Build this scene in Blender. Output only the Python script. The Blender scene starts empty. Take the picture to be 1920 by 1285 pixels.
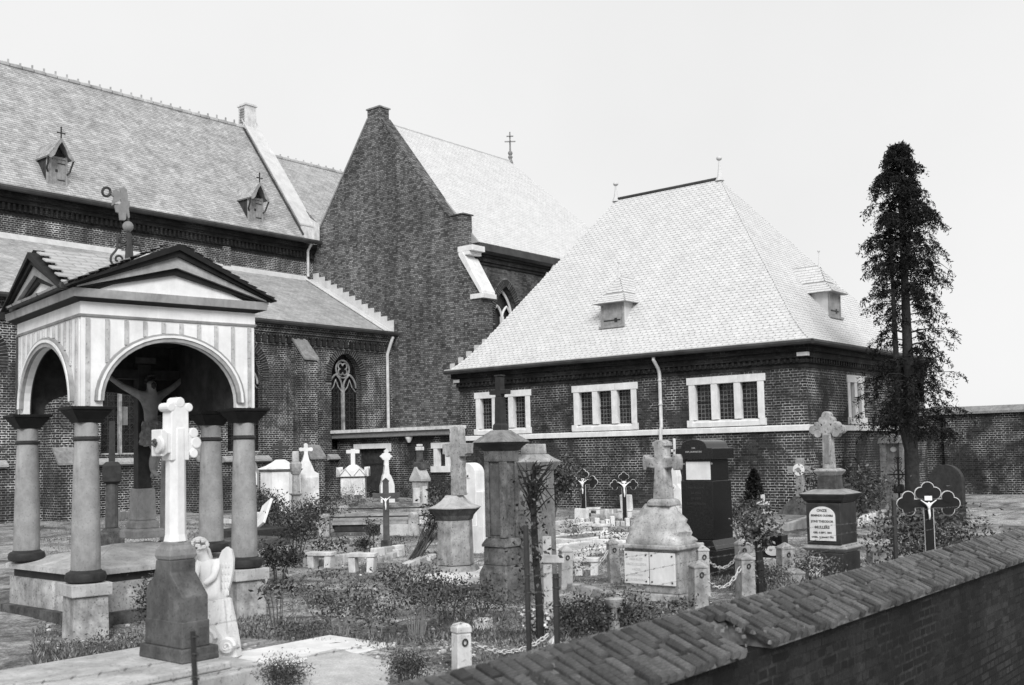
import bpy, bmesh, math, random
import numpy as np
from mathutils import Vector, Matrix
R = math.radians
random.seed(7)
SC = bpy.context.scene
COL = SC.collection

# ---------------------------------------------------------------- camera
# Measured view: x of the world runs along the nave, y away from the street wall, z up; the lens is the origin, 1.5 m up.
F, CX, CY, EYE = 1997.29, 917.0, 720.0, 1.5
YAW, PIT, ROL = R(40.26714), R(3.70657), R(-1.18204)
_fw = Vector((math.cos(YAW)*math.cos(PIT), math.sin(YAW)*math.cos(PIT), math.sin(PIT)))
_r0 = Vector((math.sin(YAW), -math.cos(YAW), 0.0))
_u0 = _r0.cross(_fw)
_rt = math.cos(ROL)*_r0 + math.sin(ROL)*_u0
_up = -math.sin(ROL)*_r0 + math.cos(ROL)*_u0
cam = bpy.data.cameras.new('camera')
cam.sensor_width = 36.0
cam.lens = F/1920*36.0
cam.shift_x = (960-CX)/1920
cam.shift_y = (CY-642.5)/1920
cam.clip_start = 0.05
cam.clip_end = 3000
cam.dof.use_dof = True
cam.dof.focus_distance = 17.0
cam.dof.aperture_fstop = 3.8
camo = bpy.data.objects.new('camera', cam)
COL.objects.link(camo)
camo.matrix_world = Matrix(((_rt.x, _up.x, -_fw.x, 0), (_rt.y, _up.y, -_fw.y, 0), (_rt.z, _up.z, -_fw.z, EYE), (0, 0, 0, 1)))
SC.camera = camo

# ---------------------------------------------------------------- sky and sun (overcast, black and white)
SUN_EL, SUN_AZ = R(37), Vector((-0.75, -0.80, 0)).normalized()
wd = bpy.data.worlds.new('World'); SC.world = wd; wd.use_nodes = True
nt = wd.node_tree; nt.nodes.clear()
out = nt.nodes.new('ShaderNodeOutputWorld'); bg = nt.nodes.new('ShaderNodeBackground')
sky = nt.nodes.new('ShaderNodeTexSky'); sky.sky_type = 'NISHITA'; sky.sun_disc = False
sky.sun_elevation = SUN_EL; sky.sun_rotation = math.atan2(SUN_AZ.x, SUN_AZ.y) % (2*math.pi)
bw = nt.nodes.new('ShaderNodeRGBToBW')
tc = nt.nodes.new('ShaderNodeTexCoord')
cl = nt.nodes.new('ShaderNodeTexNoise'); cl.inputs['Scale'].default_value = 1.6; cl.inputs['Detail'].default_value = 8
cr = nt.nodes.new('ShaderNodeMapRange')
cr.inputs['From Min'].default_value = 0.3; cr.inputs['From Max'].default_value = 0.7
cr.inputs['To Min'].default_value = 6.0; cr.inputs['To Max'].default_value = 6.75
mx = nt.nodes.new('ShaderNodeMix'); mx.data_type = 'FLOAT'; mx.inputs[0].default_value = 0.94   # the cloud layer hides most of the blue
nt.links.new(sky.outputs[0], bw.inputs[0]); nt.links.new(tc.outputs['Generated'], cl.inputs['Vector'])
nt.links.new(cl.outputs['Fac'], cr.inputs['Value'])
nt.links.new(bw.outputs[0], mx.inputs[2]); nt.links.new(cr.outputs[0], mx.inputs[3])
nt.links.new(mx.outputs[0], bg.inputs['Color']); bg.inputs['Strength'].default_value = 0.1
nt.links.new(bg.outputs[0], out.inputs[0])
sl = bpy.data.lights.new('sun', 'SUN'); sl.energy = 2.2; sl.angle = R(26); sl.color = (1, 1, 1)
so = bpy.data.objects.new('sun', sl); COL.objects.link(so); so.location = (0, -20, 40)
_d = -(SUN_AZ*math.cos(SUN_EL) + Vector((0, 0, math.sin(SUN_EL))))
so.rotation_euler = _d.to_track_quat('-Z', 'Y').to_euler()
vs = SC.view_settings; vs.view_transform = 'Standard'; vs.look = 'None'; vs.gamma = 1; vs.exposure = 0.5; vs.use_curve_mapping = False

# ---------------------------------------------------------------- measuring helpers (photo pixels -> metres in the place)
def ray(u, v):
    return _rt*((u-CX)/F) - _up*((v-CY)/F) + _fw
def onX(u, v, x):
    d = ray(u, v); return Vector((0, 0, EYE)) + d*(x/d.x)
def onY(u, v, y):
    d = ray(u, v); return Vector((0, 0, EYE)) + d*(y/d.y)
def onZ(u, v, z=0.0):
    d = ray(u, v); return Vector((0, 0, EYE)) + d*((z-EYE)/d.z)
def hgt(p, v):
    """height on the upright through p that is seen at photo row v"""
    q = Vector((p[0], p[1], -EYE))
    a, b = -_up.dot(q), -_up.z; c, e = _fw.dot(q), _fw.z
    t = (v-CY)/F
    return (t*c-a)/(b-t*e)
def gz(x, y):
    h = 0.025*math.sin(x*1.3+0.6)*math.cos(y*1.1) + 0.02*math.sin(x*2.7+y*1.9)
    h += 0.30*math.exp(-((x-21.2)**2/5.0+(y-22.2)**2/4.0))
    return h

# ---------------------------------------------------------------- objects
def link(o, parent=None):
    COL.objects.link(o)
    if parent is not None: o.parent = parent
    return o
def tag(o, label=None, cat=None, group=None, kind=None):
    if label: o['label'] = label
    if cat: o['category'] = cat
    if group: o['group'] = group
    if kind: o['kind'] = kind
    return o
def empty(name, loc=(0, 0, 0), rz=0.0, label=None, cat=None, group=None):
    o = bpy.data.objects.new(name, None); o.empty_display_size = 0.2
    o.location = loc; o.rotation_euler = (0, 0, rz)
    link(o); return tag(o, label, cat, group)
def copy_tree(o, parent=None):
    c = o.copy(); link(c)
    c.parent = parent
    for ch in list(o.children): copy_tree(ch, c)
    return c

class MB:
    """collects shapes and links them as ONE mesh object"""
    def __init__(s): s.v = []; s.f = []; s.M = None
    def add(s, vs, fs):
        n = len(s.v)
        if s.M is not None: vs = [tuple(s.M @ Vector(p)) for p in vs]
        s.v += [tuple(p) for p in vs]; s.f += [tuple(i+n for i in f) for f in fs]
        return s
    def box(s, x0, x1, y0, y1, z0, z1, tx=0.0, ty=0.0):
        vs = [(x0, y0, z0), (x1, y0, z0), (x1, y1, z0), (x0, y1, z0), (x0+tx, y0+ty, z1), (x1-tx, y0+ty, z1), (x1-tx, y1-ty, z1), (x0+tx, y1-ty, z1)]
        return s.add(vs, [(0, 3, 2, 1), (4, 5, 6, 7), (0, 1, 5, 4), (1, 2, 6, 5), (2, 3, 7, 6), (3, 0, 4, 7)])
    def cbox(s, c, sz, rz=0):
        M0 = s.M; T = Matrix.Translation(c) @ Matrix.Rotation(rz, 4, 'Z')
        s.M = T if M0 is None else M0 @ T
        s.box(-sz[0]/2, sz[0]/2, -sz[1]/2, sz[1]/2, -sz[2]/2, sz[2]/2); s.M = M0; return s
    def prism(s, poly, a0, a1, axis='y', grow=0.0):
        """poly in (x,z) extruded over y, or (y,z) over x, or (x,y) over z"""
        f = {'y': lambda p, a: (p[0], a, p[1]), 'x': lambda p, a: (a, p[0], p[1]), 'z': lambda p, a: (p[0], p[1], a)}[axis]
        n = len(poly)
        vs = [f(p, a0) for p in poly]+[f(p, a1) for p in poly]
        fs = [tuple(range(n)), tuple(range(2*n-1, n-1, -1))]+[(i, i+n, (i+1) % n+n, (i+1) % n) for i in range(n)]
        return s.add(vs, fs)
    def lathe(s, prof, n=16, c=(0, 0), rot=0.0, sx=1.0, sy=1.0):
        vs = []; fs = []
        for r, z in prof:
            for i in range(n):
                a = rot+2*math.pi*i/n
                vs.append((c[0]+sx*r*math.cos(a), c[1]+sy*r*math.sin(a), z))
        for j in range(len(prof)-1):
            for i in range(n):
                k = (i+1) % n
                fs.append((j*n+i, j*n+k, (j+1)*n+k, (j+1)*n+i))
        fs.append(tuple(range(n-1, -1, -1))); m = (len(prof)-1)*n; fs.append(tuple(range(m, m+n)))
        return s.add(vs, fs)
    def sq(s, prof, c=(0, 0), asp=1.0, rot=0.0):
        """square (or oblong) stack of (half-width, z)"""
        vs = []; fs = []
        for r, z in prof:
            for a, b in ((-1, -1), (1, -1), (1, 1), (-1, 1)):
                x, y = a*r, b*r*asp
                vs.append((c[0]+x*math.cos(rot)-y*math.sin(rot), c[1]+x*math.sin(rot)+y*math.cos(rot), z))
        for j in range(len(prof)-1):
            for i in range(4):
                k = (i+1) % 4
                fs.append((j*4+i, j*4+k, j*4+4+k, j*4+4+i))
        fs.append((3, 2, 1, 0)); m = len(prof)*4-4; fs.append((m, m+1, m+2, m+3))
        return s.add(vs, fs)
    def tube(s, pts, r, n=6, closed=False):
        pts = [Vector(p) for p in pts]; m = len(pts)
        rr = r if isinstance(r, (list, tuple)) else [r]*m
        vs = []; fs = []
        pn = None
        for i, p in enumerate(pts):
            if closed: t = pts[(i+1) % m]-pts[i-1]
            else: t = pts[min(i+1, m-1)]-pts[max(i-1, 0)]
            t = t.normalized() if t.length > 1e-9 else Vector((0, 0, 1))
            if pn is None: pn = t.orthogonal().normalized()
            else:
                pn = pn-t*pn.dot(t); pn = pn.normalized() if pn.length > 1e-6 else t.orthogonal().normalized()
            b = t.cross(pn)
            for k in range(n):
                a = 2*math.pi*k/n
                vs.append(p+(pn*math.cos(a)+b*math.sin(a))*rr[i])
        for i in range(m if closed else m-1):
            for k in range(n):
                q = (k+1) % n; i2 = (i+1) % m
                fs.append((i*n+k, i*n+q, i2*n+q, i2*n+k))
        if not closed:
            fs.append(tuple(range(n-1, -1, -1))); fs.append(tuple(range((m-1)*n, m*n)))
        return s.add(vs, fs)
    def ball(s, c, r, n=12, sc=(1, 1, 1)):
        m = n//2; vs = [(c[0], c[1], c[2]-r*sc[2])]; fs = []
        for j in range(1, m):
            a = -math.pi/2+math.pi*j/m
            for i in range(n):
                b = 2*math.pi*i/n
                vs.append((c[0]+r*sc[0]*math.cos(a)*math.cos(b), c[1]+r*sc[1]*math.cos(a)*math.sin(b), c[2]+r*sc[2]*math.sin(a)))
        vs.append((c[0], c[1], c[2]+r*sc[2]))
        for i in range(n):
            k = (i+1) % n
            fs.append((0, 1+k, 1+i))
            for j in range(m-2): fs.append((1+j*n+i, 1+j*n+k, 1+(j+1)*n+k, 1+(j+1)*n+i))
            fs.append((len(vs)-1, 1+(m-2)*n+i, 1+(m-2)*n+k))
        return s.add(vs, fs)
    def wall(s, outer, holes, plane, c0, c1):
        """sheet of thickness c0..c1 with holes; outlines in (a,z), plane 'x' (a=y) or 'y' (a=x)"""
        f = (lambda a, z, c: (c, a, z)) if plane == 'x' else (lambda a, z, c: (a, c, z))
        bm = bmesh.new(); loops = [outer]+holes
        for c in (c0, c1):
            es = []
            for L in loops:
                vv = [bm.verts.new(f(a, z, c)) for a, z in L]
                es += [bm.edges.new((vv[i], vv[(i+1) % len(vv)])) for i in range(len(vv))]
            bmesh.ops.triangle_fill(bm, use_beauty=True, use_dissolve=False, edges=es)
        bm.verts.index_update()
        vs = [tuple(v.co) for v in bm.verts]; fs = [tuple(v.index for v in q.verts) for q in bm.faces]
        bm.free()
        n = sum(len(L) for L in loops); o = 0
        for L in loops:
            m = len(L)
            for i in range(m):
                k = (i+1) % m; fs.append((o+i, o+k, o+k+n, o+i+n))
            o += m
        return s.add(vs, fs)
    def build(s, name, mat, parent=None, smooth=False, bevel=0.0, fix=True, label=None, kind=None, seg=2):
        me = bpy.data.meshes.new(name)
        me.from_pydata(s.v, [], s.f)
        if fix:
            bm = bmesh.new(); bm.from_mesh(me)
            bmesh.ops.recalc_face_normals(bm, faces=bm.faces); bm.to_mesh(me); bm.free()
        if smooth:
            me.polygons.foreach_set('use_smooth', [True]*len(me.polygons))
            try: me.set_sharp_from_angle(angle=R(40))
            except Exception: pass
        me.materials.append(mat)
        o = bpy.data.objects.new(name, me); link(o, parent)
        if bevel:
            b = o.modifiers.new('bevel', 'BEVEL'); b.width = bevel; b.segments = seg; b.limit_method = 'ANGLE'; b.angle_limit = R(35)
        if label: o['label'] = label
        if kind: o['kind'] = kind
        return o

# ---------------------------------------------------------------- materials: greys only, the photograph has no colour
def newmat(name):
    m = bpy.data.materials.new(name); m.use_nodes = True
    t = m.node_tree; t.nodes.clear()
    o = t.nodes.new('ShaderNodeOutputMaterial'); p = t.nodes.new('ShaderNodeBsdfPrincipled')
    t.links.new(p.outputs[0], o.inputs[0]); p.inputs['Specular IOR Level'].default_value = 0.3
    return m, t, p
def nd(t, kind, **kw):
    n = t.nodes.new(kind)
    for k, v in kw.items():
        if hasattr(n, k): setattr(n, k, v)
    return n
def noise(t, co, scale, detail=4, rough=0.6, dist=0.0):
    n = t.nodes.new('ShaderNodeTexNoise'); n.inputs['Scale'].default_value = scale; n.inputs['Detail'].default_value = detail
    n.inputs['Roughness'].default_value = rough; n.inputs['Distortion'].default_value = dist
    if co is not None: t.links.new(co, n.inputs['Vector'])
    return n.outputs['Fac']
def rng(t, x, a, b, c, d):
    n = t.nodes.new('ShaderNodeMapRange'); n.clamp = True
    for k, v in zip(('From Min', 'From Max', 'To Min', 'To Max'), (a, b, c, d)): n.inputs[k].default_value = v
    t.links.new(x, n.inputs['Value']); return n.outputs[0]
def mth(t, op, a, b=None):
    n = t.nodes.new('ShaderNodeMath'); n.operation = op
    for i, x in enumerate((a, b)):
        if x is None: continue
        if isinstance(x, (int, float)): n.inputs[i].default_value = x
        else: t.links.new(x, n.inputs[i])
    return n.outputs[0]
def mixf(t, fac, a, b):
    n = t.nodes.new('ShaderNodeMix'); n.data_type = 'FLOAT'
    for i, x in ((0, fac), (2, a), (3, b)):
        if isinstance(x, (int, float)): n.inputs[i].default_value = x
        else: t.links.new(x, n.inputs[i])
    return n.outputs[0]
def bump(t, p, h, strength, dist):
    b = t.nodes.new('ShaderNodeBump'); b.inputs['Strength'].default_value = strength; b.inputs['Distance'].default_value = dist
    t.links.new(h, b.inputs['Height']); t.links.new(b.outputs[0], p.inputs['Normal'])
def objco(t):
    return t.nodes.new('ShaderNodeTexCoord').outputs['Object']
def stretch(t, co, sx, sy, sz):
    n = t.nodes.new('ShaderNodeMapping'); n.inputs['Scale'].default_value = (sx, sy, sz); t.links.new(co, n.inputs['Vector']); return n.outputs[0]

def stone(name, lo, hi, scale=6.0, streak=0.0, rough=0.8, bmp=0.25, island=0.0, objrand=0.0, spots=0.0, spec=0.3):
    """mottled stone, plaster, wood or metal: lo..hi grey with stains, rain streaks, lichen spots"""
    m, t, p = newmat(name); co = objco(t)
    a = noise(t, co, scale, 6, 0.65)
    v = rng(t, a, 0.3, 0.7, lo, hi)
    if streak:
        s = noise(t, stretch(t, co, 5, 5, 0.9), 1.3, 8, 0.7, 0.8)
        v = mth(t, 'MULTIPLY', v, rng(t, s, 0.30, 0.66, 1.0-streak*0.75, 1.05))
        s2 = noise(t, co, 2.3, 7, 0.72, 0.5)
        v = mth(t, 'MULTIPLY', v, rng(t, s2, 0.36, 0.6, 1.0-streak*0.8, 1.05))
    if spots:
        s = noise(t, co, 45, 2, 0.5)
        v = mth(t, 'MULTIPLY', v, rng(t, s, 0.60, 0.68, 1.0, 1.0-spots))
    if island:
        g = t.nodes.new('ShaderNodeNewGeometry')
        v = mth(t, 'MULTIPLY', v, rng(t, g.outputs['Random Per Island'], 0, 1, 1-island, 1+island))
    if objrand:
        g = t.nodes.new('ShaderNodeObjectInfo')
        v = mth(t, 'MULTIPLY', v, rng(t, g.outputs['Random'], 0, 1, 1-objrand, 1+objrand))
    t.links.new(v, p.inputs['Base Color']); p.inputs['Roughness'].default_value = rough
    p.inputs['Specular IOR Level'].default_value = spec
    if bmp: bump(t, p, noise(t, co, scale*7, 5, 0.7), bmp, 0.01)
    return m

def brickmat(name, c1, c2, mortar_lo, mortar_hi, w=0.22, h=0.062, mort=0.010, blotch=0.5, gap=1.0, wob=0.004):
    m, t, p = newmat(name); co = objco(t)
    sx = t.nodes.new('ShaderNodeSeparateXYZ'); t.links.new(co, sx.inputs[0])
    u = mth(t, 'ADD', sx.outputs[0], sx.outputs[1])
    n1 = noise(t, co, 3.0, 2); z = mth(t, 'ADD', sx.outputs[2], rng(t, n1, 0.3, 0.7, -wob, wob))
    cx = t.nodes.new('ShaderNodeCombineXYZ'); t.links.new(u, cx.inputs[0]); t.links.new(z, cx.inputs[1])
    b = t.nodes.new('ShaderNodeTexBrick')
    b.offset = 0.5; b.offset_frequency = 2; b.squash = 0.5; b.squash_frequency = 2
    for k, val in (('Scale', 1.0), ('Brick Width', w), ('Row Height', h), ('Mortar Size', mort), ('Mortar Smooth', 0.25), ('Bias', 0.0)):
        b.inputs[k].default_value = val
    b.inputs['Color1'].default_value = (0, 0, 0, 1); b.inputs['Color2'].default_value = (1, 1, 1, 1); b.inputs['Mortar'].default_value = (0.5, 0.5, 0.5, 1)
    t.links.new(cx.outputs[0], b.inputs['Vector'])
    bwn = t.nodes.new('ShaderNodeRGBToBW'); t.links.new(b.outputs['Color'], bwn.inputs[0])
    body = rng(t, bwn.outputs[0], 0, 1, c1, c2)
    fine = noise(t, co, 60, 3, 0.6); body = mth(t, 'MULTIPLY', body, rng(t, fine, 0.3, 0.7, 0.6, 1.4))
    big = noise(t, co, 0.55, 5, 0.65, 0.4); body = mth(t, 'MULTIPLY', body, rng(t, big, 0.35, 0.65, 1-blotch, 1+blotch))
    pick = noise(t, co, 1.1, 6, 0.7, 0.6)
    mo = rng(t, pick, 0.44, 0.62, mortar_lo, mortar_hi)
    br = noise(t, co, 26, 3, 0.6); mo = mth(t, 'MULTIPLY', mo, rng(t, br, 0.36, 0.6, 0.35, 1.15))
    fac = mth(t, 'MULTIPLY', b.outputs['Fac'], gap)
    v = mixf(t, fac, body, mo)
    st = noise(t, stretch(t, co, 1.6, 1.6, 0.28), 1.0, 7, 0.72, 0.6)   # soot runs and damp
    v = mth(t, 'MULTIPLY', v, rng(t, st, 0.34, 0.62, 0.55, 1.2))
    t.links.new(v, p.inputs['Base Color']); p.inputs['Roughness'].default_value = 0.85
    hh = mth(t, 'SUBTRACT', mth(t, 'MULTIPLY', fine, 0.4), b.outputs['Fac'])
    bump(t, p, hh, 0.5, 0.012)
    return m

def leafmat(name, lo, hi, rough=0.45, spec=0.5):
    m, t, p = newmat(name)
    g = t.nodes.new('ShaderNodeNewGeometry')
    v = rng(t, g.outputs['Random Per Island'], 0, 1, 0, 1)
    v = mth(t, 'POWER', v, 2.2); v = rng(t, v, 0, 1, lo, hi)
    t.links.new(v, p.inputs['Base Color']); p.inputs['Roughness'].default_value = rough; p.inputs['Specular IOR Level'].default_value = spec
    return m
def flat(name, v, rough=0.5, metal=0.0, spec=0.4):
    m, t, p = newmat(name); p.inputs['Base Color'].default_value = (v, v, v, 1)
    p.inputs['Roughness'].default_value = rough; p.inputs['Metallic'].default_value = metal; p.inputs['Specular IOR Level'].default_value = spec
    return m
def glassmat(name, v=0.012):
    m, t, p = newmat(name); co = objco(t)
    t.links.new(rng(t, noise(t, co, 9, 2), 0.35, 0.65, v*0.4, v*1.8), p.inputs['Base Color'])
    p.inputs['Roughness'].default_value = 0.25; p.inputs['Specular IOR Level'].default_value = 0.35
    bump(t, p, noise(t, co, 14, 2), 0.6, 0.01)
    return m

M = dict(
    brick_nave=brickmat('brick_nave', 0.016, 0.042, 0.22, 0.66, blotch=.25, mort=0.0115),
    brick_aisle=brickmat('brick_aisle', 0.014, 0.042, 0.16, 0.60, blotch=.25, mort=0.0105),
    brick_sac=brickmat('brick_sac', 0.014, 0.044, 0.06, 0.52, blotch=.3, mort=0.0085),
    brick_gable=brickmat('brick_gable', 0.055, 0.23, 0.03, 0.08, mort=0.009, w=0.20, h=0.062, blotch=0.2),
    brick_dark=brickmat('brick_dark', 0.008, 0.024, 0.008, 0.08, mort=0.008),
    slate=stone('slate', 0.54, 0.63, 2.5, 0.0, 0.6, 0.1, island=0.05, spec=0.3),
    slate_under=flat('slate_under', 0.30, 0.8),
    tile=stone('tile', 0.34, 0.52, 1.6, 0.22, 0.75, 0.2, island=0.18, objrand=0.12),
    tile_aisle=stone('tile_aisle', 0.36, 0.50, 1.6, 0.2, 0.75, 0.2, island=0.12),
    tile_under=flat('tile_under', 0.16, 0.9),
    zinc=stone('zinc', 0.50, 0.62, 3, 0.12, 0.5, 0.1),
    gutter=stone('gutter', 0.025, 0.06, 3, 0.1, 0.6, 0.1),
    pipe=stone('pipe', 0.50, 0.72, 5, 0.25, 0.55, 0.1),
    white=stone('white_stone', 0.66, 0.79, 5, 0.16, 0.8, 0.2),
    white_old=stone('white_stone_weathered', 0.62, 0.84, 5, 0.35, 0.85, 0.35, spots=0.3),
    limestone=stone('limestone', 0.32, 0.64, 7, 0.62, 0.9, 0.5, spots=0.5),
    grey_stone=stone('grey_stone', 0.20, 0.34, 9, 0.35, 0.85, 0.4, spots=0.2),
    dark_stone=stone('dark_stone', 0.05, 0.19, 7, 0.7, 0.9, 0.7, spots=0.45),
    pedestal=stone('pedestal_stone', 0.07, 0.19, 6, 0.5, 0.85, 0.4, spots=0.3),
    black_granite=stone('black_granite', 0.008, 0.018, 40, 0, 0.18, 0.0, spec=0.5),
    charcoal_stone=stone('charcoal_stone', 0.018, 0.045, 12, 0.3, 0.6, 0.25),
    slab=stone('slab_stone', 0.36, 0.58, 5, 0.3, 0.8, 0.4, spots=0.35),
    paint_white=stone('white_paint', 0.70, 0.82, 4, 0.14, 0.6, 0.15),
    paint_grey=stone('grey_paint', 0.30, 0.44, 5, 0.4, 0.6, 0.15),
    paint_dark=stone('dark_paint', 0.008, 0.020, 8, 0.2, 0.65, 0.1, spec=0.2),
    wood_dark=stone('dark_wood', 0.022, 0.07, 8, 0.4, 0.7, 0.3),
    wood_grey=stone('grey_wood', 0.26, 0.42, 8, 0.4, 0.75, 0.3),
    wood_light=stone('light_wood', 0.50, 0.68, 8, 0.3, 0.75, 0.3),
    iron=stone('iron', 0.012, 0.03, 20, 0, 0.55, 0.15, spec=0.5),
    iron_grey=stone('iron_grey', 0.16, 0.26, 14, 0.1, 0.6, 0.1),
    rust_chain=stone('chain_metal', 0.40, 0.62, 30, 0, 0.6, 0.2),
    glass=glassmat('old_glass'), glass_lit=stone('clear_glass_pane', 0.14, 0.26, 5, 0.2, 0.4, 0.1),
    lead=flat('lead', 0.20, 0.6),
    white_metal=flat('white_enamel', 0.82, 0.4),
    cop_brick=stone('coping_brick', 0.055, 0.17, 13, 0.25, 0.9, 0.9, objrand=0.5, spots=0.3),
    mortar=stone('old_mortar', 0.03, 0.24, 11, 0, 0.95, 0.6),
    wall_dark=stone('dark_wall', 0.006, 0.034, 1.6, 0.3, 0.8, 0.6),
    bark=stone('bark', 0.018, 0.05, 14, 0.3, 0.95, 0.8),
    twig=stone('twig', 0.05, 0.13, 10, 0, 0.9, 0.2),
    pale_twig=stone('pale_twig', 0.20, 0.38, 10, 0, 0.9, 0.2),
    leaf=leafmat('leaf_dark', 0.010, 0.125), leaf_mid=leafmat('leaf_mid', 0.025, 0.24), leaf_gloss=leafmat('leaf_gloss', 0.02, 0.16, 0.25, 0.6),
    needle=leafmat('needle', 0.006, 0.028, 0.7, 0.2),
    grassb=leafmat('grass_blade', 0.04, 0.34, 0.6, 0.3),
    litter=leafmat('litter', 0.06, 0.62, 0.8, 0.2),
    wreath=leafmat('white_wreath', 0.5, 0.85, 0.7, 0.2),
    ink=flat('ink', 0.05, 0.7), gilt=flat('pale_letter', 0.42, 0.6),
)
def groundmat():
    m, t, p = newmat('earth'); co = objco(t)
    a = noise(t, co, 0.7, 8, 0.7, 0.5); b = noise(t, co, 6.0, 6, 0.7); c = noise(t, co, 38, 4, 0.7)
    v = rng(t, a, 0.40, 0.58, 0.10, 0.44)
    v = mth(t, 'MULTIPLY', v, rng(t, b, 0.35, 0.65, 0.5, 1.35)); v = mth(t, 'MULTIPLY', v, rng(t, c, 0.35, 0.65, 0.4, 1.4))
    t.links.new(v, p.inputs['Base Color']); p.inputs['Roughness'].default_value = 0.95
    bump(t, p, mth(t, 'ADD', b, c), 0.7, 0.03); return m
def pathmat():
    m, t, p = newmat('sand_path'); co = objco(t)
    b = noise(t, co, 5.0, 6, 0.7); c = noise(t, co, 70, 4, 0.7)
    v = rng(t, b, 0.35, 0.65, 0.40, 0.58); v = mth(t, 'MULTIPLY', v, rng(t, c, 0.35, 0.65, 0.75, 1.15))
    t.links.new(v, p.inputs['Base Color']); p.inputs['Roughness'].default_value = 0.95
    bump(t, p, c, 0.5, 0.01); return m
M['wall_brick_dark'] = brickmat('dark_wall_brick', 0.004, 0.022, 0.004, 0.035, mort=0.010, blotch=0.7)  # near-black brick for the body of the churchyard wall
M['earth'] = groundmat(); M['sand'] = pathmat()

def text(s, size, mat, parent, loc, rot=(R(90), 0, 0), name='inscription', bold=0.0, space=1.0):
    c = bpy.data.curves.new(name, 'FONT'); c.body = s; c.size = size; c.align_x = 'CENTER'; c.align_y = 'CENTER'
    c.extrude = 0.001; c.offset = bold; c.space_character = space; c.resolution_u = 2
    c.materials.append(mat)
    tmp = bpy.data.objects.new(name, c); COL.objects.link(tmp)
    dg = bpy.context.evaluated_depsgraph_get()
    me = bpy.data.meshes.new_from_object(tmp.evaluated_get(dg)); me.name = name
    bpy.data.objects.remove(tmp); bpy.data.curves.remove(c)
    o = bpy.data.objects.new(name, me); o.location = loc; o.rotation_euler = rot
    return link(o, parent)
# ================================================================ setting: ground
def ground():
    xs = sorted(set([-400, -150, -60, -25, -10] + [round(-4+0.35*i, 3) for i in range(125)] + [44, 60, 90, 150, 300, 700]))
    ys = sorted(set([3.1] + [round(3.1+0.35*i, 3) for i in range(70)] + [30, 45, 80, 150, 300, 700]))
    vs = []; fs = []
    for y in ys:
        for x in xs:
            z = gz(x, y) if (-4 < x < 42 and 3.2 < y < 27) else 0.0
            vs.append((x, y, z))
    n = len(xs)
    for j in range(len(ys)-1):
        for i in range(n-1): fs.append((j*n+i, j*n+i+1, (j+1)*n+i+1, (j+1)*n+i))
    me = bpy.data.meshes.new('ground'); me.from_pydata(vs, [], fs); me.materials.append(M['earth'])
    me.polygons.foreach_set('use_smooth', [True]*len(me.polygons))
    link(tag(bpy.data.objects.new('ground', me), kind='structure'))
    b = MB(); b.add([(-400, -500, -1.3), (700, -500, -1.3), (700, 3.0, -1.3), (-400, 3.0, -1.3)], [(0, 1, 2, 3)])
    tag(b.build('street', M['grey_stone'], fix=False), kind='structure')
ground()
def sand_path():
    px = [(560, 1222), (640, 1203), (668, 1206), (716, 1228), (742, 1240), (735, 1285), (740, 1420), (430, 1420), (455, 1300), (500, 1262), (540, 1240)]
    pts = [onZ(u, v, 0.0) for u, v in px]
    c = sum(pts, Vector())/len(pts); ring = []
    for i, p in enumerate(pts):
        q = pts[(i+1) % len(pts)]
        for k in range(5):
            w = p.lerp(q, k/5); ring.append(w+(w-c).normalized()*random.uniform(-.03, .03))
    b = MB(); n = len(ring); z = 0.055
    b.add([(c.x, c.y, z)]+[((r.x+c.x)/2, (r.y+c.y)/2, z) for r in ring]+[(r.x, r.y, 0.0) for r in ring],
          [(0, 1+i, 1+(i+1) % n) for i in range(n)]+[(1+i, 1+n+i, 1+n+(i+1) % n, 1+(i+1) % n) for i in range(n)])
    tag(b.build('path', M['sand'], smooth=True), kind='structure')
sand_path()

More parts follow.
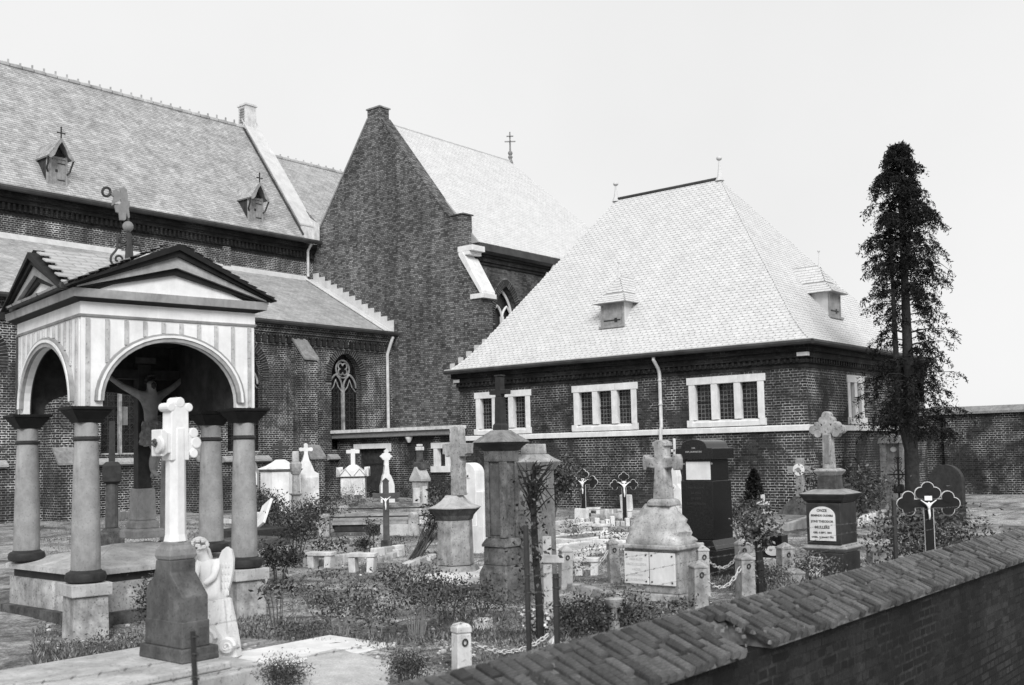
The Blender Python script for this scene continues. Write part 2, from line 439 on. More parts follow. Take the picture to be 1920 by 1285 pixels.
# ================================================================ helpers for buildings
def lancet(cx, h, z0, zs, za, n=9):
    c = ((za-zs)**2-h*h)/(2*h); r = h+c
    a1 = math.atan2(za-zs, c)
    Rr = [(cx-c+r*math.cos(a1*i/n), zs+r*math.sin(a1*i/n)) for i in range(n+1)]
    Lf = [(2*cx-x, z) for x, z in reversed(Rr[:-1])]
    pts = [(cx-h, z0), (cx+h, z0)]+Rr+Lf
    return pts, Rr, Lf
def voussoirs(Rr, Lf, depth, c0, c1, plane, parent, drop=0.25):
    """ring of bricks on edge round an arch, with its mortar bed behind"""
    path = [(Rr[0][0], Rr[0][1]-drop)]+Rr+Lf+[(Lf[-1][0], Lf[-1][1]-drop)]
    pts = []
    for a, b in zip(path, path[1:]):
        L = math.dist(a, b); m = max(1, round(L/0.025))
        for i in range(m): pts.append((a[0]+(b[0]-a[0])*i/m, a[1]+(b[1]-a[1])*i/m))
    pts.append(path[-1])
    f = (lambda a, z, c: (c, a, z)) if plane == 'x' else (lambda a, z, c: (a, c, z))
    b = MB(); acc = 0; i0 = 0
    def nrm(i):
        a = pts[max(0, i-2)]; c = pts[min(len(pts)-1, i+2)]
        t = (c[0]-a[0], c[1]-a[1]); L = math.hypot(*t) or 1
        return (t[1]/L, -t[0]/L)
    step = 3
    for i in range(0, len(pts)-step, step):
        p, q = pts[i], pts[i+step]; n0, n1 = nrm(i), nrm(i+step)
        g = 0.14
        P = (p[0]+(q[0]-p[0])*g, p[1]+(q[1]-p[1])*g); Q = (q[0]-(q[0]-p[0])*g, q[1]-(q[1]-p[1])*g)
        d = depth*random.uniform(0.95, 1.04)
        poly = [P, Q, (Q[0]+n1[0]*d, Q[1]+n1[1]*d), (P[0]+n0[0]*d, P[1]+n0[1]*d)]
        b.prism(poly, c0+random.uniform(-.004, .004), c1, axis=plane)
    b.build('arch_bricks', M['arch_brick'], parent, kind='stuff')
    b = MB(); vs = []; n = len(pts)
    for i in range(n):
        nn = nrm(i); vs.append(pts[i]); vs.append((pts[i][0]+nn[0]*depth*1.03, pts[i][1]+nn[1]*depth*1.03))
    cm = c0+0.009 if c1 > c0 else c0-0.009
    b.add([f(a, z, cm) for a, z in vs], [(2*i, 2*i+2, 2*i+3, 2*i+1) for i in range(n-1)])
    b.build('arch_joints', M['arch_joint'], parent, fix=False)
M['arch_brick'] = stone('arch_brick', 0.012, 0.035, 20, 0, 0.85, 0.3, island=0.5)
M['arch_joint'] = stone('arch_joint', 0.10, 0.42, 9, 0.3, 0.9, 0.2)

def shingles(name, O, A, U, length, span, w, ex, th, mat, parent, scallop=False, jit=0.004, lift=0.0):
    O, A, U = Vector(O), Vector(A).normalized(), Vector(U).normalized()
    N = A.cross(U)
    if N.z < 0: N = -N
    b = MB(); rows = int(length/ex)
    for j in range(rows):
        s = j*ex; a0, a1 = span(s+ex*0.5)
        if a1-a0 < w*0.3: continue
        i0 = math.floor(a0/w)-1; off = 0.5*w if j % 2 else 0.0
        for i in range(i0, int(a1/w)+2):
            l = max(a0, i*w+off); r = min(a1, (i+1)*w+off)
            if r-l < 0.15*w: continue
            g = 0.0025; l += g; r -= g
            ds = random.uniform(-jit, jit); t1 = th*random.uniform(0.8, 1.25)+lift
            top = s+ex*1.06
            if scallop and r-l > 0.8*w:
                m = (l+r)/2
                low = [(l, s+ex*0.42+ds), (l+(r-l)*0.18, s+ex*0.12+ds), (m, s+ds), (r-(r-l)*0.18, s+ex*0.12+ds), (r, s+ex*0.42+ds)]
            else: low = [(l, s+ds), (r, s+ds)]
            P = [O+A*a+U*q+N*(t1*(1-(q-s)/ex*0.85)) for a, q in low]
            Q = [O+A*a+U*q+N*(lift-0.004) for a, q in low]
            k = len(low)
            T = [O+A*r+U*top+N*(lift+0.002), O+A*l+U*top+N*(lift+0.002)]
            b.add(P+T+Q, [tuple(range(k+2))]+[(i2, k+2+i2, k+3+i2, i2+1) for i2 in range(k-1)])
    return b.build(name, mat, parent, fix=False, kind='stuff')

# ================================================================ sacristy
SX = 23.0; SY0, SY1 = 10.1, 20.6; SX1 = 31.0
SE = 3.87
def sacristy():
    t = empty('sacristy', (0, 0, 0), 0, 'long low brick sacristy with a tall pale slate hipped roof and white stone windows', 'building')
    wins = [(11.06, 13.14), (14.54, 16.60), (17.97, 20.04)]
    holes = [[(a+.09, 2.1), (b-.09, 2.1), (b-.09, 3.1), (a+.09, 3.1)] for a, b in wins]
    b = MB(); b.wall([(SY0, -.4), (SY1, -.4), (SY1, 3.62), (SY0, 3.62)], holes, 'x', SX, SX+.35)
    b.build('front_wall', M['brick_sac'], t)
    fh = [[(25.45, 2.1), (26.45, 2.1), (26.45, 3.1), (25.45, 3.1)]]
    b = MB(); b.wall([(SX+.352, -.4), (SX1, -.4), (SX1, 3.62), (SX+.352, 3.62)], fh, 'y', SY0, SY0+.35)
    b.build('flank_wall', M['brick_sac'], t)
    b = MB(); b.box(SX1-.35, SX1, SY0+.36, SY1, -.4, 3.6); b.box(SX+.36, SX1-.36, SY1-.35, SY1, -.4, 3.6); b.build('rear_wall', M['brick_dark'], t)
    # corbelled brick cornice
    for k, (z0, z1, d) in enumerate(((3.30, 3.40, .03), (3.40, 3.52, .07), (3.52, 3.66, .12), (3.66, 3.80, .18))):
        b = MB(); b.prism([(SX-d, SY0-d), (SX1, SY0-d), (SX1, SY0+.1), (SX+.1, SY0+.1), (SX+.1, SY1+d), (SX-d, SY1+d)], z0, z1-.002, axis='z')
        b.build('cornice_course', M['brick_dark'], t)
    b = MB(); y = SY0+.1
    while y < SY1: b.box(SX-.11, SX-.02, y, y+.06, 3.42, 3.515); y += .145
    x = SX+.1
    while x < SX1: b.box(x, x+.06, SY0-.11, SY0-.02, 3.42, 3.515); x += .145
    b.build('cornice_dentils', M['brick_dark'], t, kind='stuff')
    # string course
    ys = [SY0-.07]+[SY0+1.75*i for i in range(1, 6)]+[SY1-.02]
    for a, c in zip(ys, ys[1:]):
        o = MB(); o.add([(SX-.07, a+.003, 1.86), (SX+.04, a+.003, 1.86), (SX+.04, a+.003, 2.0), (SX-.03, a+.003, 1.995), (SX-.07, a+.003, 1.97),
                         (SX-.07, c-.003, 1.86), (SX+.04, c-.003, 1.86), (SX+.04, c-.003, 2.0), (SX-.03, c-.003, 1.995), (SX-.07, c-.003, 1.97)],
                        [(0, 1, 2, 3, 4), (5, 6, 7, 8, 9)]+[(i, (i+1) % 5, (i+1) % 5+5, i+5) for i in range(5)])
        o.build('band_stone', M['white'], t)
    xs = [SX+.05+1.6*i for i in range(6)]
    for a, c in zip(xs, xs[1:]):
        o = MB(); o.box(a+.003, c-.003, SY0-.07, SY0+.04, 1.86, 1.99); o.build('band_stone', M['white'], t)
    # windows
    def window(a, c, front, plane, blocks):
        w = empty('window', (0, 0, 0)); w.parent = t
        P = (lambda o, a0, a1, d0, d1, z0, z1: o.box(front+d0, front+d1, a0, a1, z0, z1)) if plane == 'x' else (lambda o, a0, a1, d0, d1, z0, z1: o.box(a0, a1, front+d0, front+d1, z0, z1))
        L = c-a; n = blocks
        for i in range(n):
            o = MB(); P(o, a+L*i/n+.003, a+L*(i+1)/n-.003, -.03, .22, 3.045, 3.22); o.build('lintel', M['white'], w, bevel=.006)
        jw = .165; pitch = (L-.10-jw)/n
        for i in range(n+1):
            m0 = a+.05+pitch*i; o = MB()
            # mullion with splayed reveals: broad face in front, narrower at the glass
            vs = [(-.018, m0), (-.018, m0+jw), (.06, m0+jw), (.20, m0+jw-.03), (.20, m0+.03), (.06, m0)]
            if plane == 'x': o.prism([(front+d, q) for d, q in vs], 2.185, 3.044, axis='z')
            else: o.prism([(q, front+d) for d, q in vs], 2.185, 3.044, axis='z')
            o.build('mullion', M['white'], w, bevel=.005)
        for i in range(n):
            m0 = a+.05+pitch*i+jw; m1 = m0+pitch-jw
            o = MB(); P(o, m0-.02, m1+.02, .165, .175, 2.19, 3.04); o.build('pane', M['glass'], w)
            o = MB(); zz = 2.25
            while zz < 3.0: P(o, m0-.01, m1+.01, .156, .163, zz-.004, zz+.004); zz += .105
            q = m0+.06
            while q < m1: P(o, q-.004, q+.004, .154, .162, 2.19, 3.04); q += .10
            for k in range(7):   # bowed lead lines of the glazing
                for qq in (m0+(m1-m0)*.3, m0+(m1-m0)*.7):
                    zc = 2.25+.105*(k+.5)
                    pts = [(qq+.05*math.cos(s), zc+.04*math.sin(s)) for s in [math.pi*j/5 for j in range(6)]]
                    o.tube([((front+.158, p, z) if plane == 'x' else (p, front+.158, z)) for p, z in pts], .0035, 4)
            o.build('lead_glazing', M['lead'], w)
            o = MB(); P(o, m0-.01, m1+.01, .12, .15, 2.62, 2.635); o.build('saddle_bar', M['iron'], w)
        for i in range(n):
            o = MB(); q0, q1 = a+.01+(L-.02)*i/n+.002, a+.01+(L-.02)*(i+1)/n-.002
            z = [(-.06, 2.012), (.2, 2.012), (.2, 2.185), (.12, 2.182), (-.03, 2.15), (-.06, 2.12)]
            vs = [((front+d, q, zz) if plane == 'x' else (q, front+d, zz)) for q in (q0, q1) for d, zz in z]
            o.add(vs, [tuple(range(6)), tuple(range(6, 12))]+[(k, (k+1) % 6, (k+1) % 6+6, k+6) for k in range(6)])
            o.build('sill', M['white'], w)
        for q in (a+.01, c-.16):
            o = MB(); P(o, q, q+.15, -.066, .1, 2.03, 2.183); o.build('sill_end', M['white'], w)
    for a, c in wins: window(a, c, SX, 'x', 3)
    window(25.38, 26.50, SY0, 'y', 2)
    # interior darkness behind the panes
    # roof: lower bell-cast skirt, then steep planes
    RX, RY0, RY1, RZ = 27.0, 14.15, 17.65, 9.1
    e = .28
    E = [(SX-e, SY0-e), (SX1+e, SY0-e), (SX1+e, SY1+e), (SX-e, SY1+e)]
    def at(p, q, f): return (p[0]+(q[0]-p[0])*f, p[1]+(q[1]-p[1])*f)
    top = [(RX, RY0), (RX, RY0), (RX, RY1), (RX, RY1)]
    rings = [(E, SE)]+[([at(E[i], top[i], k) for i in range(4)], SE+dz) for k, dz in ((.06, .185), (.13, .47), (.21, .86))]
    K, KZ = rings[-1]
    b = MB(); vs = []; fs = []
    for rg, z in rings: vs += [(x, y, z-.004) for x, y in rg]
    for j in range(len(rings)-1):
        for i in range(4): fs.append((4*j+i, 4*j+(i+1) % 4, 4*j+4+(i+1) % 4, 4*j+4+i))
    n0 = len(vs); vs += [(RX, RY0, RZ), (RX, RY1, RZ)]; q = n0-4
    b.add(vs, fs+[(q, q+1, n0), (q+1, q+2, n0+1, n0), (q+2, q+3, n0+1), (q+3, q, n0, n0+1)])
    b.build('roof', M['slate_under'], t)
    b = MB(); b.box(SX-e+.01, SX1+e-.01, SY0-e+.01, SY1+e-.01, SE-.075, SE-.012); b.build('soffit', M['wood_dark'], t)
    def face(p0, p1, q0, q1):
        """slates on the plane p0-p1 (low) to q0-q1 (high)"""
        p0, p1, q0, q1 = map(Vector, (p0, p1, q0, q1)); A = (p1-p0).normalized()
        U = (q0-p0)-A*(q0-p0).dot(A); Ln = U.length; U.normalize(); W = (p1-p0).length
        l1 = (q0-p0).dot(A); r1 = (q1-p0).dot(A); rows = max(1, round(Ln/.097))
        return shingles('slates', p0, A, U, Ln+.001, lambda s: (l1*s/Ln, W+(r1-W)*s/Ln), .165, Ln/rows, .0085, M['slate'], t, scallop=True, jit=.005)
    V = lambda p, z: (p[0], p[1], z)
    for (r0, z0), (r1, z1) in zip(rings, rings[1:]):
        face(V(r0[3], z0), V(r0[0], z0), V(r1[3], z1), V(r1[0], z1)); face(V(r0[0], z0), V(r0[1], z0), V(r1[0], z1), V(r1[1], z1))
    face(V(K[3], KZ), V(K[0], KZ), (RX, RY1, RZ), (RX, RY0, RZ)); face(V(K[0], KZ), V(K[1], KZ), (RX, RY0, RZ), (RX, RY0, RZ))
    b = MB(); b.tube([(RX, RY0, RZ+.02), (RX, RY1, RZ+.02)], .05, 6); b.build('ridge', M['gutter'], t)
    for y, L in ((RY0, .55), (RY1, .45)):
        b = MB(); b.lathe([(.13, RZ-.05), (.07, RZ+.1), (.03, RZ+L*.75), (.025, RZ+L)], 8, (RX, y)); b.ball((RX, y, RZ+L+.05), .085, 10, (1, 1, .8))
        b.build('finial', M['zinc'], t, smooth=True)
    # gutters
    for pts in ([(SX-e-.06, SY1+e, SE-.03), (SX-e-.06, SY0-e-.06, SE-.03)], [(SX-e-.06, SY0-e-.06, SE-.03), (SX1, SY0-e-.06, SE-.03)]):
        b = MB(); b.tube(pts, .062, 8); b.build('gutter', M['gutter'], t)
    b = MB(); b.tube([(SX-e-.065, SY1+e, SE+.035), (SX-e-.065, SY0-e-.1, SE+.035)], .018, 6); b.build('gutter_rim', M['zinc'], t)
    b = MB(); b.box(SX-.135, SX-.02, SY0-.135, SY0+.12, 3.545, 3.63); b.build('corner_stone', M['white'], t)
    b = MB(); b.box(SX-.135, SX-.02, SY1-.1, SY1+.13, 3.545, 3.63); b.build('corner_stone', M['white'], t)
    # downpipe
    y = 13.88; b = MB(); b.tube([(SX-e, y, 3.82), (SX-.3, y, 3.72), (SX-.12, y-.02, 3.5), (SX-.07, y-.02, 3.38), (SX-.07, y-.03, 2.06), (SX-.12, y-.03, 1.98), (SX-.12, y-.03, 1.7), (SX-.1, y-.03, 0)], .045, 8)
    b.build('downpipe', M['pipe'], t, smooth=True)
    for z in (3.2, 2.6, 1.2):
        b = MB(); b.lathe([(.058, z), (.058, z+.03)], 8, (SX-.08, y-.03)); b.build('pipe_bracket', M['zinc'], t)
    # roof dormers
    def dormer(p, face):
        d = empty('dormer', p, {'x': R(-90), 'y': 0}[face]); d.parent = t     # local -y looks out
        w = .36; h = .62
        b = MB(); b.box(-w, w, 0, 1.0, -.02, h); b.build('cheeks', M['zinc'], d)
        b = MB(); b.box(-w+.05, w-.05, -.02, .0-.001, .04, h-.02); b.build('shutter', M['wood_grey'], d)
        b = MB()
        for x0, x1, z0, z1 in ((-w, -w+.05, 0, h), (w-.05, w, 0, h), (-w+.05, w-.05, 0, .04), (-w+.05, w-.05, h-.07, h)): b.box(x0, x1, -.045, -.003, z0, z1)
        b.build('frame', M['wood_grey'], d)
        b = MB(); b.box(-w+.08, w-.12, -.032, -.021, .13, .16); b.box(-w+.42, w-.22, -.033, -.022, .09, .20); b.build('strap_hinge', M['iron'], d)
        b = MB(); b.box(-w-.04, w+.04, -.10, .02, -.06, -.0); b.build('sill', M['wood_grey'], d)
        # pyramid hood with kicked eaves
        o = w+.16; z0 = h-.02
        R_ = [(-o, -.20, z0), (o, -.20, z0), (o, 1.0, z0), (-o, 1.0, z0), (-.27, .10, z0+.30), (.27, .10, z0+.30), (.27, 1.2, z0+.30), (-.27, 1.2, z0+.30), (0, .34, z0+.78), (0, 1.4, z0+.78)]
        b = MB(); b.add(R_, [(0, 1, 5, 4), (1, 2, 6, 5), (3, 0, 4, 7), (4, 5, 8), (5, 6, 9, 8), (7, 4, 8, 9), (0, 3, 2, 1)]); b.build('hood', M['slate_under'], d, fix=True)
        T = lambda q: Vector(R_[q])
        def sh(a, c, e2, f2):
            p0, p1, q0, q1 = T(a), T(c), T(e2), T(f2); A = (p1-p0).normalized(); U = (q0-p0)-A*(q0-p0).dot(A); Ln = U.length; U.normalize(); W = (p1-p0).length
            l1 = (q0-p0).dot(A); r1 = (q1-p0).dot(A)
            shingles('hood_slates', p0, A, U, Ln, lambda s: (l1*s/Ln, W+(r1-W)*s/Ln), .2, .085, .016, M['slate'], d)
        sh(0, 1, 4, 5); sh(4, 5, 8, 8); sh(1, 2, 5, 6); sh(5, 6, 8, 9); sh(3, 0, 7, 4); sh(7, 4, 9, 8)
        b = MB(); b.lathe([(.05, z0+.72), (.022, z0+.85), (.014, z0+1.12)], 8, (0, .34)); b.ball((0, .34, z0+1.15), .04, 8); b.build('finial', M['zinc'], d, smooth=True)
    # find the roof points by height: front plane and flank plane
    def on_front(u, v):
        a = Vector((K[0][0], 0, KZ)); c = Vector((RX, 0, RZ)); n = Vector((-(c.z-a.z), 0, c.x-a.x)); d = ray(u, v); o = Vector((0, 0, EYE))
        return o+d*((a-o).dot(n)/d.dot(n))
    def on_flank(u, v):
        a = Vector((0, K[0][1], KZ)); c = Vector((0, RY0, RZ)); n = Vector((0, -(c.z-a.z), c.y-a.y)); d = ray(u, v); o = Vector((0, 0, EYE))
        return o+d*((a-o).dot(n)/d.dot(n))
    dormer(on_front(1150, 611), 'x'); dormer(on_flank(1564, 594), 'y')
    # vent grille low in the wall
    g = onX(1139, 880, SX); b = MB()
    for i in range(4): b.box(SX-.012, SX-.002, g.y-.11+.07*i, g.y-.08+.07*i, g.z-.12, g.z+.06)
    b.build('vent_grille', M['iron'], t)
    # step flashing where the roof meets the chapel gable
    b = MB(); n = 9
    for i in range(n):
        f0 = i/n; y = SY1+e-.05-(.95*f0); z = SE+.1+1.7*f0
        b.box(SX+.02+2.2*f0, SX+.06+2.35*f0, y, y+.16, z, z+.16)
    b.build('step_flashing', M['zinc'], t)
sacristy()

# ================================================================ flat-roofed annex between church and sacristy
def annex():
    t = empty('annex', (0, 0, 0), 0, 'low flat-roofed brick annex with a dark door, between the church aisle and the sacristy', 'building')
    y0, y1 = 20.603, 25.93
    da, dc, dz = 23.69, 24.93, 1.70
    wa, wc = 20.66, 21.66
    b = MB(); b.wall([(y0, -.4), (da, -.4), (da, dz), (dc, dz), (dc, -.4), (y1, -.4), (y1, 2.04), (y0, 2.04)], [[(wa, 1.09), (wc, 1.09), (wc, 1.70), (wa, 1.70)]], 'x', SX+.004, SX+.30)
    b.build('front_wall', M['brick_sac'], t)
    b = MB(); b.box(SX+.31, SX+2.4, y0, y1, 1.7, 2.03); b.build('roof_body', M['brick_dark'], t)
    b = MB(); b.prism([(SX-.20, 2.06), (SX-.20, 2.20), (SX-.24, 2.212), (SX+2.4, 2.212), (SX+2.4, 2.04), (SX-.1, 2.04)], 20.42, y1+.05, axis='y'); b.build('fascia', M['iron_grey'], t)
    b = MB(); b.box(SX-.27, SX+2.4, 20.38, y1+.30, 2.215, 2.315); b.build('coping_slab', M['white_old'], t)
    d = empty('door', (0, 0, 0)); d.parent = t
    n = 6
    for i in range(n):
        o = MB(); a = da+.04+(dc-da-.08)*i/n; c = da+.04+(dc-da-.08)*(i+1)/n
        o.box(SX+.13, SX+.16, a+.004, c-.004, -.1, dz-.03); o.build('plank', M['wood_dark'], d)
    for z in (.35, 1.2):
        o = MB(); o.box(SX+.118, SX+.129, da+.1, da+.62, z, z+.05); o.box(SX+.118, SX+.129, dc-.62, dc-.1, z, z+.05); o.build('strap_hinge', M['iron'], d)
    o = MB(); o.box(SX+.1, SX+.2, da, da+.04, -.1, dz); o.box(SX+.1, SX+.2, dc-.04, dc, -.1, dz); o.build('door_frame', M['wood_dark'], d)
    o = MB(); o.prism([(da-.22, 1.60), (da-.22, 1.86), (dc+.22, 1.86), (dc+.22, 1.60), (dc+.0, 1.60), (dc+.0, 1.705), (da-.0, 1.705), (da-.0, 1.60)], SX-.02, SX+.2, axis='x')
    o.build('lintel', M['white'], t, bevel=.005)
    w = empty('window', (0, 0, 0)); w.parent = t
    for n_, a, c, z0, z1, d0 in (('lintel', wa-.12, wc+.12, 1.66, 1.83, -.02), ('sill', wa-.12, wc+.12, .96, 1.14, -.05), ('jamb', wa-.02, wa+.12, 1.142, 1.658, -.015), ('jamb', wc-.12, wc+.02, 1.142, 1.658, -.015), ('mullion', (wa+wc)/2-.06, (wa+wc)/2+.06, 1.142, 1.658, -.012)):
        o = MB(); o.box(SX+d0, SX+.2, a, c, z0, z1); o.build(n_, M['white'], w, bevel=.005)
    o = MB(); o.box(SX+.16, SX+.17, wa, wc, 1.1, 1.7); o.build('pane', M['glass'], w)
    g = onX(767, 829, SX-.1); b = MB(); b.lathe([(.04, 1.86), (.10, 1.97), (.12, 2.03)], 8, (SX-.1, g.y)); b.build('spout', M['white'], t)
annex()

# ================================================================ church: nave and aisle
def church():
    t = empty('church', (0, 0, 0), 0, 'long brick church nave and aisle with steep tiled roofs and pointed windows', 'building')
    YA, YN = 25.95, 30.0; X0, X1 = 9.0, 25.53
    cs = [11.43, 15.43, 19.43, 23.43]; h = .64
    shapes = [lancet(c, h, 1.66, 4.05, 4.86) for c in cs]
    b = MB(); b.wall([(X0, -.4), (X1, -.4), (X1, 5.45), (X0, 5.45)], [s[0] for s in shapes], 'y', YA, YA+.4); b.build('aisle_wall', M['brick_aisle'], t)
    b = MB(); b.box(X0, X1, YN, YN+.4, 7.0, 8.75); b.build('nave_wall', M['brick_nave'], t)
    b = MB(); b.box(X0, X0+.3, YA+.41, 37, -.4, 8); b.build('end_wall', M['brick_dark'], t)
    for x in (17.9, 21.9):
        pt = onY(424, 480, YN).x if x > 20 else x
        b = MB(); b.box(pt-.16, pt+.16, YN-.05, YN+.1, 7.0, 8.7); b.build('pilaster', M['brick_nave'], t)
    # cornices
    for z0, z1, d in ((8.62, 8.72, .03), (8.72, 8.95, .06), (8.95, 9.08, .14), (9.08, 9.26, .22)):
        b = MB(); b.box(X0, X1, YN-d, YN+.1, z0, z1-.002); b.build('nave_cornice', M['brick_dark'], t)
    b = MB(); x = X0
    while x < X1-.1: b.box(x, x+.075, YN-.12, YN-.05, 8.74, 8.94); x += .16
    b.build('nave_dentils', M['brick_dark'], t, kind='stuff')
    for z0, z1, d in ((4.92, 4.99, .025), (5.22, 5.30, .05), (5.30, 5.42, .10), (5.42, 5.56, .16)):
        b = MB(); b.box(X0, X1, YA-d, YA+.1, z0, z1-.002); b.build('aisle_cornice', M['brick_aisle'], t)
    b = MB(); x = X0
    while x < X1-.1: b.box(x, x+.12, YA-.085, YA-.001, 5.0, 5.215); x += .235
    b.build('aisle_dentils', M['arch_brick'], t, kind='stuff')
    # roofs
    e0 = (YA-.22, 5.60); e1 = (YN, 7.95)
    b = MB(); b.prism([e0, e1, (e1[0], e1[1]-.25), (e0[0], e0[1]-.05)], X0, X1, axis='x'); b.build('aisle_roof', M['tile_under'], t)
    U = Vector((0, e1[0]-e0[0], e1[1]-e0[1])); L = U.length
    shingles('aisle_tiles', (0, e0[0], e0[1]), (1, 0, 0), U, L, lambda s: (X0, X1-.42), .17, .10, .012, M['tile_aisle'], t, jit=.006)
    b = MB(); b.prism([(YN-.12, 7.86), (YN, 7.86), (YN, 8.08), (YN-.03, 8.08)], X0, X1-.3, axis='x'); b.build('mortar_fillet', M['zinc'], t)
    n0 = (YN-.32, 9.30); n1 = (33.4, 14.3)
    XP = 24.95
    b = MB(); b.prism([n0, n1, (37.2, 9.3), (36.8, 9.2), (30.2, 9.2)], X0, XP, axis='x'); b.build('nave_roof', M['tile_under'], t)
    U = Vector((0, n1[0]-n0[0], n1[1]-n0[1])); L = U.length
    shingles('nave_tiles', (0, n0[0], n0[1]), (1, 0, 0), U, L, lambda s: (X0, XP), .17, .10, .013, M['tile'], t, jit=.008)
    b = MB(); x = X0
    while x < XP-.1:
        b.tube([(x, 33.4, 14.30), (x+.36, 33.4, 14.31)], [.085, .10], 7); b.box(x+.33, x+.38, 33.38, 33.42, 14.36, 14.36+random.uniform(.10, .17)); x += .40
    b.build('ridge_tiles', M['tile'], t, kind='stuff')
    # gable parapet with chimney-like block
    up = U.normalized(); nn = Vector((0, -up.z, up.y))
    def pz(y, off): f = (y-n0[0])/(n1[0]-n0[0]); return n0[1]+f*(n1[1]-n0[1])+off
    b = MB(); b.prism([(29.95, pz(29.95, -.2)), (29.95, pz(29.95, .30)), (33.4, pz(33.4, .30)), (33.4, pz(33.4, -.2))], XP+.003, XP+.60, axis='x'); b.build('parapet', M['white_old'], t)
    b = MB(); b.prism([(29.93, pz(29.93, .30)), (29.93, pz(29.93, .36)), (33.4, pz(33.4, .36)), (33.4, pz(33.4, .30))], XP-.06, XP+.66, axis='x'); b.build('parapet_coping', M['zinc'], t)
    b = MB(); b.tube([(XP-.03, 29.8, pz(29.8, .1)), (XP-.03, 33.3, pz(33.3, .1))], .035, 6); b.build('roof_gutter', M['gutter'], t)
    b = MB(); b.box(XP-.02, XP+.46, 33.15, 33.65, 14.2, 15.15); b.box(XP-.06, XP+.50, 33.11, 33.69, 15.15, 15.22); b.build('chimney', M['white_old'], t)
    b = MB()
    for k in range(6): b.box(XP-.045, XP-.021, 33.25, 33.55, 14.5+.1*k, 14.56+.1*k)
    b.build('chimney_louvres', M['wood_grey'], t)
    # lower roof behind the parapet
    l1 = (33.4, 13.45); l0 = (29.75, 10.02)
    b = MB(); b.prism([l0, l1, (37, 9.6), (36.9, 9.4), (30.2, 9.7)], XP+.61, 31.0, axis='x'); b.build('choir_roof', M['tile_under'], t)
    U2 = Vector((0, l1[0]-l0[0], l1[1]-l0[1])); L2 = U2.length
    shingles('choir_tiles', (0, l0[0], l0[1]), (1, 0, 0), U2, L2, lambda s: (XP+.61, 31.0), .17, .10, .012, M['tile_aisle'], t, jit=.007)
    b = MB(); x = XP+.7
    while x < 30.8: b.tube([(x, 33.4, 13.46), (x+.36, 33.4, 13.47)], [.08, .095], 7); b.box(x+.3, x+.35, 33.38, 33.42, 13.5, 13.62); x += .40
    b.build('ridge_tiles', M['tile'], t, kind='stuff')
    b = MB(); b.prism([(29.62, 9.26), (31.2, 9.26), (31.2, 11), (29.62, 9.98)], XP+.55, XP+.58, axis='x'); b.build('plastered_gusset', M['white_old'], t)
    # gutters and pipes
    b = MB(); b.tube([(X0, YN-.42, 9.30), (X1, YN-.42, 9.30)], .085, 8); b.build('nave_gutter', M['gutter'], t)
    b = MB(); b.tube([(X0, YA-.28, 5.60), (X1, YA-.28, 5.60)], .075, 8); b.build('aisle_gutter', M['gutter'], t)
    p = onY(576, 465, YN-.1); b = MB(); b.tube([(p.x, YN-.36, 9.25), (p.x, YN-.14, 9.0), (p.x, YN-.14, 8.05)], .05, 8); b.build('downpipe', M['pipe'], t, smooth=True)
    p = onY(726, 640, YA-.1); b = MB(); b.tube([(p.x+.12, YA-.26, 5.5), (p.x+.05, YA-.14, 5.1), (p.x, YA-.1, 4.9), (p.x, YA-.1, 2.3)], .055, 8); b.build('downpipe', M['pipe'], t, smooth=True)
    # zinc valley and stepped flashing at the chapel gable
    def az(y): return e0[1]+(y-e0[0])*(e1[1]-e0[1])/(e1[0]-e0[0])
    b = MB(); b.prism([(e0[0], az(e0[0])+.02), (YN, az(YN)+.02), (YN, az(YN)+.05), (e0[0], az(e0[0])+.05)], X1-.42, X1-.02, axis='x'); b.build('valley_gutter', M['zinc'], t)
    b = MB(); b.prism([(e0[0], az(e0[0])+.05), (YN, az(YN)+.05), (YN, az(YN)+.10), (e0[0], az(e0[0])+.10)], X1-.45, X1-.40, axis='x'); b.build('verge_strip', M['white'], t)
    n = 13; b = MB()
    for i in range(n):
        a = e0[0]+.1+(YN-e0[0]-.1)*i/n; c = e0[0]+.1+(YN-e0[0]-.1)*(i+1)/n
        b.prism([(a, az(a)+.03), (c, az(c)+.03), (c, az(c)+.26), (a, az(c)+.26)], X1-.012-.001*(i % 2), X1+.006, axis='x')
    b.build('step_flashing', M['zinc'], t)
    # buttresses
    for c in (13.45, 17.45, 21.45):
        bt = empty('buttress', (c, YA, 0)); bt.parent = t
        d, d2 = .60, .86; w = .24
        b = MB(); b.prism([(0, -.4), (0, 5.10), (-.06, 5.10), (-d, 4.5), (-d, -.4)], -w, w, axis='x'); b.build('upper_stage', M['brick_aisle'], bt)
        b = MB(); b.prism([(-d-.001, -.4), (-d-.001, 1.78), (-d2, 1.44), (-d2, -.4)], -w-.03, w+.03, axis='x'); b.build('lower_stage', M['brick_aisle'], bt)
        b = MB(); b.prism([(.01, 5.10), (.01, 5.19), (-.05, 5.19), (-d-.06, 4.53), (-d-.06, 4.47), (-d, 4.50), (-.06, 5.10)], -w-.045, w+.045, axis='x'); b.build('weathering', M['grey_stone'], bt)
        b = MB(); b.prism([(-d-.003, 1.785), (-d-.003, 1.85), (-d2-.06, 1.47), (-d2-.06, 1.41), (-d2, 1.445)], -w-.07, w+.07, axis='x'); b.build('lower_weathering', M['grey_stone'], bt)
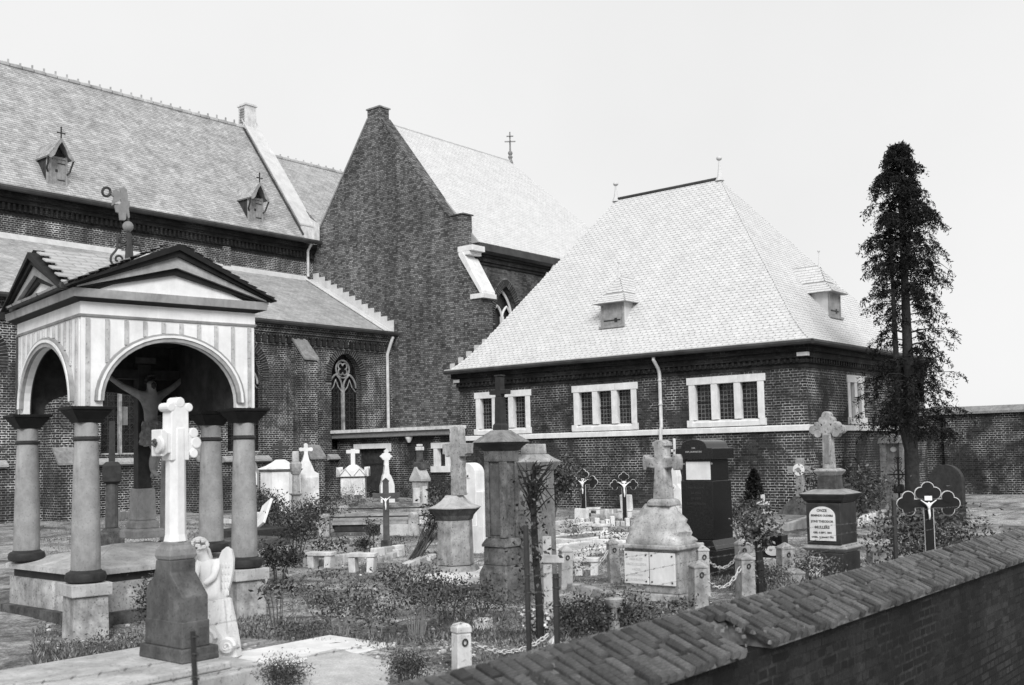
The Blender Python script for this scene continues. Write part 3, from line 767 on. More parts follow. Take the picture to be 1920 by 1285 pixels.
    # windows
    for c, (pts, Rr, Lf) in zip(cs, shapes):
        w = empty('window', (0, 0, 0)); w.parent = t
        voussoirs(Rr, Lf, .23, YA-.016, YA+.02, 'y', w)
        b = MB(); b.prism([(a, z) for a, z in pts], YA+.24, YA+.25, axis='y'); b.build('pane', M['glass'], w)
        b = MB(); yv = YA+.17
        b.box(c-.045, c+.045, yv-.04, yv+.05, 1.66, 3.75)
        for s in (-1, 1):
            p2, r2, l2 = lancet(c+s*.30, .27, 1.7, 3.72, 4.15, 7)
            b.tube([(a, yv, z) for a, z in [r2[0]]+r2+l2], .035, 5)
            b.tube([(c+s*.30-.27+.02, yv, 3.60), (c+s*.30-.10, yv, 3.75), (c+s*.30, yv, 3.98), (c+s*.30+.10, yv, 3.75), (c+s*.30+.27-.02, yv, 3.60)], .022, 5)
        for k in range(4):
            a0 = math.pi/2*k+math.pi/4
            cc = (c+.13*math.cos(a0), 4.33+.13*math.sin(a0))
            b.tube([(cc[0]+.10*math.cos(a0+q), yv, cc[1]+.10*math.sin(a0+q)) for q in [(-2.2+4.4*j/7) for j in range(8)]], .026, 5)
        b.tube([(c+.29*math.cos(q), yv, 4.33+.29*math.sin(q)) for q in [2*math.pi*j/18 for j in range(18)]], .03, 5, closed=True)
        b.build('tracery', M['tracery'], w)
        b = MB()
        for s in (-1, 1):
            x0, x1 = c+s*.045, c+s*(h-.02)
            x0, x1 = min(x0, x1), max(x0, x1)
            for k in range(14):
                z = 1.75+k*.15; b.box(x0, x1, YA+.225, YA+.235, z-.005, z+.005)
            for k in range(3): xx = x0+(x1-x0)*(k+.5)/3; b.box(xx-.005, xx+.005, YA+.222, YA+.233, 1.66, 3.9)
            for k in range(5):
                zc = 1.95+k*.42
                b.tube([((x0+x1)/2+.17*math.cos(q), YA+.228, zc+.17*math.sin(q)) for q in [2*math.pi*j/12 for j in range(12)]], .005, 4, closed=True)
                for q in (1, -1): b.tube([((x0+x1)/2-.2, YA+.227, zc-q*.19), ((x0+x1)/2+.2, YA+.227, zc+q*.19)], .005, 4)
        b.build('lead_glazing', M['lead_dim'], w)
        if abs(c-15.43) < .1:
            b = MB(); b.box(c+.05, c+.26, YA+.205, YA+.212, 2.45, 2.95); b.build('casement_pane', M['glass_lit'], w)
        b = MB(); b.prism([(YA+.2, 1.70), (YA-.16, 1.46), (YA-.16, 1.40), (YA-.10, 1.40), (YA+.0, 1.36), (YA+.2, 1.36)], c-h-.20, c+h+.20, axis='x')
        b.build('sill', M['sillstone'], w)
    # roof dormers of the nave
    def dormer(c):
        y = YN+.05; z = pz(y, 0); d = empty('dormer', (c, y, z)); d.parent = t; d.scale = (.80, .9, .86)
        w = .40; h_ = .98
        b = MB(); b.box(-w, w, .02, 1.0, -.15, h_); b.build('cheeks', M['wood_dark'], d)
        n = 4
        for i in range(n):
            a = -w+.07+(2*w-.14)*i/n; b = MB(); b.box(a+.004, a+(2*w-.14)/n-.004, -.03, .018, -.02, h_-.12); b.build('plank', M['wood_grey'], d)
        b = MB()
        for x0, x1, z0, z1 in ((-w, -w+.07, -.05, h_), (w-.07, w, -.05, h_), (-w+.07, w-.07, h_-.12, h_-.04), (-w+.07, w-.07, -.09, -.02)): b.box(x0, x1, -.06, .01, z0, z1)
        b.build('frame', M['wood_grey'], d)
        b = MB(); b.box(.02, w-.09, -.045, -.031, .12, .15); b.box(.02, w-.09, -.045, -.031, h_-.28, h_-.25); b.cbox((-.02, -.038, .45), (.09, .014, .09)); b.build('ironwork', M['iron'], d)
        # hood: steep little roof with a pointed bargeboard, on brackets
        zz = h_-.10; ap = h_+.56; o = w+.07
        b = MB()
        for s in (-1, 1):
            b.add([(s*o, -.33, zz), (0, -.33, ap), (0, 1.5, ap), (s*o, 1.5, zz), (s*o, -.33, zz-.05), (0, -.33, ap-.06), (0, 1.5, ap-.06), (s*o, 1.5, zz-.05)],
                  [(0, 1, 2, 3), (4, 5, 6, 7), (0, 1, 5, 4), (3, 2, 6, 7), (0, 3, 7, 4)])
        b.build('hood', M['tile_under'], d)
        for s in (-1, 1):
            A = Vector((0, -s, 0)); U = Vector((-s*o, 0, ap-zz)); 
            shingles('hood_tiles', (s*o, -.33 if s < 0 else 1.5, zz), (0, 1 if s < 0 else -1, 0), U, U.length, lambda q: (0, 1.83), .15, .09, .014, M['tile'], d)
        bb = []
        for s in (-1, 1):
            b = MB(); pts = [(s*o, zz-.10), (s*o, zz), (0, ap), (0, ap-.14), (s*.13, ap-.32), (s*.21, ap-.50), (s*.27, zz+.02), (s*(o-.06), zz-.10)]
            b.prism(pts, -.36, -.335, axis='y'); b.build('bargeboard', M['wood_grey'], d)
            b = MB(); b.tube([(s*(w-.03), -.05, .35), (s*(w+.05), -.12, .45), (s*(w+.06), -.22, .62), (s*(w+.1), -.30, zz-.05)], .035, 5); b.build('bracket', M['wood_dark'], d)
        b = MB(); b.prism([(-w, zz), (w, zz), (0, ap-.12)], .0, .02, axis='y'); b.build('gable_board', M['wood_dark'], d)
        b = MB(); b.box(-.02, .02, -.32, -.28, ap-.05, ap+.36); b.box(-.13, .13, -.318, -.282, ap+.16, ap+.20)
        for q in ((0, ap+.38), (-.14, ap+.18), (.14, ap+.18)): b.ball((q[0], -.3, q[1]), .035, 6)
        b.build('cross', M['iron'], d)
    dormer(15.66); dormer(22.95)
M['tracery'] = stone('tracery_stone', 0.16, 0.50, 6, 0.5, 0.85, 0.3)
M['lead_dim'] = flat('lead_dim', 0.045, 0.6)
M['sillstone'] = stone('sill_stone', 0.30, 0.48, 14, 0.2, 0.9, 0.5, spots=0.4)
church()

# ================================================================ chapel with the big gable
def chapel():
    t = empty('chapel', (0, 0, 0), 0, 'tall brick chapel gable with a pale slate roof, its buttress capped in white stone', 'building')
    XG = 25.55; YR = 22.62
    b = MB(); b.prism([(30.3, -.4), (30.3, 9.2), (29.68, 9.2), (29.68, 9.72), (29.48, 9.98), (27.02, 13.28), (27.02, 13.66), (26.40, 13.66), (26.40, 13.22), (23.24, 9.22), (YR, 9.22), (YR, -.4)], XG, XG+.45, axis='x')
    b.build('gable_wall', M['brick_gable'], t)
    b = MB(); b.prism([(27.0, 13.31), (29.46, 10.02), (29.68, 9.76), (29.72, 9.80), (29.50, 10.07), (27.02, 13.38)], XG-.03, XG+.5, axis='x'); b.build('coping', M['grey_stone'], t)
    b = MB(); b.prism([(26.42, 13.25), (23.25, 9.25), (22.58, 9.25), (22.58, 9.29), (23.23, 9.29), (26.38, 13.31)], XG-.02, XG+.5, axis='x'); b.build('coping', M['brick_gable'], t)
    b = MB(); b.box(XG-.04, XG+.5, 26.36, 27.06, 13.66, 13.71); b.build('pinnacle_cap', M['grey_stone'], t)
    s = lancet(27.68, .60, 3.6, 6.0, 7.12)
    b = MB(); b.wall([(XG+.451, -.4), (36, -.4), (36, 7.9), (XG+.451, 7.9)], [s[0]], 'y', YR, YR+.4); b.build('side_wall', M['brick_chapel_side'], t)
    w = empty('window', (0, 0, 0)); w.parent = t
    voussoirs(s[1], s[2], .26, YR-.016, YR+.02, 'y', w)
    b = MB(); b.prism(s[0], YR+.27, YR+.28, axis='y'); b.build('pane', M['glass'], w)
    b = MB(); yv = YR+.2
    p2, r2, l2 = lancet(27.68, .52, 3.6, 6.0, 6.98); b.tube([(27.68+.52, yv, 4)]+[(a, yv, z) for a, z in r2+l2]+[(27.68-.52, yv, 4)], .05, 5)
    for q in (-1, 1):
        p2, r2, l2 = lancet(27.68+q*.25, .25, 3.6, 6.0, 6.45, 6); b.tube([(a, yv, z) for a, z in r2+l2], .045, 5)
    b.box(27.63, 27.73, yv-.05, yv+.05, 3.6, 6.1); b.build('tracery', M['white'], w)
    for z0, z1, d in ((7.70, 7.80, .05), (7.80, 7.95, .10), (7.95, 8.2, .16)):
        b = MB(); b.box(XG+.46, 36, YR-d, YR+.1, z0, z1-.002); b.build('cornice_course', M['brick_dark'], t)
    b = MB(); b.prism([(YR-.30, 8.36), (YR-.34, 8.10), (YR-.24, 8.02), (YR-.1, 8.02), (YR-.1, 8.36)], XG+.46, 36, axis='x'); b.build('box_gutter', M['gutter'], t)
    b = MB(); b.box(XG-.012, XG+.62, 22.22, YR+.24, 8.02, 8.20); b.box(XG-.008, XG+.6, 22.36, YR+.16, 7.90, 8.02); b.build('kneeler_block', M['white'], t, bevel=.01)
    # buttresses
    for x0, x1 in ((XG-.006, XG+.55), (29.9, 30.45)):
        bt = empty('buttress', (0, 0, 0)); bt.parent = t
        b = MB(); b.prism([(YR, -.4), (YR, 7.85), (YR-.05, 7.85), (YR-.72, 6.5), (YR-.72, -.4)], x0, x1, axis='x'); b.build('shaft', M['brick_gable'], bt)
        b = MB(); b.prism([(YR+.16, 7.90), (YR+.16, 8.0), (YR, 8.0), (YR-.80, 6.66), (YR-.80, 6.58), (YR-.72, 6.58)], x0-.05, x1+.05, axis='x'); b.build('weathering', M['white'], bt)
        b = MB(); b.box(x0-.05, x1+.06, YR-.86, YR-.3, 6.42, 6.575); b.build('weathering_foot', M['white'], bt, bevel=.01)
    # roof
    e = (YR-.30, 8.34); r = (26.7, 13.28); XR = 33.15; XE = 36.4
    yl = 2*26.7-e[0]
    b = MB(); b.add([(XG+.4, e[0], e[1]), (XE, e[0], e[1]), (XE, yl, e[1]), (XG+.4, yl, e[1]), (XG+.4, r[0], r[1]), (XR, r[0], r[1])],
                    [(0, 1, 5, 4), (1, 2, 5), (2, 3, 4, 5), (0, 4, 3), (0, 3, 2, 1)]); b.build('roof', M['slate_under'], t)
    U = Vector((0, r[0]-e[0], r[1]-e[1])); L = U.length
    shingles('slates', (0, e[0], e[1]), (1, 0, 0), U, L, lambda s_: (XG+.46, XE+(XR-XE)*s_/L), .2, .11, .008, M['slate'], t, jit=.003)
    b = MB(); b.tube([(XG+.5, r[0], r[1]+.01), (XR, r[0], r[1]+.01)], .04, 6); b.build('ridge', M['zinc'], t)
    b = MB(); b.lathe([(.12, 13.2), (.06, 13.38), (.10, 13.46), (.04, 13.56), (.025, 14.5)], 8, (XR, 26.7)); b.ball((XR, 26.7, 13.62), .10, 8)
    for z, L_ in ((14.1, .22), (14.32, .14)):
        for a in (0, R(90)): b.M = Matrix.Translation((XR, 26.7, z)) @ Matrix.Rotation(a+R(40), 4, 'Z'); b.box(-L_, L_, -.02, .02, -.02, .02); b.M = None
    b.build('finial', M['iron_grey'], t, smooth=True)
    p = onY(1034, 492, YR-.2); b = MB(); b.tube([(p.x, YR-.3, 8.1), (p.x, YR-.15, 7.8), (p.x, YR-.1, 7.3)], .05, 8); b.build('downpipe', M['white'], t)
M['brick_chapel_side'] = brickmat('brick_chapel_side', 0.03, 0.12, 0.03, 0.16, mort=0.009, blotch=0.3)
chapel()
# ================================================================ helpers for monuments, plants and figures
class Mon:
    """a thing standing on the ground; local -y is its front, local x its right-hand side; f() and g() read photo pixels on its planes"""
    def __init__(s, name, label, cat, u=None, v=None, p=None, rot=R(-90), group=None, z=0.0):
        if p is None: p = onZ(u, v, z)
        s.p = Vector((p[0], p[1], 0)); s.rot = rot
        s.ex = Vector((math.cos(rot), math.sin(rot), 0)); s.ey = Vector((-math.sin(rot), math.cos(rot), 0))
        s.o = empty(name, s.p, rot, label, cat, group)
    def f(s, u, v, off=0.0):
        d = ray(u, v); o = Vector((0, 0, EYE)); q = s.p+s.ey*off
        k = (q-o).dot(s.ey)/d.dot(s.ey); w = o+d*k
        return ((w-s.p).dot(s.ex), w.z)
    def g(s, u, v, off=0.0):
        d = ray(u, v); o = Vector((0, 0, EYE)); q = s.p+s.ex*off
        k = (q-o).dot(s.ex)/d.dot(s.ex); w = o+d*k
        return ((w-s.p).dot(s.ey), w.z)
    def x(s, u, v, off=0.0): return s.f(u, v, off)[0]
    def z(s, v, off=0.0):
        q = s.p+s.ey*off; return hgt(q, v)
def facecam(p, turn=0.0):
    return math.atan2(p[1], p[0])-math.pi/2+turn
def disc(b, cx, cz, r, y0, y1, n=14):
    b.prism([(cx+r*math.cos(2*math.pi*i/n), cz+r*math.sin(2*math.pi*i/n)) for i in range(n)], y0, y1, axis='y')
def skin(name, joints, edges, mat, parent, sub=1, root=0):
    me = bpy.data.meshes.new(name)
    bm = bmesh.new(); L = bm.verts.layers.skin.verify(); vv = []
    for i, j in enumerate(joints):
        v = bm.verts.new(j[0]); r = j[1]; v[L].radius = (r, r) if not isinstance(r, tuple) else r; v[L].use_root = (i == root); vv.append(v)
    for a, c in edges: bm.edges.new((vv[a], vv[c]))
    bm.to_mesh(me); bm.free()
    me.materials.append(mat)
    o = bpy.data.objects.new(name, me); link(o, parent)
    m = o.modifiers.new('skin', 'SKIN'); m.use_smooth_shade = True
    m = o.modifiers.new('sub', 'SUBSURF'); m.levels = sub; m.render_levels = sub
    return o
def leaves(name, P, S, mat, parent=None, elong=1.9, seed=1, droop=0.0, flat_=0.0, kind=None, fold=0.25):
    g = np.random.default_rng(seed); P = np.asarray(P, float); n = len(P); S = np.broadcast_to(np.asarray(S, float), (n,))
    d = g.normal(size=(n, 3)); d[:, 2] = d[:, 2]*(1-flat_)-droop; d /= np.linalg.norm(d, axis=1)[:, None]
    a = g.normal(size=(n, 3)); a[:, :2] *= (1-flat_); a[:, 2] += flat_*2
    s = np.cross(d, a); s /= (np.linalg.norm(s, axis=1)[:, None]+1e-9); nn = np.cross(s, d)
    w = S/elong
    V = np.empty((n, 4, 3)); V[:, 0] = P; V[:, 1] = P+d*(S*.5)[:, None]+s*(w*.5)[:, None]+nn*(w*fold)[:, None]
    V[:, 2] = P+d*S[:, None]; V[:, 3] = P+d*(S*.5)[:, None]-s*(w*.5)[:, None]+nn*(w*fold)[:, None]
    me = bpy.data.meshes.new(name); me.vertices.add(n*4); me.vertices.foreach_set('co', V.reshape(-1))
    me.loops.add(n*4); me.loops.foreach_set('vertex_index', np.arange(n*4, dtype=np.int32))
    me.polygons.add(n); me.polygons.foreach_set('loop_start', np.arange(n, dtype=np.int32)*4); me.polygons.foreach_set('loop_total', np.full(n, 4, np.int32))
    me.update(); me.validate(); me.materials.append(mat)
    o = bpy.data.objects.new(name, me); link(o, parent)
    if kind: o['kind'] = kind
    return o
_seed = [100]
def bush(name, label, cat, p, rad, h, n, size, mat='leaf', stems=7, group=None, low=0.25, spread=1.0, stem_r=0.008, twig='twig', clump=None, elong=1.9, lean=(0, 0), shape='bush'):
    _seed[0] += 1; rn = random.Random(_seed[0]); g = np.random.default_rng(_seed[0])
    t = empty(name, (p[0], p[1], gz(p[0], p[1])), 0, label, cat, group)
    b = MB(); tips = []
    for i in range(stems):
        a = 2*math.pi*i/stems+rn.uniform(-.4, .4); rr = rad*rn.uniform(.35, 1.0)*spread; hh = h*rn.uniform(.65, 1.0)
        e = Vector((rr*math.cos(a)+lean[0]*hh, rr*math.sin(a)+lean[1]*hh, hh)); s0 = Vector((.04*math.cos(a), .04*math.sin(a), -.05))
        m = s0.lerp(e, .5)+Vector((-.12*rr*math.cos(a), -.12*rr*math.sin(a), .08*hh))
        b.tube([s0, s0.lerp(m, .6), m, m.lerp(e, .6), e], [stem_r, stem_r*.9, stem_r*.75, stem_r*.55, stem_r*.3], 5)
        for f in (1.0, .8, .6):
            q = m.lerp(e, f) if f > .5 else m
            tips.append(q)
            k = q+Vector((rn.uniform(-1, 1)*rad*.35, rn.uniform(-1, 1)*rad*.35, rn.uniform(-.1, .25)*h*.5))
            b.tube([q, q.lerp(k, .5)+Vector((0, 0, .02)), k], [stem_r*.5, stem_r*.4, stem_r*.2], 4); tips.append(k)
    b.build('stems', M[twig], t, fix=False)
    tips = np.array([tuple(q) for q in tips]); tips = tips[tips[:, 2] > h*low] if (tips[:, 2] > h*low).any() else tips
    c = clump or rad*.28; n = int(n*1.9); size = size*.78
    idx = g.integers(0, len(tips), n)
    P = tips[idx]+g.normal(size=(n, 3))*np.array([c, c, c*.8]); P = P[P[:, 2] > 0.02]
    leaves('foliage', P, size*g.uniform(.6, 1.25, len(P)), M[mat], t, elong, _seed[0])
    return t

# ================================================================ grave kerbs, monuments ... from near to far
def plain(name, label, cat, u, v, **k): return Mon(name, label, cat, u, v, **k)

# ---------- stepped slab and the white cross on its grey pedestal
def white_cross():
    m = Mon('slab_platform', 'broad pale stone slab under the white cross pedestal in the front corner', 'slab', p=(3.6, 6.45))
    b = MB(); b.box(-.66, .64, -1.3, .98, -.1, .115); b.build('lower_slab', M['slab'], m.o, bevel=.012)
    b = MB(); b.box(-.50, .52, -1.3, .72, .117, .165); b.build('upper_slab', M['slab'], m.o, bevel=.012)
    zb = .166
    m = Mon('cross_monument', 'white stone cross with lobed arms on a stepped dark grey pedestal', 'monument', p=(4.18, 6.36))
    X0 = m.x(341.5, 1240, -.13); Xl = m.x(260, 1200, -.13)
    zp = m.z(1213, -.13)
    b = MB(); b.box(Xl, X0, -.13, .16, zb, zp, 0.004, .004); b.build('plinth', M['pedestal'], m.o, bevel=.008)
    o = -.10; F_ = lambda u, v: m.f(u, v, o)
    r0 = m.x(342.5, 1160, o)-.002; l0 = m.x(274, 1150, o); r1 = m.x(319, 1065, o); l1 = m.x(292, 1052, o)
    za, zc_, zt = m.z(1117, o), m.z(1075, o), m.z(1051, o)
    poly = [(l0, zp), (r0, zp), (r0, za), (r1, zc_), (r1, zt), (l1, zt), (l1-.01, zc_+.02), (l1-.03, zc_-.03), (l0+.01, za+.06), (l0, za+.01)]
    b = MB(); b.prism(poly, o, .10, axis='y'); b.build('pedestal', M['pedestal'], m.o, bevel=.007)
    zs = m.z(1163, o); b = MB(); b.box(l0-.006, r0+.007, o-.006, .106, zp+.001, zs); b.build('pedestal_base', M['pedestal'], m.o, bevel=.006)
    cx = (l1+r1)/2; w = (r1-l1)/2
    b = MB(); b.sq([(w, zt+.001), (w*1.10, zt+.03), (w*1.04, zt+.07), (w*.82, zt+.095), (w*.80, zt+.12)], (cx, 0), .098/w); b.build('base_moulding', M['grey_stone'], m.o, bevel=.008)
    # shaft, chamfered
    zb2 = zt+.12; ztop = m.z(752, 0); za1 = m.z(803, 0); za0 = m.z(858, 0); zac = (za1+za0)/2
    b = MB(); b.lathe([(.082, zb2), (.072, zb2+.05), (.068, za0-.04), (.066, za1)], 8, (cx, 0), R(22.5)); b.build('shaft', M['white'], m.o, bevel=.004)
    # cross head: arms along the depth axis, so its face looks to the right
    b = MB(); t_ = .052
    b.prism([(-.12, zac-.07), (.12, zac-.07), (.12, zac+.07), (-.12, zac+.07)], cx-t_, cx+t_, axis='x')
    b.prism([(-.072, za0-.02), (.072, za0-.02), (.066, ztop-.03), (-.066, ztop-.03)], cx-t_-.004, cx+t_+.004, axis='x')
    def lobe(y, z, r): b.prism([(y+r*math.cos(q), z+r*math.sin(q)) for q in [2*math.pi*i/14 for i in range(14)]], cx-t_-.006-r*.04, cx+t_+.006+r*.04, axis='x')
    for s in (-1, 1):
        if s > 0: lobe(s*.128, zac, .040); lobe(s*.108, zac+.066, .036); lobe(s*.108, zac-.074, .032)
    b.prism([(-.10, zac-.07), (-.13, zac-.09), (-.15, zac-.09), (-.15, zac+.09), (-.13, zac+.09), (-.10, zac+.07)], cx-t_-.009, cx+t_+.009, axis='x')
    lobe(-.07, ztop-.045, .03); lobe(.07, ztop-.045, .03); lobe(0, ztop-.012, .036)
    b.build('cross_head', M['white'], m.o, bevel=.006)
    b = MB(); b.M = Matrix.Translation((cx+t_-.01, -.162, zac-.015)) @ Matrix.Rotation(R(90), 4, 'X'); b.lathe([(.06, -.012), (.055, .008), (.04, .014), (.015, .012)], 16); b.M = None; b.build('medallion', M['white_old'], m.o, smooth=True)
    b = MB(); b.M = Matrix.Translation((cx+t_-.02, -.182, zac+.0))
    for i in range(5): a = 2*math.pi*i/5; b.ball((.018*math.cos(a), -.004, .018*math.sin(a)), .012, 6)
    b.M = None; b.build('flower_ornament', M['dark_stone'], m.o, smooth=True)
    # lower ledger slab behind
    m2 = Mon('ledger_slab', 'smooth white ledger slab lying behind the white cross pedestal', 'slab', p=(5.0, 6.35))
    b = MB(); b.box(-.36, .42, -.38, .85, -.08, .05, .01, .01); b.build('slab', M['white'], m2.o, bevel=.01)
white_cross()

def angel():
    p = onZ(398, 1128, .40); p = Vector((.763*8.15+.646*(-.2605*8.15), .646*8.15+.763*.2605*8.15, 0))
    rot = facecam(p, R(-20)); k = 8.15/F
    t = empty('angel_statue', (p.x, p.y, 0), rot, 'white kneeling cherub statue with folded wings beside the grey pedestal', 'statue')
    z0 = hgt(p, 1130)
    def P(u, v, y=0): return ((u-398)*k, y, hgt(p, v))
    m = M['white']
    J = [(P(398, 1112), .050), (P(395, 1090), .058), (P(391, 1068), .060), (P(386, 1052, -.01), .040), (P(379, 1038, -.03), .028), (P(376, 1026, -.05), .058),   # hips waist chest neck throat head
         (P(374, 1056, -.04), .030), (P(371, 1078, -.09), .024), (P(378, 1090, -.13), .017), (P(404, 1056, -.02), .030), (P(408, 1080, -.09), .024), (P(392, 1092, -.14), .017),
         (P(386, 1118, -.08), .042), (P(384, 1128, .06), .028), (P(408, 1119, -.06), .042), (P(413, 1128, .08), .028)]
    Ed = [(0, 1), (1, 2), (2, 3), (3, 4), (4, 5), (2, 6), (6, 7), (7, 8), (2, 9), (9, 10), (10, 11), (0, 12), (12, 13), (0, 14), (14, 15)]
    J = [(q, r*1.22) for q, r in J]; skin('body', J, Ed, m, t, 2)
    b = MB(); rn = random.Random(4); hc = Vector(P(376, 1024, -.05))
    for i in range(46):
        a = rn.uniform(0, 6.28); e = rn.uniform(-.15, 1.5); q = hc+Vector((math.cos(a)*math.cos(e), math.sin(a)*math.cos(e), math.sin(e)))*.062
        b.ball(q, .017, 6)
    b.build('curly_hair', m, t, smooth=True)
    b = MB(); f = hc+Vector((-.01, -.058, -.02)); b.ball(f+Vector((0, -.004, -.005)), .010, 6, (1, 1, 1.5)); b.ball(f+Vector((-.022, .004, .012)), .008, 6); b.ball(f+Vector((.022, .004, .012)), .008, 6); b.ball(f+Vector((0, 0, -.028)), .011, 6, (1.4, .7, .5))
    b.build('face', M['white_old'], t, smooth=True)
    for s, uo in ((1, 418), (-1, 384)):
        b = MB()
        out = [(402, 1070), (404, 1048), (410, 1034), (419, 1027), (428, 1033), (432, 1050), (431, 1072), (426, 1096), (418, 1122), (413, 1127), (409, 1112), (405, 1090)]
        if s > 0: pts = [((u-398)*k, hgt(p, v)) for u, v in out]
        else: pts = [(-(u-398)*k*.75-.02, hgt(p, v)+.01) for u, v in out]
        b.prism(pts, .05, .095, axis='y')
        rows = 5
        for r_ in range(rows):
            for c_ in range(4):
                x = (406+c_*6+r_*-.5-398)*k*(1 if s > 0 else -.75); z = hgt(p, 1062+r_*13); b.ball((x, .05, z), .016, 6, (.55, .5, 1.9))
        b.build('wing', m, t, smooth=True, bevel=.008)
    b = MB(); rn = random.Random(6)
    n = 40; vs_ = []; fs = []; rows = 9
    for j in range(rows):
        f = j/(rows-1); z = .04+(z0+.03-.04)*f; r0 = .165-.05*f
        for i in range(n):
            a = 2*math.pi*i/n; r = r0*(1+.10*math.sin(7*a+f*1.5)+.05*math.sin(13*a-f*2)); vs_.append((r*1.1*math.cos(a)+.01, r*.85*math.sin(a)-.01, z))
    for j in range(rows-1):
        for i in range(n): fs.append((j*n+i, j*n+(i+1) % n, (j+1)*n+(i+1) % n, (j+1)*n+i))
    fs.append(tuple(range((rows-1)*n, rows*n))); b.add(vs_, fs)
    b.build('draped_seat', M['white_old'], t, smooth=True)
    s = empty('scroll_ornament', tuple(p*.968+_rt*.045)[:2]+(0,), rot, 'small white curled scroll ornament lying on the ledger slab by the cherub', 'ornament')
    b = MB()
    for c, r0 in (((-.07, -.03, .20), .065), ((.09, -.05, .15), .05)):
        b.tube([(c[0]+(r0*(1-i/26))*math.cos(i*.55), c[1]-.05, c[2]+(r0*(1-i/26))*math.sin(i*.55)) for i in range(20)], .022, 6)
        b.M = Matrix.Translation(c) @ Matrix.Rotation(R(90), 4, 'X'); b.lathe([(r0*.9, -.06), (r0, -.03), (r0, .04), (r0*.8, .05)], 14); b.M = None
    b.prism([(-.14, .06), (.15, .06), (.13, .14), (.04, .20), (-.03, .30), (-.12, .26)], -.05, .06, axis='y'); b.build('scrolls', m, s, smooth=True, bevel=.01)
angel()

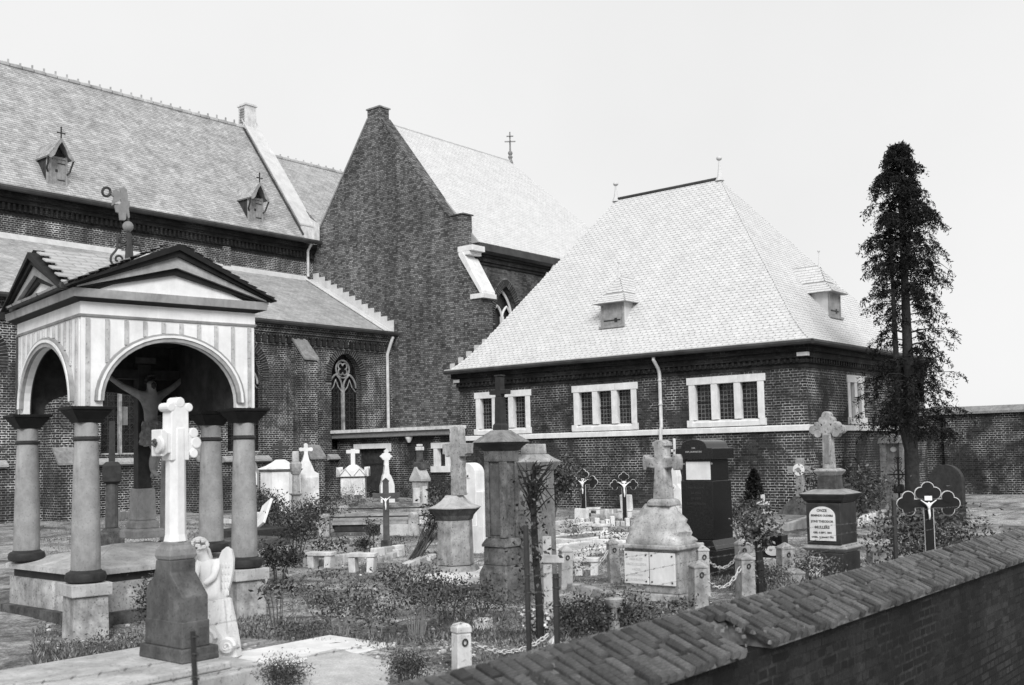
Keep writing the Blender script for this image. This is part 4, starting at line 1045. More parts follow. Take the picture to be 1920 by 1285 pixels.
# ---------- calvary canopy
def calvary():
    c = Vector((5.743, 9.468, 0)); rot = R(-10.6)
    t = empty('calvary_canopy', c, rot, 'open calvary shelter with white gabled top on four round stone columns', 'shelter')
    m = Mon.__new__(Mon); m.p = c; m.rot = rot; m.ex = Vector((math.cos(rot), math.sin(rot), 0)); m.ey = Vector((-math.sin(rot), math.cos(rot), 0)); m.o = t
    W, D = .75, .875
    ZP, ZC = .45, m.z(765, -D)
    for cx_, cy_, zb_ in ((-W, -D, None), (W, -D, None), (W, -.13, .56), (W, D, .52), (-W, D, .52)):
        q = empty('column', (cx_, cy_, 0)); q.parent = t
        zp_ = ZP if zb_ is None else zb_
        if zb_ is None:
            b = MB(); b.box(-.155, .155, -.155, .155, -.1, ZP-.11, .008, .008); b.build('plinth', M['limestone'], q, bevel=.008)
            b = MB(); b.box(-.175, .175, -.175, .175, ZP-.108, ZP); b.build('plinth_cap', M['slab'], q, bevel=.008)
        b = MB(); b.lathe([(.135, zp_+.001), (.168, zp_+.015), (.175, zp_+.05), (.165, zp_+.085), (.135, zp_+.10), (.128, zp_+.11)], 24); b.build('base_torus', M['charcoal_stone'], q, smooth=True)
        zs, zt = zp_+.11, ZC-.30
        b = MB(); b.lathe([(.124-.024*(i/10)**1.6, zs+(zt-zs)*i/10) for i in range(11)], 24); b.build('shaft', M['column_stone'], q, smooth=True)
        b = MB(); b.lathe([(.100, zt+.001), (.116, zt+.012), (.116, zt+.028), (.10, zt+.04)], 24); b.build('neck_ring', M['charcoal_stone'], q, smooth=True)
        b = MB(); b.lathe([(.100, zt+.041), (.098, ZC-.14)], 24); b.build('neck', M['column_stone'], q, smooth=True)
        b = MB(); b.sq([(.10, ZC-.139), (.115, ZC-.11), (.145, ZC-.07), (.165, ZC-.045), (.165, ZC-.03), (.185, ZC-.028), (.19, ZC-.001)]); b.build('capital', M['paint_dark'], q, bevel=.004)
    # arched panels
    ZA = ZC+.002; ztop = m.z(606, -D)
    zap = m.z(643, -D-.03)
    def panel(L, off, name, axis, battens, visible=True):
        n = 22; a = L-.115; rise = zap-ZA-.05
        arc = [(-a*math.cos(math.pi*i/n), ZA+.05+rise*math.sin(math.pi*i/n)) for i in range(n+1)]
        poly = [(-L-.075, ZA), (-a, ZA)]+arc+[(a, ZA), (L+.075, ZA), (L+.075, ztop), (-L-.075, ztop)]
        d0, d1 = (off-.03, off+.03)
        q = empty('arched_panel', (0, 0, 0)); q.parent = t
        b = MB(); b.prism(poly, d0, d1, axis=axis); b.build('boards', M['paint_white'], q)
        s = -1 if off < 0 else 1
        i0, i1 = (d1+.001, d1+.012) if s < 0 else (d0-.012, d0-.001)
        b = MB(); b.prism([(x*(.985 if abs(x) > a+.01 else 1.0), z) for x, z in poly], i0, i1, axis=axis); b.build('shade_lining', M['wood_dark'], q)  # added dark lining paints the shade inside the shelter
        e0 = d0 if s < 0 else d1
        if visible:
            lo, hi = (e0-.035, e0-.001) if s < 0 else (e0+.001, e0+.035)
            # moulded archivolt
            for r0, r1, dd, mm in ((1.0, 1.055, 0, 'paint_grey'), (1.055, 1.09, .012, 'paint_white'), (1.09, 1.12, .004, 'paint_grey')):
                vs_ = []
                for i in range(n+1):
                    ca, sa = math.cos(math.pi*i/n), math.sin(math.pi*i/n)
                    for r_ in (r0, r1): vs_.append((-a*r_*ca, ZA+.05+(rise+(r_-1)*a)*sa))
                o = MB(); h0, h1 = lo-dd*(1 if s < 0 else 0), hi+dd*(0 if s < 0 else 1)
                for i in range(n): o.prism([vs_[2*i], vs_[2*i+2], vs_[2*i+3], vs_[2*i+1]], h0, h1, axis=axis)
                o.build('archivolt', M[mm], q)
            k = battens
            for i in range(k):
                x = -L-.02+(2*L+.04)*i/(k-1)
                if abs(x) < a*1.12:
                    zl = ZA+.05+(rise+.12*a)*math.sqrt(max(0, 1-(x/(a*1.12))**2))+.004
                else: zl = ZA+.004
                if ztop-zl < .03: continue
                o = MB(); x0, x1 = x-.017, x+.017
                lo2, hi2 = (e0-.016, e0-.001) if s < 0 else (e0+.001, e0+.016)
                o.box(x0, x1, lo2, hi2, zl, ztop-.01) if axis == 'y' else o.box(lo2, hi2, x0, x1, zl, ztop-.01)
                o.build('batten', M['batten'], q)
    panel(W, -D-.05, 'front', 'y', 10)
    b = MB(); n = 18; a = W-.16; zl = m.z(735, D)
    b.prism([(-W-.10, ZA), (-a, ZA)]+[(-a*math.cos(math.pi*i/n), ZA+.05+(zl-ZA-.05)*math.sin(math.pi*i/n)) for i in range(n+1)]+[(a, ZA), (W+.10, ZA), (W+.10, ztop), (-W-.10, ztop)], D+.0, D+.07, axis='y'); b.build('back_panel', M['wood_dark'], t)  # all dark, painting the shade at the back of the shelter
    panel(D-.03, -W-.05, 'left', 'x', 12)
    b = MB(); b.box(W-.03, W+.045, -D+.06, D-.002, ZA, ztop-.06); b.build('side_beam', M['wood_dark'], t)  # dark inner side, shade painted in as on the lining
    b = MB(); b.box(W+.046, W+.074, -D+.06, D-.002, ZA, ztop-.002); b.build('side_boards', M['paint_white'], t)
    ex, ey = W+.078, D+.08
    def ring(name, z0, z1, o0, o1, mat, bev=.003):
        b = MB(); b.add([(-ex-o0, -ey-o0, z0), (ex+o0, -ey-o0, z0), (ex+o0, ey+o0, z0), (-ex-o0, ey+o0, z0), (-ex-o1, -ey-o1, z1), (ex+o1, -ey-o1, z1), (ex+o1, ey+o1, z1), (-ex-o1, ey+o1, z1)],
                        [(3, 2, 1, 0), (4, 5, 6, 7), (0, 1, 5, 4), (1, 2, 6, 5), (2, 3, 7, 6), (3, 0, 4, 7)]); b.build(name, mat, t, bevel=bev)
    zf = m.z(579, -D)
    ring('moulding', ztop+.001, ztop+.025, .012, .022, M['paint_grey'])
    ring('frieze', ztop+.026, zf, .005, .005, M['paint_white'], 0)
    zc0 = m.z(570, -D-.16); zc1 = m.z(554, -D-.17)
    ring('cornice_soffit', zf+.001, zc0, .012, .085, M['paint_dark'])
    ring('cornice', zc0+.001, zc1, .09, .10, M['paint_grey'])
    zpk = m.z(459, -D-.2); zb = zc1+.002
    # gabled roof with pediments front, left and right
    o = .15; yo = ey+o; xo = ex+o
    roofh = zpk-zb
    def pediment(axis, half, out, s, vis=True):
        q = empty('pediment', (0, 0, 0)); q.parent = t
        d0, d1 = sorted((s*(out-.125), s*(out-.10)))
        b = MB(); b.prism([(-half+.28, zb), (half-.28, zb), (0, zb+(roofh-.06)*(half-.28)/half)], d0, d1, axis=axis); b.build('tympanum', M['paint_white'], q)
        sl_ = roofh/half
        for sg in (-1, 1):
            for (k0, k1, e0, e1, mm) in ((.0, .058, .0, .03, 'paint_dark'), (.058, .115, -.03, .0, 'paint_dark'), (.115, .215, -.06, -.03, 'paint_grey'), (.215, .275, -.115, -.065, 'paint_dark')):  # innermost dark strip paints the shadow of the soffit
                zz = lambda x, k: zb+roofh-abs(x)*sl_-k
                x1 = half-(0 if k0 < .05 else .03 if k0 < .1 else .08 if k0 < .2 else .18)
                h0, h1 = sorted((s*(out+e0-.10 if k0 < .11 else out-.099), s*(out+e1)))
                o_ = MB(); P_ = [(sg*x1, max(zz(x1, k1), zb+.001)), (sg*x1, max(zz(x1, k0), zb+.012)), (0, zz(0, k0)), (0, zz(0, k1))]
                o_.prism(P_, h0, h1, axis=axis); o_.build('raking_cornice', M[mm], q)
    pediment('y', xo, yo, -1)
    pediment('x', yo*.82, xo, -1); pediment('x', yo*.82, xo, 1)
    # roof planes
    b = MB(); z1 = zb+roofh
    b.prism([(-xo, zb+.02), (xo, zb+.02), (0, z1+.01)], -yo+.13, yo-.13, axis='y'); b.build('main_roof', M['tile_under'], t)
    b = MB(); b.prism([(-yo*.82, zb+.021), (yo*.82, zb+.021), (0, z1+.008)], -xo+.13, xo-.13, axis='x'); b.build('cross_roof', M['tile_under'], t)
    for s in (-1, 1):
        U = Vector((-s*xo, 0, roofh)); L = U.length
        if s > 0: shingles('roof_tiles', (xo, -yo+.02, zb+.03), (0, 1, 0), U, L, lambda q: (0, 2*yo-.04), .16, .10, .018, M['tile'], t, jit=.006)
        else: shingles('roof_tiles', (-xo, yo-.02, zb+.03), (0, -1, 0), U, L, lambda q: (0, 2*yo-.04), .16, .10, .018, M['tile'], t, jit=.006)
        for s2 in (-1, 1):
            U = Vector((0, -s2*yo*.82, roofh)); L = U.length
            O = (-xo+.02, s2*yo*.82, zb+.03) if s2 < 0 else (xo-.02, s2*yo*.82, zb+.03)
            A = (1, 0, 0) if s2 < 0 else (-1, 0, 0)
            if s > 0 and s2 > 0: shingles('roof_tiles', O, A, U, L, lambda q: (0, 2*xo-.04), .16, .10, .018, M['tile'], t, jit=.006)
            elif s > 0:     # the slopes one sees from the street: tile by tile
                q_ = MB(); q_.box(-.077, .077, -.062, .062, -.006, .007, .002, .001)
                tm = bpy.data.meshes.new('roof_tile'); tm.from_pydata(q_.v, [], q_.f); tm.materials.append(M['tile'])
                Un = U.normalized(); An = Vector(A); Nn = An.cross(Un); Nn = Nn if Nn.z > 0 else -Nn
                B = Matrix((An, Un, Nn)).transposed().to_4x4(); rt_ = random.Random(3)
                for j in range(int(L/.10)):
                    for i in range(-1, 13):
                        x = (i+.5+(.5 if j % 2 else 0))*.16
                        if not .05 < x < 2*xo-.09: continue
                        ot = bpy.data.objects.new('roof_tile', tm); link(ot, t)
                        ot.matrix_local = Matrix.Translation(Vector(O)+An*x+Un*(j*.10+.055+rt_.uniform(-.006, .006))+Nn*.016) @ B @ Matrix.Rotation(rt_.uniform(-.03, .03), 4, 'Z') @ Matrix.Rotation(R(-7), 4, 'X')
    b = MB(); b.box(-xo-.02, -.4, -yo*.82-.06, -yo*.82-.0, zb, zb+.05); b.build('lead_flashing', M['iron'], t)
    # ceiling, its dark colour standing in for the shade under the roof
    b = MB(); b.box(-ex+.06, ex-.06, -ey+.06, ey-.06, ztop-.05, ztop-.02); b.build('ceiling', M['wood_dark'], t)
    # wrought-iron scroll finial with ball and flat metal angel
    fn = empty('finial', (0, 0, 0)); fn.parent = t
    k = m.ey.copy(); 
    fy = -.35
    def P(u, v): x, z = m.f(u, v, fy); return (x, fy, z)
    zbase = z1-.10
    b = MB()
    for u0, u1 in ((236, 240), (240, 241), (244, 242), (250, 243)): x0, _, z0 = P(u0, 500); b.tube([(x0, fy, z0-.05), P(u1, 438)], .016, 6)
    b.tube([P(241, 445), P(240, 395)], .012, 6); b.build('stand', M['iron'], fn)
    sp = [(222+14*math.cos(a)*(1-a/16), 486+14*math.sin(a)*(1-a/16)) for a in [-1.2+.35*i for i in range(34)]]
    for pts in ([(221, 440), (220, 462), (217, 470), (209, 480), (208, 490), (214, 497), (222, 497), (229, 491), (229, 484), (224, 480), (218, 482), (217, 488), (221, 490)],
                [(238, 450), (233, 455), (227, 456), (224, 451), (227, 447)], [(243, 448), (248, 452), (254, 452), (256, 447), (252, 444)],
                [(240, 452), (250, 458), (262, 460), (263, 468), (266, 474)], [(262, 466), (266, 458), (271, 460)], [(239, 452), (236, 458), (226, 462), (222, 464)]):
        q = [Vector(P(*a)) for a in pts]; sm = []
        for i in range(len(q)-1):
            a0, a1, a2, a3 = q[max(i-1, 0)], q[i], q[i+1], q[min(i+2, len(q)-1)]
            for j in range(4):
                u_ = j/4; sm.append(.5*((2*a1)+(a2-a0)*u_+(2*a0-5*a1+4*a2-a3)*u_*u_+(3*a1-a0-3*a2+a3)*u_**3))
        sm.append(q[-1]); b = MB(); b.tube(sm, .011, 6); b.build('scroll', M['iron'], fn)
    bc = P(240, 425); b = MB(); b.ball(bc, .052, 18); b.build('ball', M['iron_grey'], fn, smooth=True)
    out = [(224, 352), (233, 351), (238, 357), (237, 362), (239, 363), (239, 376), (243, 380), (243, 387), (241, 391), (243, 406), (242, 410), (239, 409), (237, 400), (236, 412), (233, 414), (224, 413), (223, 404), (222, 400), (217, 398), (216, 393), (214, 387), (216, 384), (222, 385), (227, 380), (226, 375), (221, 378), (216, 380), (212, 385), (209, 386), (210, 380), (213, 370), (209, 367), (207, 362), (211, 362), (212, 357), (217, 355), (222, 359), (226, 363), (225, 358)]
    b = MB(); b.prism([(P(u, v)[0], P(u, v)[2]) for u, v in out], fy-.012, fy+.012, axis='y'); b.build('angel_cutout', M['iron_grey'], fn, bevel=.004)
    b = MB(); b.tube([P(199.5+7.6*math.cos(2*math.pi*i/18), 360+8.2*math.sin(2*math.pi*i/18)) for i in range(18)], .013, 6, closed=True); b.build('wreath', M['iron'], fn)
    return m
M['column_stone'] = stone('column_stone', 0.26, 0.40, 5, 0.35, 0.8, 0.3, spots=0.2)
M['batten'] = stone('batten_paint', 0.40, 0.66, 9, 0.35, 0.6, 0.1, spots=0.4)
cal = calvary()

def tomb_and_crucifix():
    t = empty('canopy_tomb', (5.06, 9.14, 0), 0, 'low hipped stone tomb lid lying under the calvary shelter', 'tomb')
    X, Y = 1.80, 1.55
    z0, z1 = .50, .66; r0 = (.75, .80); r1 = (1.15, .80)
    lid = [[(0, 0), (X, 0), r1, r0], [(0, Y), (0, 0), r0], [(X, 0), (X, Y), r1], [(X, Y), (0, Y), r0, r1]]
    for i, P in enumerate(lid):
        b = MB(); g = .004
        cx = sum(p[0] for p in P)/len(P); cy = sum(p[1] for p in P)/len(P)
        Q = [(x+(cx-x)*g, y+(cy-y)*g) for x, y in P]
        n = len(Q); zz = [z0 if p not in (r0, r1) else z1 for p in P]
        b.add([(x, y, z) for (x, y), z in zip(Q, zz)]+[(x, y, z-.05) for (x, y), z in zip(Q, zz)], [tuple(range(n)), tuple(range(2*n-1, n-1, -1))]+[(k, k+n, (k+1) % n+n, (k+1) % n) for k in range(n)])
        b.build('lid_slab', M['slab'], t)
    b = MB(); b.box(.06, X-.06, .06, Y-.06, z0-.13, z0-.051); b.build('recess', M['charcoal_stone'], t)
    b = MB(); b.box(.03, X-.03, .03, Y-.03, -.1, z0-.131); b.build('tomb_walls', M['limestone'], t)
    b = MB(); b.box(-.05, X+.02, -.05, Y, -.1, .10); b.build('foot_course', M['dark_stone'], t)
    # crucifix
    p = Vector((6.19, 10.03, 0)); rot = facecam(p, R(24))
    zb = hgt(p, 1004)
    c = empty('crucifix', (p.x, p.y, zb), rot, 'tall dark wooden crucifix on a stepped foot under the calvary shelter', 'crucifix')
    k = 11.2/F
    H = lambda v: hgt(p, v)-zb
    b = MB(); b.sq([(.175, -.02), (.175, .055), (.15, .075)]); b.build('lower_step', M['grey_stone'], c, bevel=.006)
    b = MB(); b.sq([(.125, .076), (.125, .14), (.105, .16)]); b.build('upper_step', M['grey_stone'], c, bevel=.006)
    b = MB(); b.sq([(.105, .161), (.097, H(918)), (.085, H(916))]); b.build('pedestal', M['column_stone'], c, bevel=.006)
    b = MB(); b.box(-.075, .075, -.06, .06, H(916)+.001, H(684)); b.build('post', M['wood_dark'], c, bevel=.006)
    b = MB(); b.box(-.50, .50, -.055, .055, H(712), H(694)); b.build('crossbeam', M['wood_dark'], c, bevel=.006)
    b = MB(); b.box(-.11, .11, -.078, -.062, H(683), H(672)); b.build('title_board', M['wood_brown_dim'], c)
    # figure of Christ
    f = empty('figure', (0, 0, 0)); f.parent = c
    y = -.10
    J = [((.03, y-.02, H(806)), .075), ((.025, y-.03, H(785)), .070), ((.03, y-.05, H(755)), .088), ((.03, y-.04, H(733)), .045), ((.015, y-.09, H(717)), .058),       # hip waist chest neck head
         ((-.10, y-.02, H(741)), .045), ((-.26, y+.0, H(727)), .034), ((-.42, y+.02, H(707)), .026), ((-.47, y+.02, H(704)), .022),
         ((.15, y-.02, H(741)), .045), ((.29, y+.0, H(727)), .034), ((.43, y+.02, H(707)), .026), ((.48, y+.02, H(704)), .022),
         ((.02, y-.07, H(823)), .064), ((.045, y-.12, H(845)), .047), ((.035, y-.05, H(868)), .040), ((.05, y-.03, H(884)), .028), ((.085, y-.10, H(894)), .022),
         ((.07, y-.05, H(823)), .06), ((.10, y-.09, H(845)), .045), ((.085, y-.03, H(868)), .038), ((.075, y-.0, H(884)), .026), ((.03, y-.05, H(896)), .020)]
    E_ = [(0, 1), (1, 2), (2, 3), (3, 4), (2, 5), (5, 6), (6, 7), (7, 8), (2, 9), (9, 10), (10, 11), (11, 12), (0, 13), (13, 14), (14, 15), (15, 16), (16, 17), (0, 18), (18, 19), (19, 20), (20, 21), (21, 22)]
    skin('body', J, E_, M['figure_paint'], f, 2)
    b = MB()
    n = 26; rows = 7
    vs_ = []; fs = []
    for j in range(rows):
        zz = H(792)+(H(830)-H(792))*j/(rows-1)
        for i in range(n):
            a = 2*math.pi*i/n; r = .094+.018*j/rows*2+.012*math.sin(i*2.9+j*1.3)+.006*math.sin(7*a)
            dz = .035*math.cos(a-.6)*(j/(rows-1))
            vs_.append((.04+r*1.05*math.cos(a), y-.05+r*.95*math.sin(a), zz+dz+.012*math.sin(3*a+j)))
    for j in range(rows-1):
        for i in range(n): fs.append((j*n+i, j*n+(i+1) % n, (j+1)*n+(i+1) % n, (j+1)*n+i))
    b.add(vs_, fs); b.build('loincloth', M['figure_cloth'], f, smooth=True, fix=False)
    b = MB(); hc = Vector((.015, y-.085, H(716)))
    rn = random.Random(3)
    for i in range(40):
        a = rn.uniform(0, 6.28); e = rn.uniform(-.7, 1.5); q = Vector((math.cos(a)*math.cos(e), math.sin(a)*math.cos(e), math.sin(e)))
        if q.y < -.05 and q.z < .62: continue
        b.ball(hc+q*.062, .018, 5)
    b.ball(hc+Vector((0, -.05, -.055)), .03, 6, (1, .7, 1.3)); b.build('hair', M['wood_dark'], f, smooth=True)
M['wood_brown_dim'] = stone('dim_wood', 0.06, 0.12, 10, 0.3, 0.7, 0.2)
M['figure_paint'] = stone('painted_figure', 0.20, 0.38, 9, 0.3, 0.6, 0.15)
M['figure_cloth'] = stone('painted_cloth', 0.10, 0.34, 26, 0.3, 0.7, 0.3)
tomb_and_crucifix()
# ---------- helpers for crosses and posts
def latin(b, cx, z0, z1, w, za, arm, ah, y0, y1, wt=None):
    wt = wt or w
    b.prism([(cx-w, z0), (cx+w, z0), (cx+wt, za-ah), (cx+arm, za-ah), (cx+arm, za+ah), (cx+wt, za+ah), (cx+wt, z1), (cx-wt, z1), (cx-wt, za+ah), (cx-arm, za+ah), (cx-arm, za-ah), (cx-wt, za-ah)], y0, y1, axis='y')
def trefoil_ends(b, cx, za, arm, ztop, r, y0, y1, bottom=None):
    for s in (-1, 1):
        disc(b, cx+s*(arm+r*.2), za, r, y0-.002, y1+.002); disc(b, cx+s*(arm-r*.75), za+r*.85, r*.85, y0-.004, y1+.004); disc(b, cx+s*(arm-r*.75), za-r*.85, r*.85, y0-.004, y1+.004)
        disc(b, cx+s*r*.85, ztop-r*.75, r*.85, y0-.004, y1+.004)
    disc(b, cx, ztop+r*.2, r, y0-.002, y1+.002)
def small_corpus(name, parent, loc, h, mat):
    """little cast figure on a cross: h from feet to hands"""
    J = [((0, 0, .40*h), .07*h), ((.0, -.01*h, .55*h), .06*h), ((0, -.02*h, .72*h), .085*h), ((0, -.02*h, .82*h), .04*h), ((.02*h, -.05*h, .90*h), .065*h),
         ((-.20*h, 0, .86*h), .035*h), ((-.38*h, 0, 1.0*h), .026*h), ((.20*h, 0, .86*h), .035*h), ((.38*h, 0, 1.0*h), .026*h), ((.02*h, -.03*h, .2*h), .05*h), ((.0, 0, 0), .03*h)]
    o = skin(name, J, [(0, 1), (1, 2), (2, 3), (3, 4), (2, 5), (5, 6), (2, 7), (7, 8), (0, 9), (9, 10)], mat, parent, 1)
    o.location = loc; return o

# ---------- hexagonal pillar with rusticated cross
def hex_monument():
    m = Mon('hexagonal_monument', 'six-sided grey stone pillar with a concave cap carrying a rough stone cross', 'monument', 855, 1083)
    k = (m.p-Vector((0, 0, 0))).length; kk = (_fw.x*m.p.x+_fw.y*m.p.y)/F
    H = lambda v: m.z(v, 0)
    a = R(0)
    hx = lambda r: r*kk
    b = MB(); b.lathe([(hx(54), -.05), (hx(54), H(1093)+.01)], 6, rot=a); b.build('footing', M['slab'], m.o)
    b = MB(); b.lathe([(hx(49), H(1093)+.011), (hx(48), H(1069)), (hx(44), H(1059))], 6, rot=a); b.build('base', M['limestone'], m.o, bevel=.006)
    b = MB(); b.lathe([(hx(37), H(1058)), (hx(36), H(1050)), (hx(34), H(975))], 6, rot=a); b.build('shaft', M['limestone'], m.o, bevel=.006)
    b = MB(); b.lathe([(hx(35), H(975)+.002), (hx(38), H(966)), (hx(48), H(956)), (hx(51), H(953))], 6, rot=a); b.build('cornice', M['dark_stone'], m.o, bevel=.004)
    b = MB(); b.lathe([(hx(52), H(953)+.002), (hx(52), H(951)), (hx(38), H(946)), (hx(27), H(939)), (hx(20), H(932)), (hx(18), H(929))], 6, rot=a); b.build('concave_cap', M['slab'], m.o)
    b = MB(); rn = random.Random(5); o = -.05
    x0, x1 = m.x(843, 900, o), m.x(866, 900, o); cx = (x0+x1)/2; w = .075
    t = .062
    def rough(poly, y0, y1):
        P = []
        for i, p in enumerate(poly):
            q = poly[(i+1) % len(poly)]; n = max(2, int(math.dist(p, q)/.035))
            for j in range(n): P.append((p[0]+(q[0]-p[0])*j/n+rn.uniform(-.006, .006), p[1]+(q[1]-p[1])*j/n+rn.uniform(-.006, .006)))
        b.prism(P, y0, y1, axis='y')
    zt, zb, za, zl = H(801), H(929)+.001, H(832), H(857)
    arm = .20
    rough([(cx-w, zb), (cx+w, zb), (cx+w*.95, zl), (cx+arm*.75, zl), (cx+arm*.8, zl+.03), (cx+arm, zl+.04), (cx+arm, za-.0), (cx+w, za), (cx+w, zt-.03), (cx+w*.6, zt), (cx-w*.6, zt), (cx-w, zt-.03), (cx-w, za), (cx-arm, za), (cx-arm, zl+.04), (cx-arm*.8, zl+.03), (cx-arm*.75, zl), (cx-w*.95, zl)], -t, t)
    b.build('rough_cross', M['limestone'], m.o, bevel=.008)
    m2 = Mon('grave_slab', 'white marble grave slab lying left of the six-sided pillar', 'slab', p=(9.55, 8.5)); 
    b = MB(); b.box(-.30, .40, -.62, .75, -.05, .09, .01, .01); b.build('slab', M['white'], m2.o, bevel=.01)
hex_monument()

# ---------- round-topped white stele with inset cross, plus its neighbour
def round_stele():
    m = Mon('round_topped_stele', 'white round-topped headstone with a small dark-inlaid cross, behind the six-sided pillar', 'headstone', 880, 1035)
    zt = m.z(868, 0); zs = m.z(888, 0); l, r = m.x(862, 950, 0), m.x(897, 950, 0); c = (l+r)/2; h = (r-l)/2
    b = MB(); b.prism([(l, -.05), (r, -.05), (r, zs)]+[(c+h*math.cos(q), zs+(zt-zs)*math.sin(q)) for q in [math.pi*i/12 for i in range(1, 12)]]+[(l, zs)], -.06, .16, axis='y'); b.build('slab', M['white'], m.o, bevel=.008)
    za = m.z(893, -.06); zc0 = m.z(925, -.06); zc1 = m.z(882, -.06)
    b = MB(); latin(b, c, zc0, zc1, .034, za, .080, .030, -.072, -.061); b.build('cross', M['white'], m.o)
    b = MB(); latin(b, c, zc0+.02, zc1-.02, .017, za, .062, .014, -.078, -.073); b.build('cross_inlay', M['ink'], m.o)
    b = MB(); b.M = Matrix.Translation((c, -.078, za)) @ Matrix.Rotation(R(90), 4, 'X'); b.lathe([(.036, 0), (.036, .006)], 14); b.M = None; b.build('rosette', M['white'], m.o)
    m = Mon('white_headstone', 'stepped white headstone half hidden between the round stele and the dark pillar', 'headstone', 898, 1036)
    b = MB(); l, r = m.x(885, 980, 0), m.x(912, 980, 0)
    b.box(l, r, -.07, .2, -.05, m.z(985, 0)); b.box(l+.02, r-.02, -.05, .18, m.z(985, 0)+.001, m.z(922, 0)); b.box(l+.02, l+.10, -.04, .16, m.z(922, 0)+.001, m.z(905, 0)); b.build('stone', M['white'], m.o, bevel=.008)
round_stele()

# ---------- tall dark double pillar
M['pillar_stone'] = stone('pillar_stone', 0.10, 0.32, 8, 0.75, 0.9, 0.8, spots=0.5)
M['limestone_dark'] = stone('limestone_dark', 0.16, 0.34, 10, 0.4, 0.9, 0.5, spots=0.4)
def dark_pillar():
    m = Mon('dark_pillar_monument', 'tall weathered dark stone monument with small gabled roof and a dark cross on top', 'monument', 940, 1122)
    kk = (_fw.x*m.p.x+_fw.y*m.p.y)/F; Z = lambda v: m.z(v, 0)
    cx = 0
    c = m.x(943, 1000, 0); K = M['pillar_stone']
    b = MB(); b.sq([(.185, -.06), (.18, Z(1072)), (.15, Z(1058))], (c, 0)); b.build('foot', K, m.o, bevel=.01)
    b = MB(); b.sq([(.145, Z(1058)+.001), (.143, Z(1024))], (c, 0)); b.build('lower_block', K, m.o, bevel=.008)
    b = MB(); b.sq([(.160, Z(1024)+.001), (.158, Z(1019)), (.125, Z(1008))], (c, 0)); b.build('upper_slope', K, m.o, bevel=.006)
    b = MB(); b.sq([(.108, Z(1008)+.001), (.106, Z(858))], (c, 0)); b.build('body', K, m.o)
    for sx in (-1, 1):
        b = MB(); b.box(c+sx*.10-.028, c+sx*.10+.028, -.132, -.110, Z(1007), Z(866)); b.build('pilaster', K, m.o, bevel=.006)
        b = MB(); b.box(c+.109, c+.130, sx*.09-.026, sx*.09+.026, Z(1007), Z(866)); b.build('pilaster', K, m.o, bevel=.006)
    b = MB(); b.box(c-.065, c+.065, -.118, -.1085, Z(1002), Z(872)); b.build('panel', M['pedestal'], m.o, bevel=.006)
    b = MB(); b.sq([(.128, Z(866)+.001), (.130, Z(858)), (.130, Z(846))], (c, 0)); b.build('frieze', K, m.o, bevel=.006)
    b = MB(); b.sq([(.135, Z(846)+.001), (.165, Z(838)), (.195, Z(833)), (.20, Z(830))], (c, 0)); b.build('cornice', M['charcoal_stone'], m.o, bevel=.006)
    b = MB(); b.sq([(.212, Z(830)+.001), (.208, Z(828)), (.085, Z(809)), (.075, Z(807))], (c, 0)); b.build('roof', M['limestone_dark'], m.o, bevel=.004)
    b = MB(); b.sq([(.060, Z(807)+.001), (.058, Z(798)), (.045, Z(794)), (.040, Z(745))], (c, 0)); b.build('cross_stem', M['charcoal_stone'], m.o, bevel=.004)
    b = MB(); latin(b, c, Z(745)+.001, Z(708), .036, Z(736), .118, .024, -.036, .036); b.box(c-.045, c+.045, -.042, .042, Z(707), Z(704)); b.build('cross', M['charcoal_stone'], m.o, bevel=.006)
    m2 = Mon('stone_pillar', 'broad grey stone pillar with flared capstone, close behind the dark monument', 'pillar', p=m.p+m.ex*(c+.10)+m.ey*.42)
    Z = lambda v: m2.z(v, 0)
    b = MB(); b.sq([(.16, -.05), (.15, Z(882))], (0, 0), 1.0); b.build('shaft', M['limestone_dark'], m2.o, bevel=.01)
    b = MB(); b.sq([(.155, Z(882)+.001), (.20, Z(869)), (.21, Z(866)), (.13, Z(856)), (.11, Z(852))], (0, 0)); b.build('capstone', M['limestone'], m2.o, bevel=.004)
    b = MB(); b.sq([(.10, Z(852)+.001), (.095, Z(833))], (0, 0)); b.build('upper_block', M['limestone'], m2.o, bevel=.008)
dark_pillar()

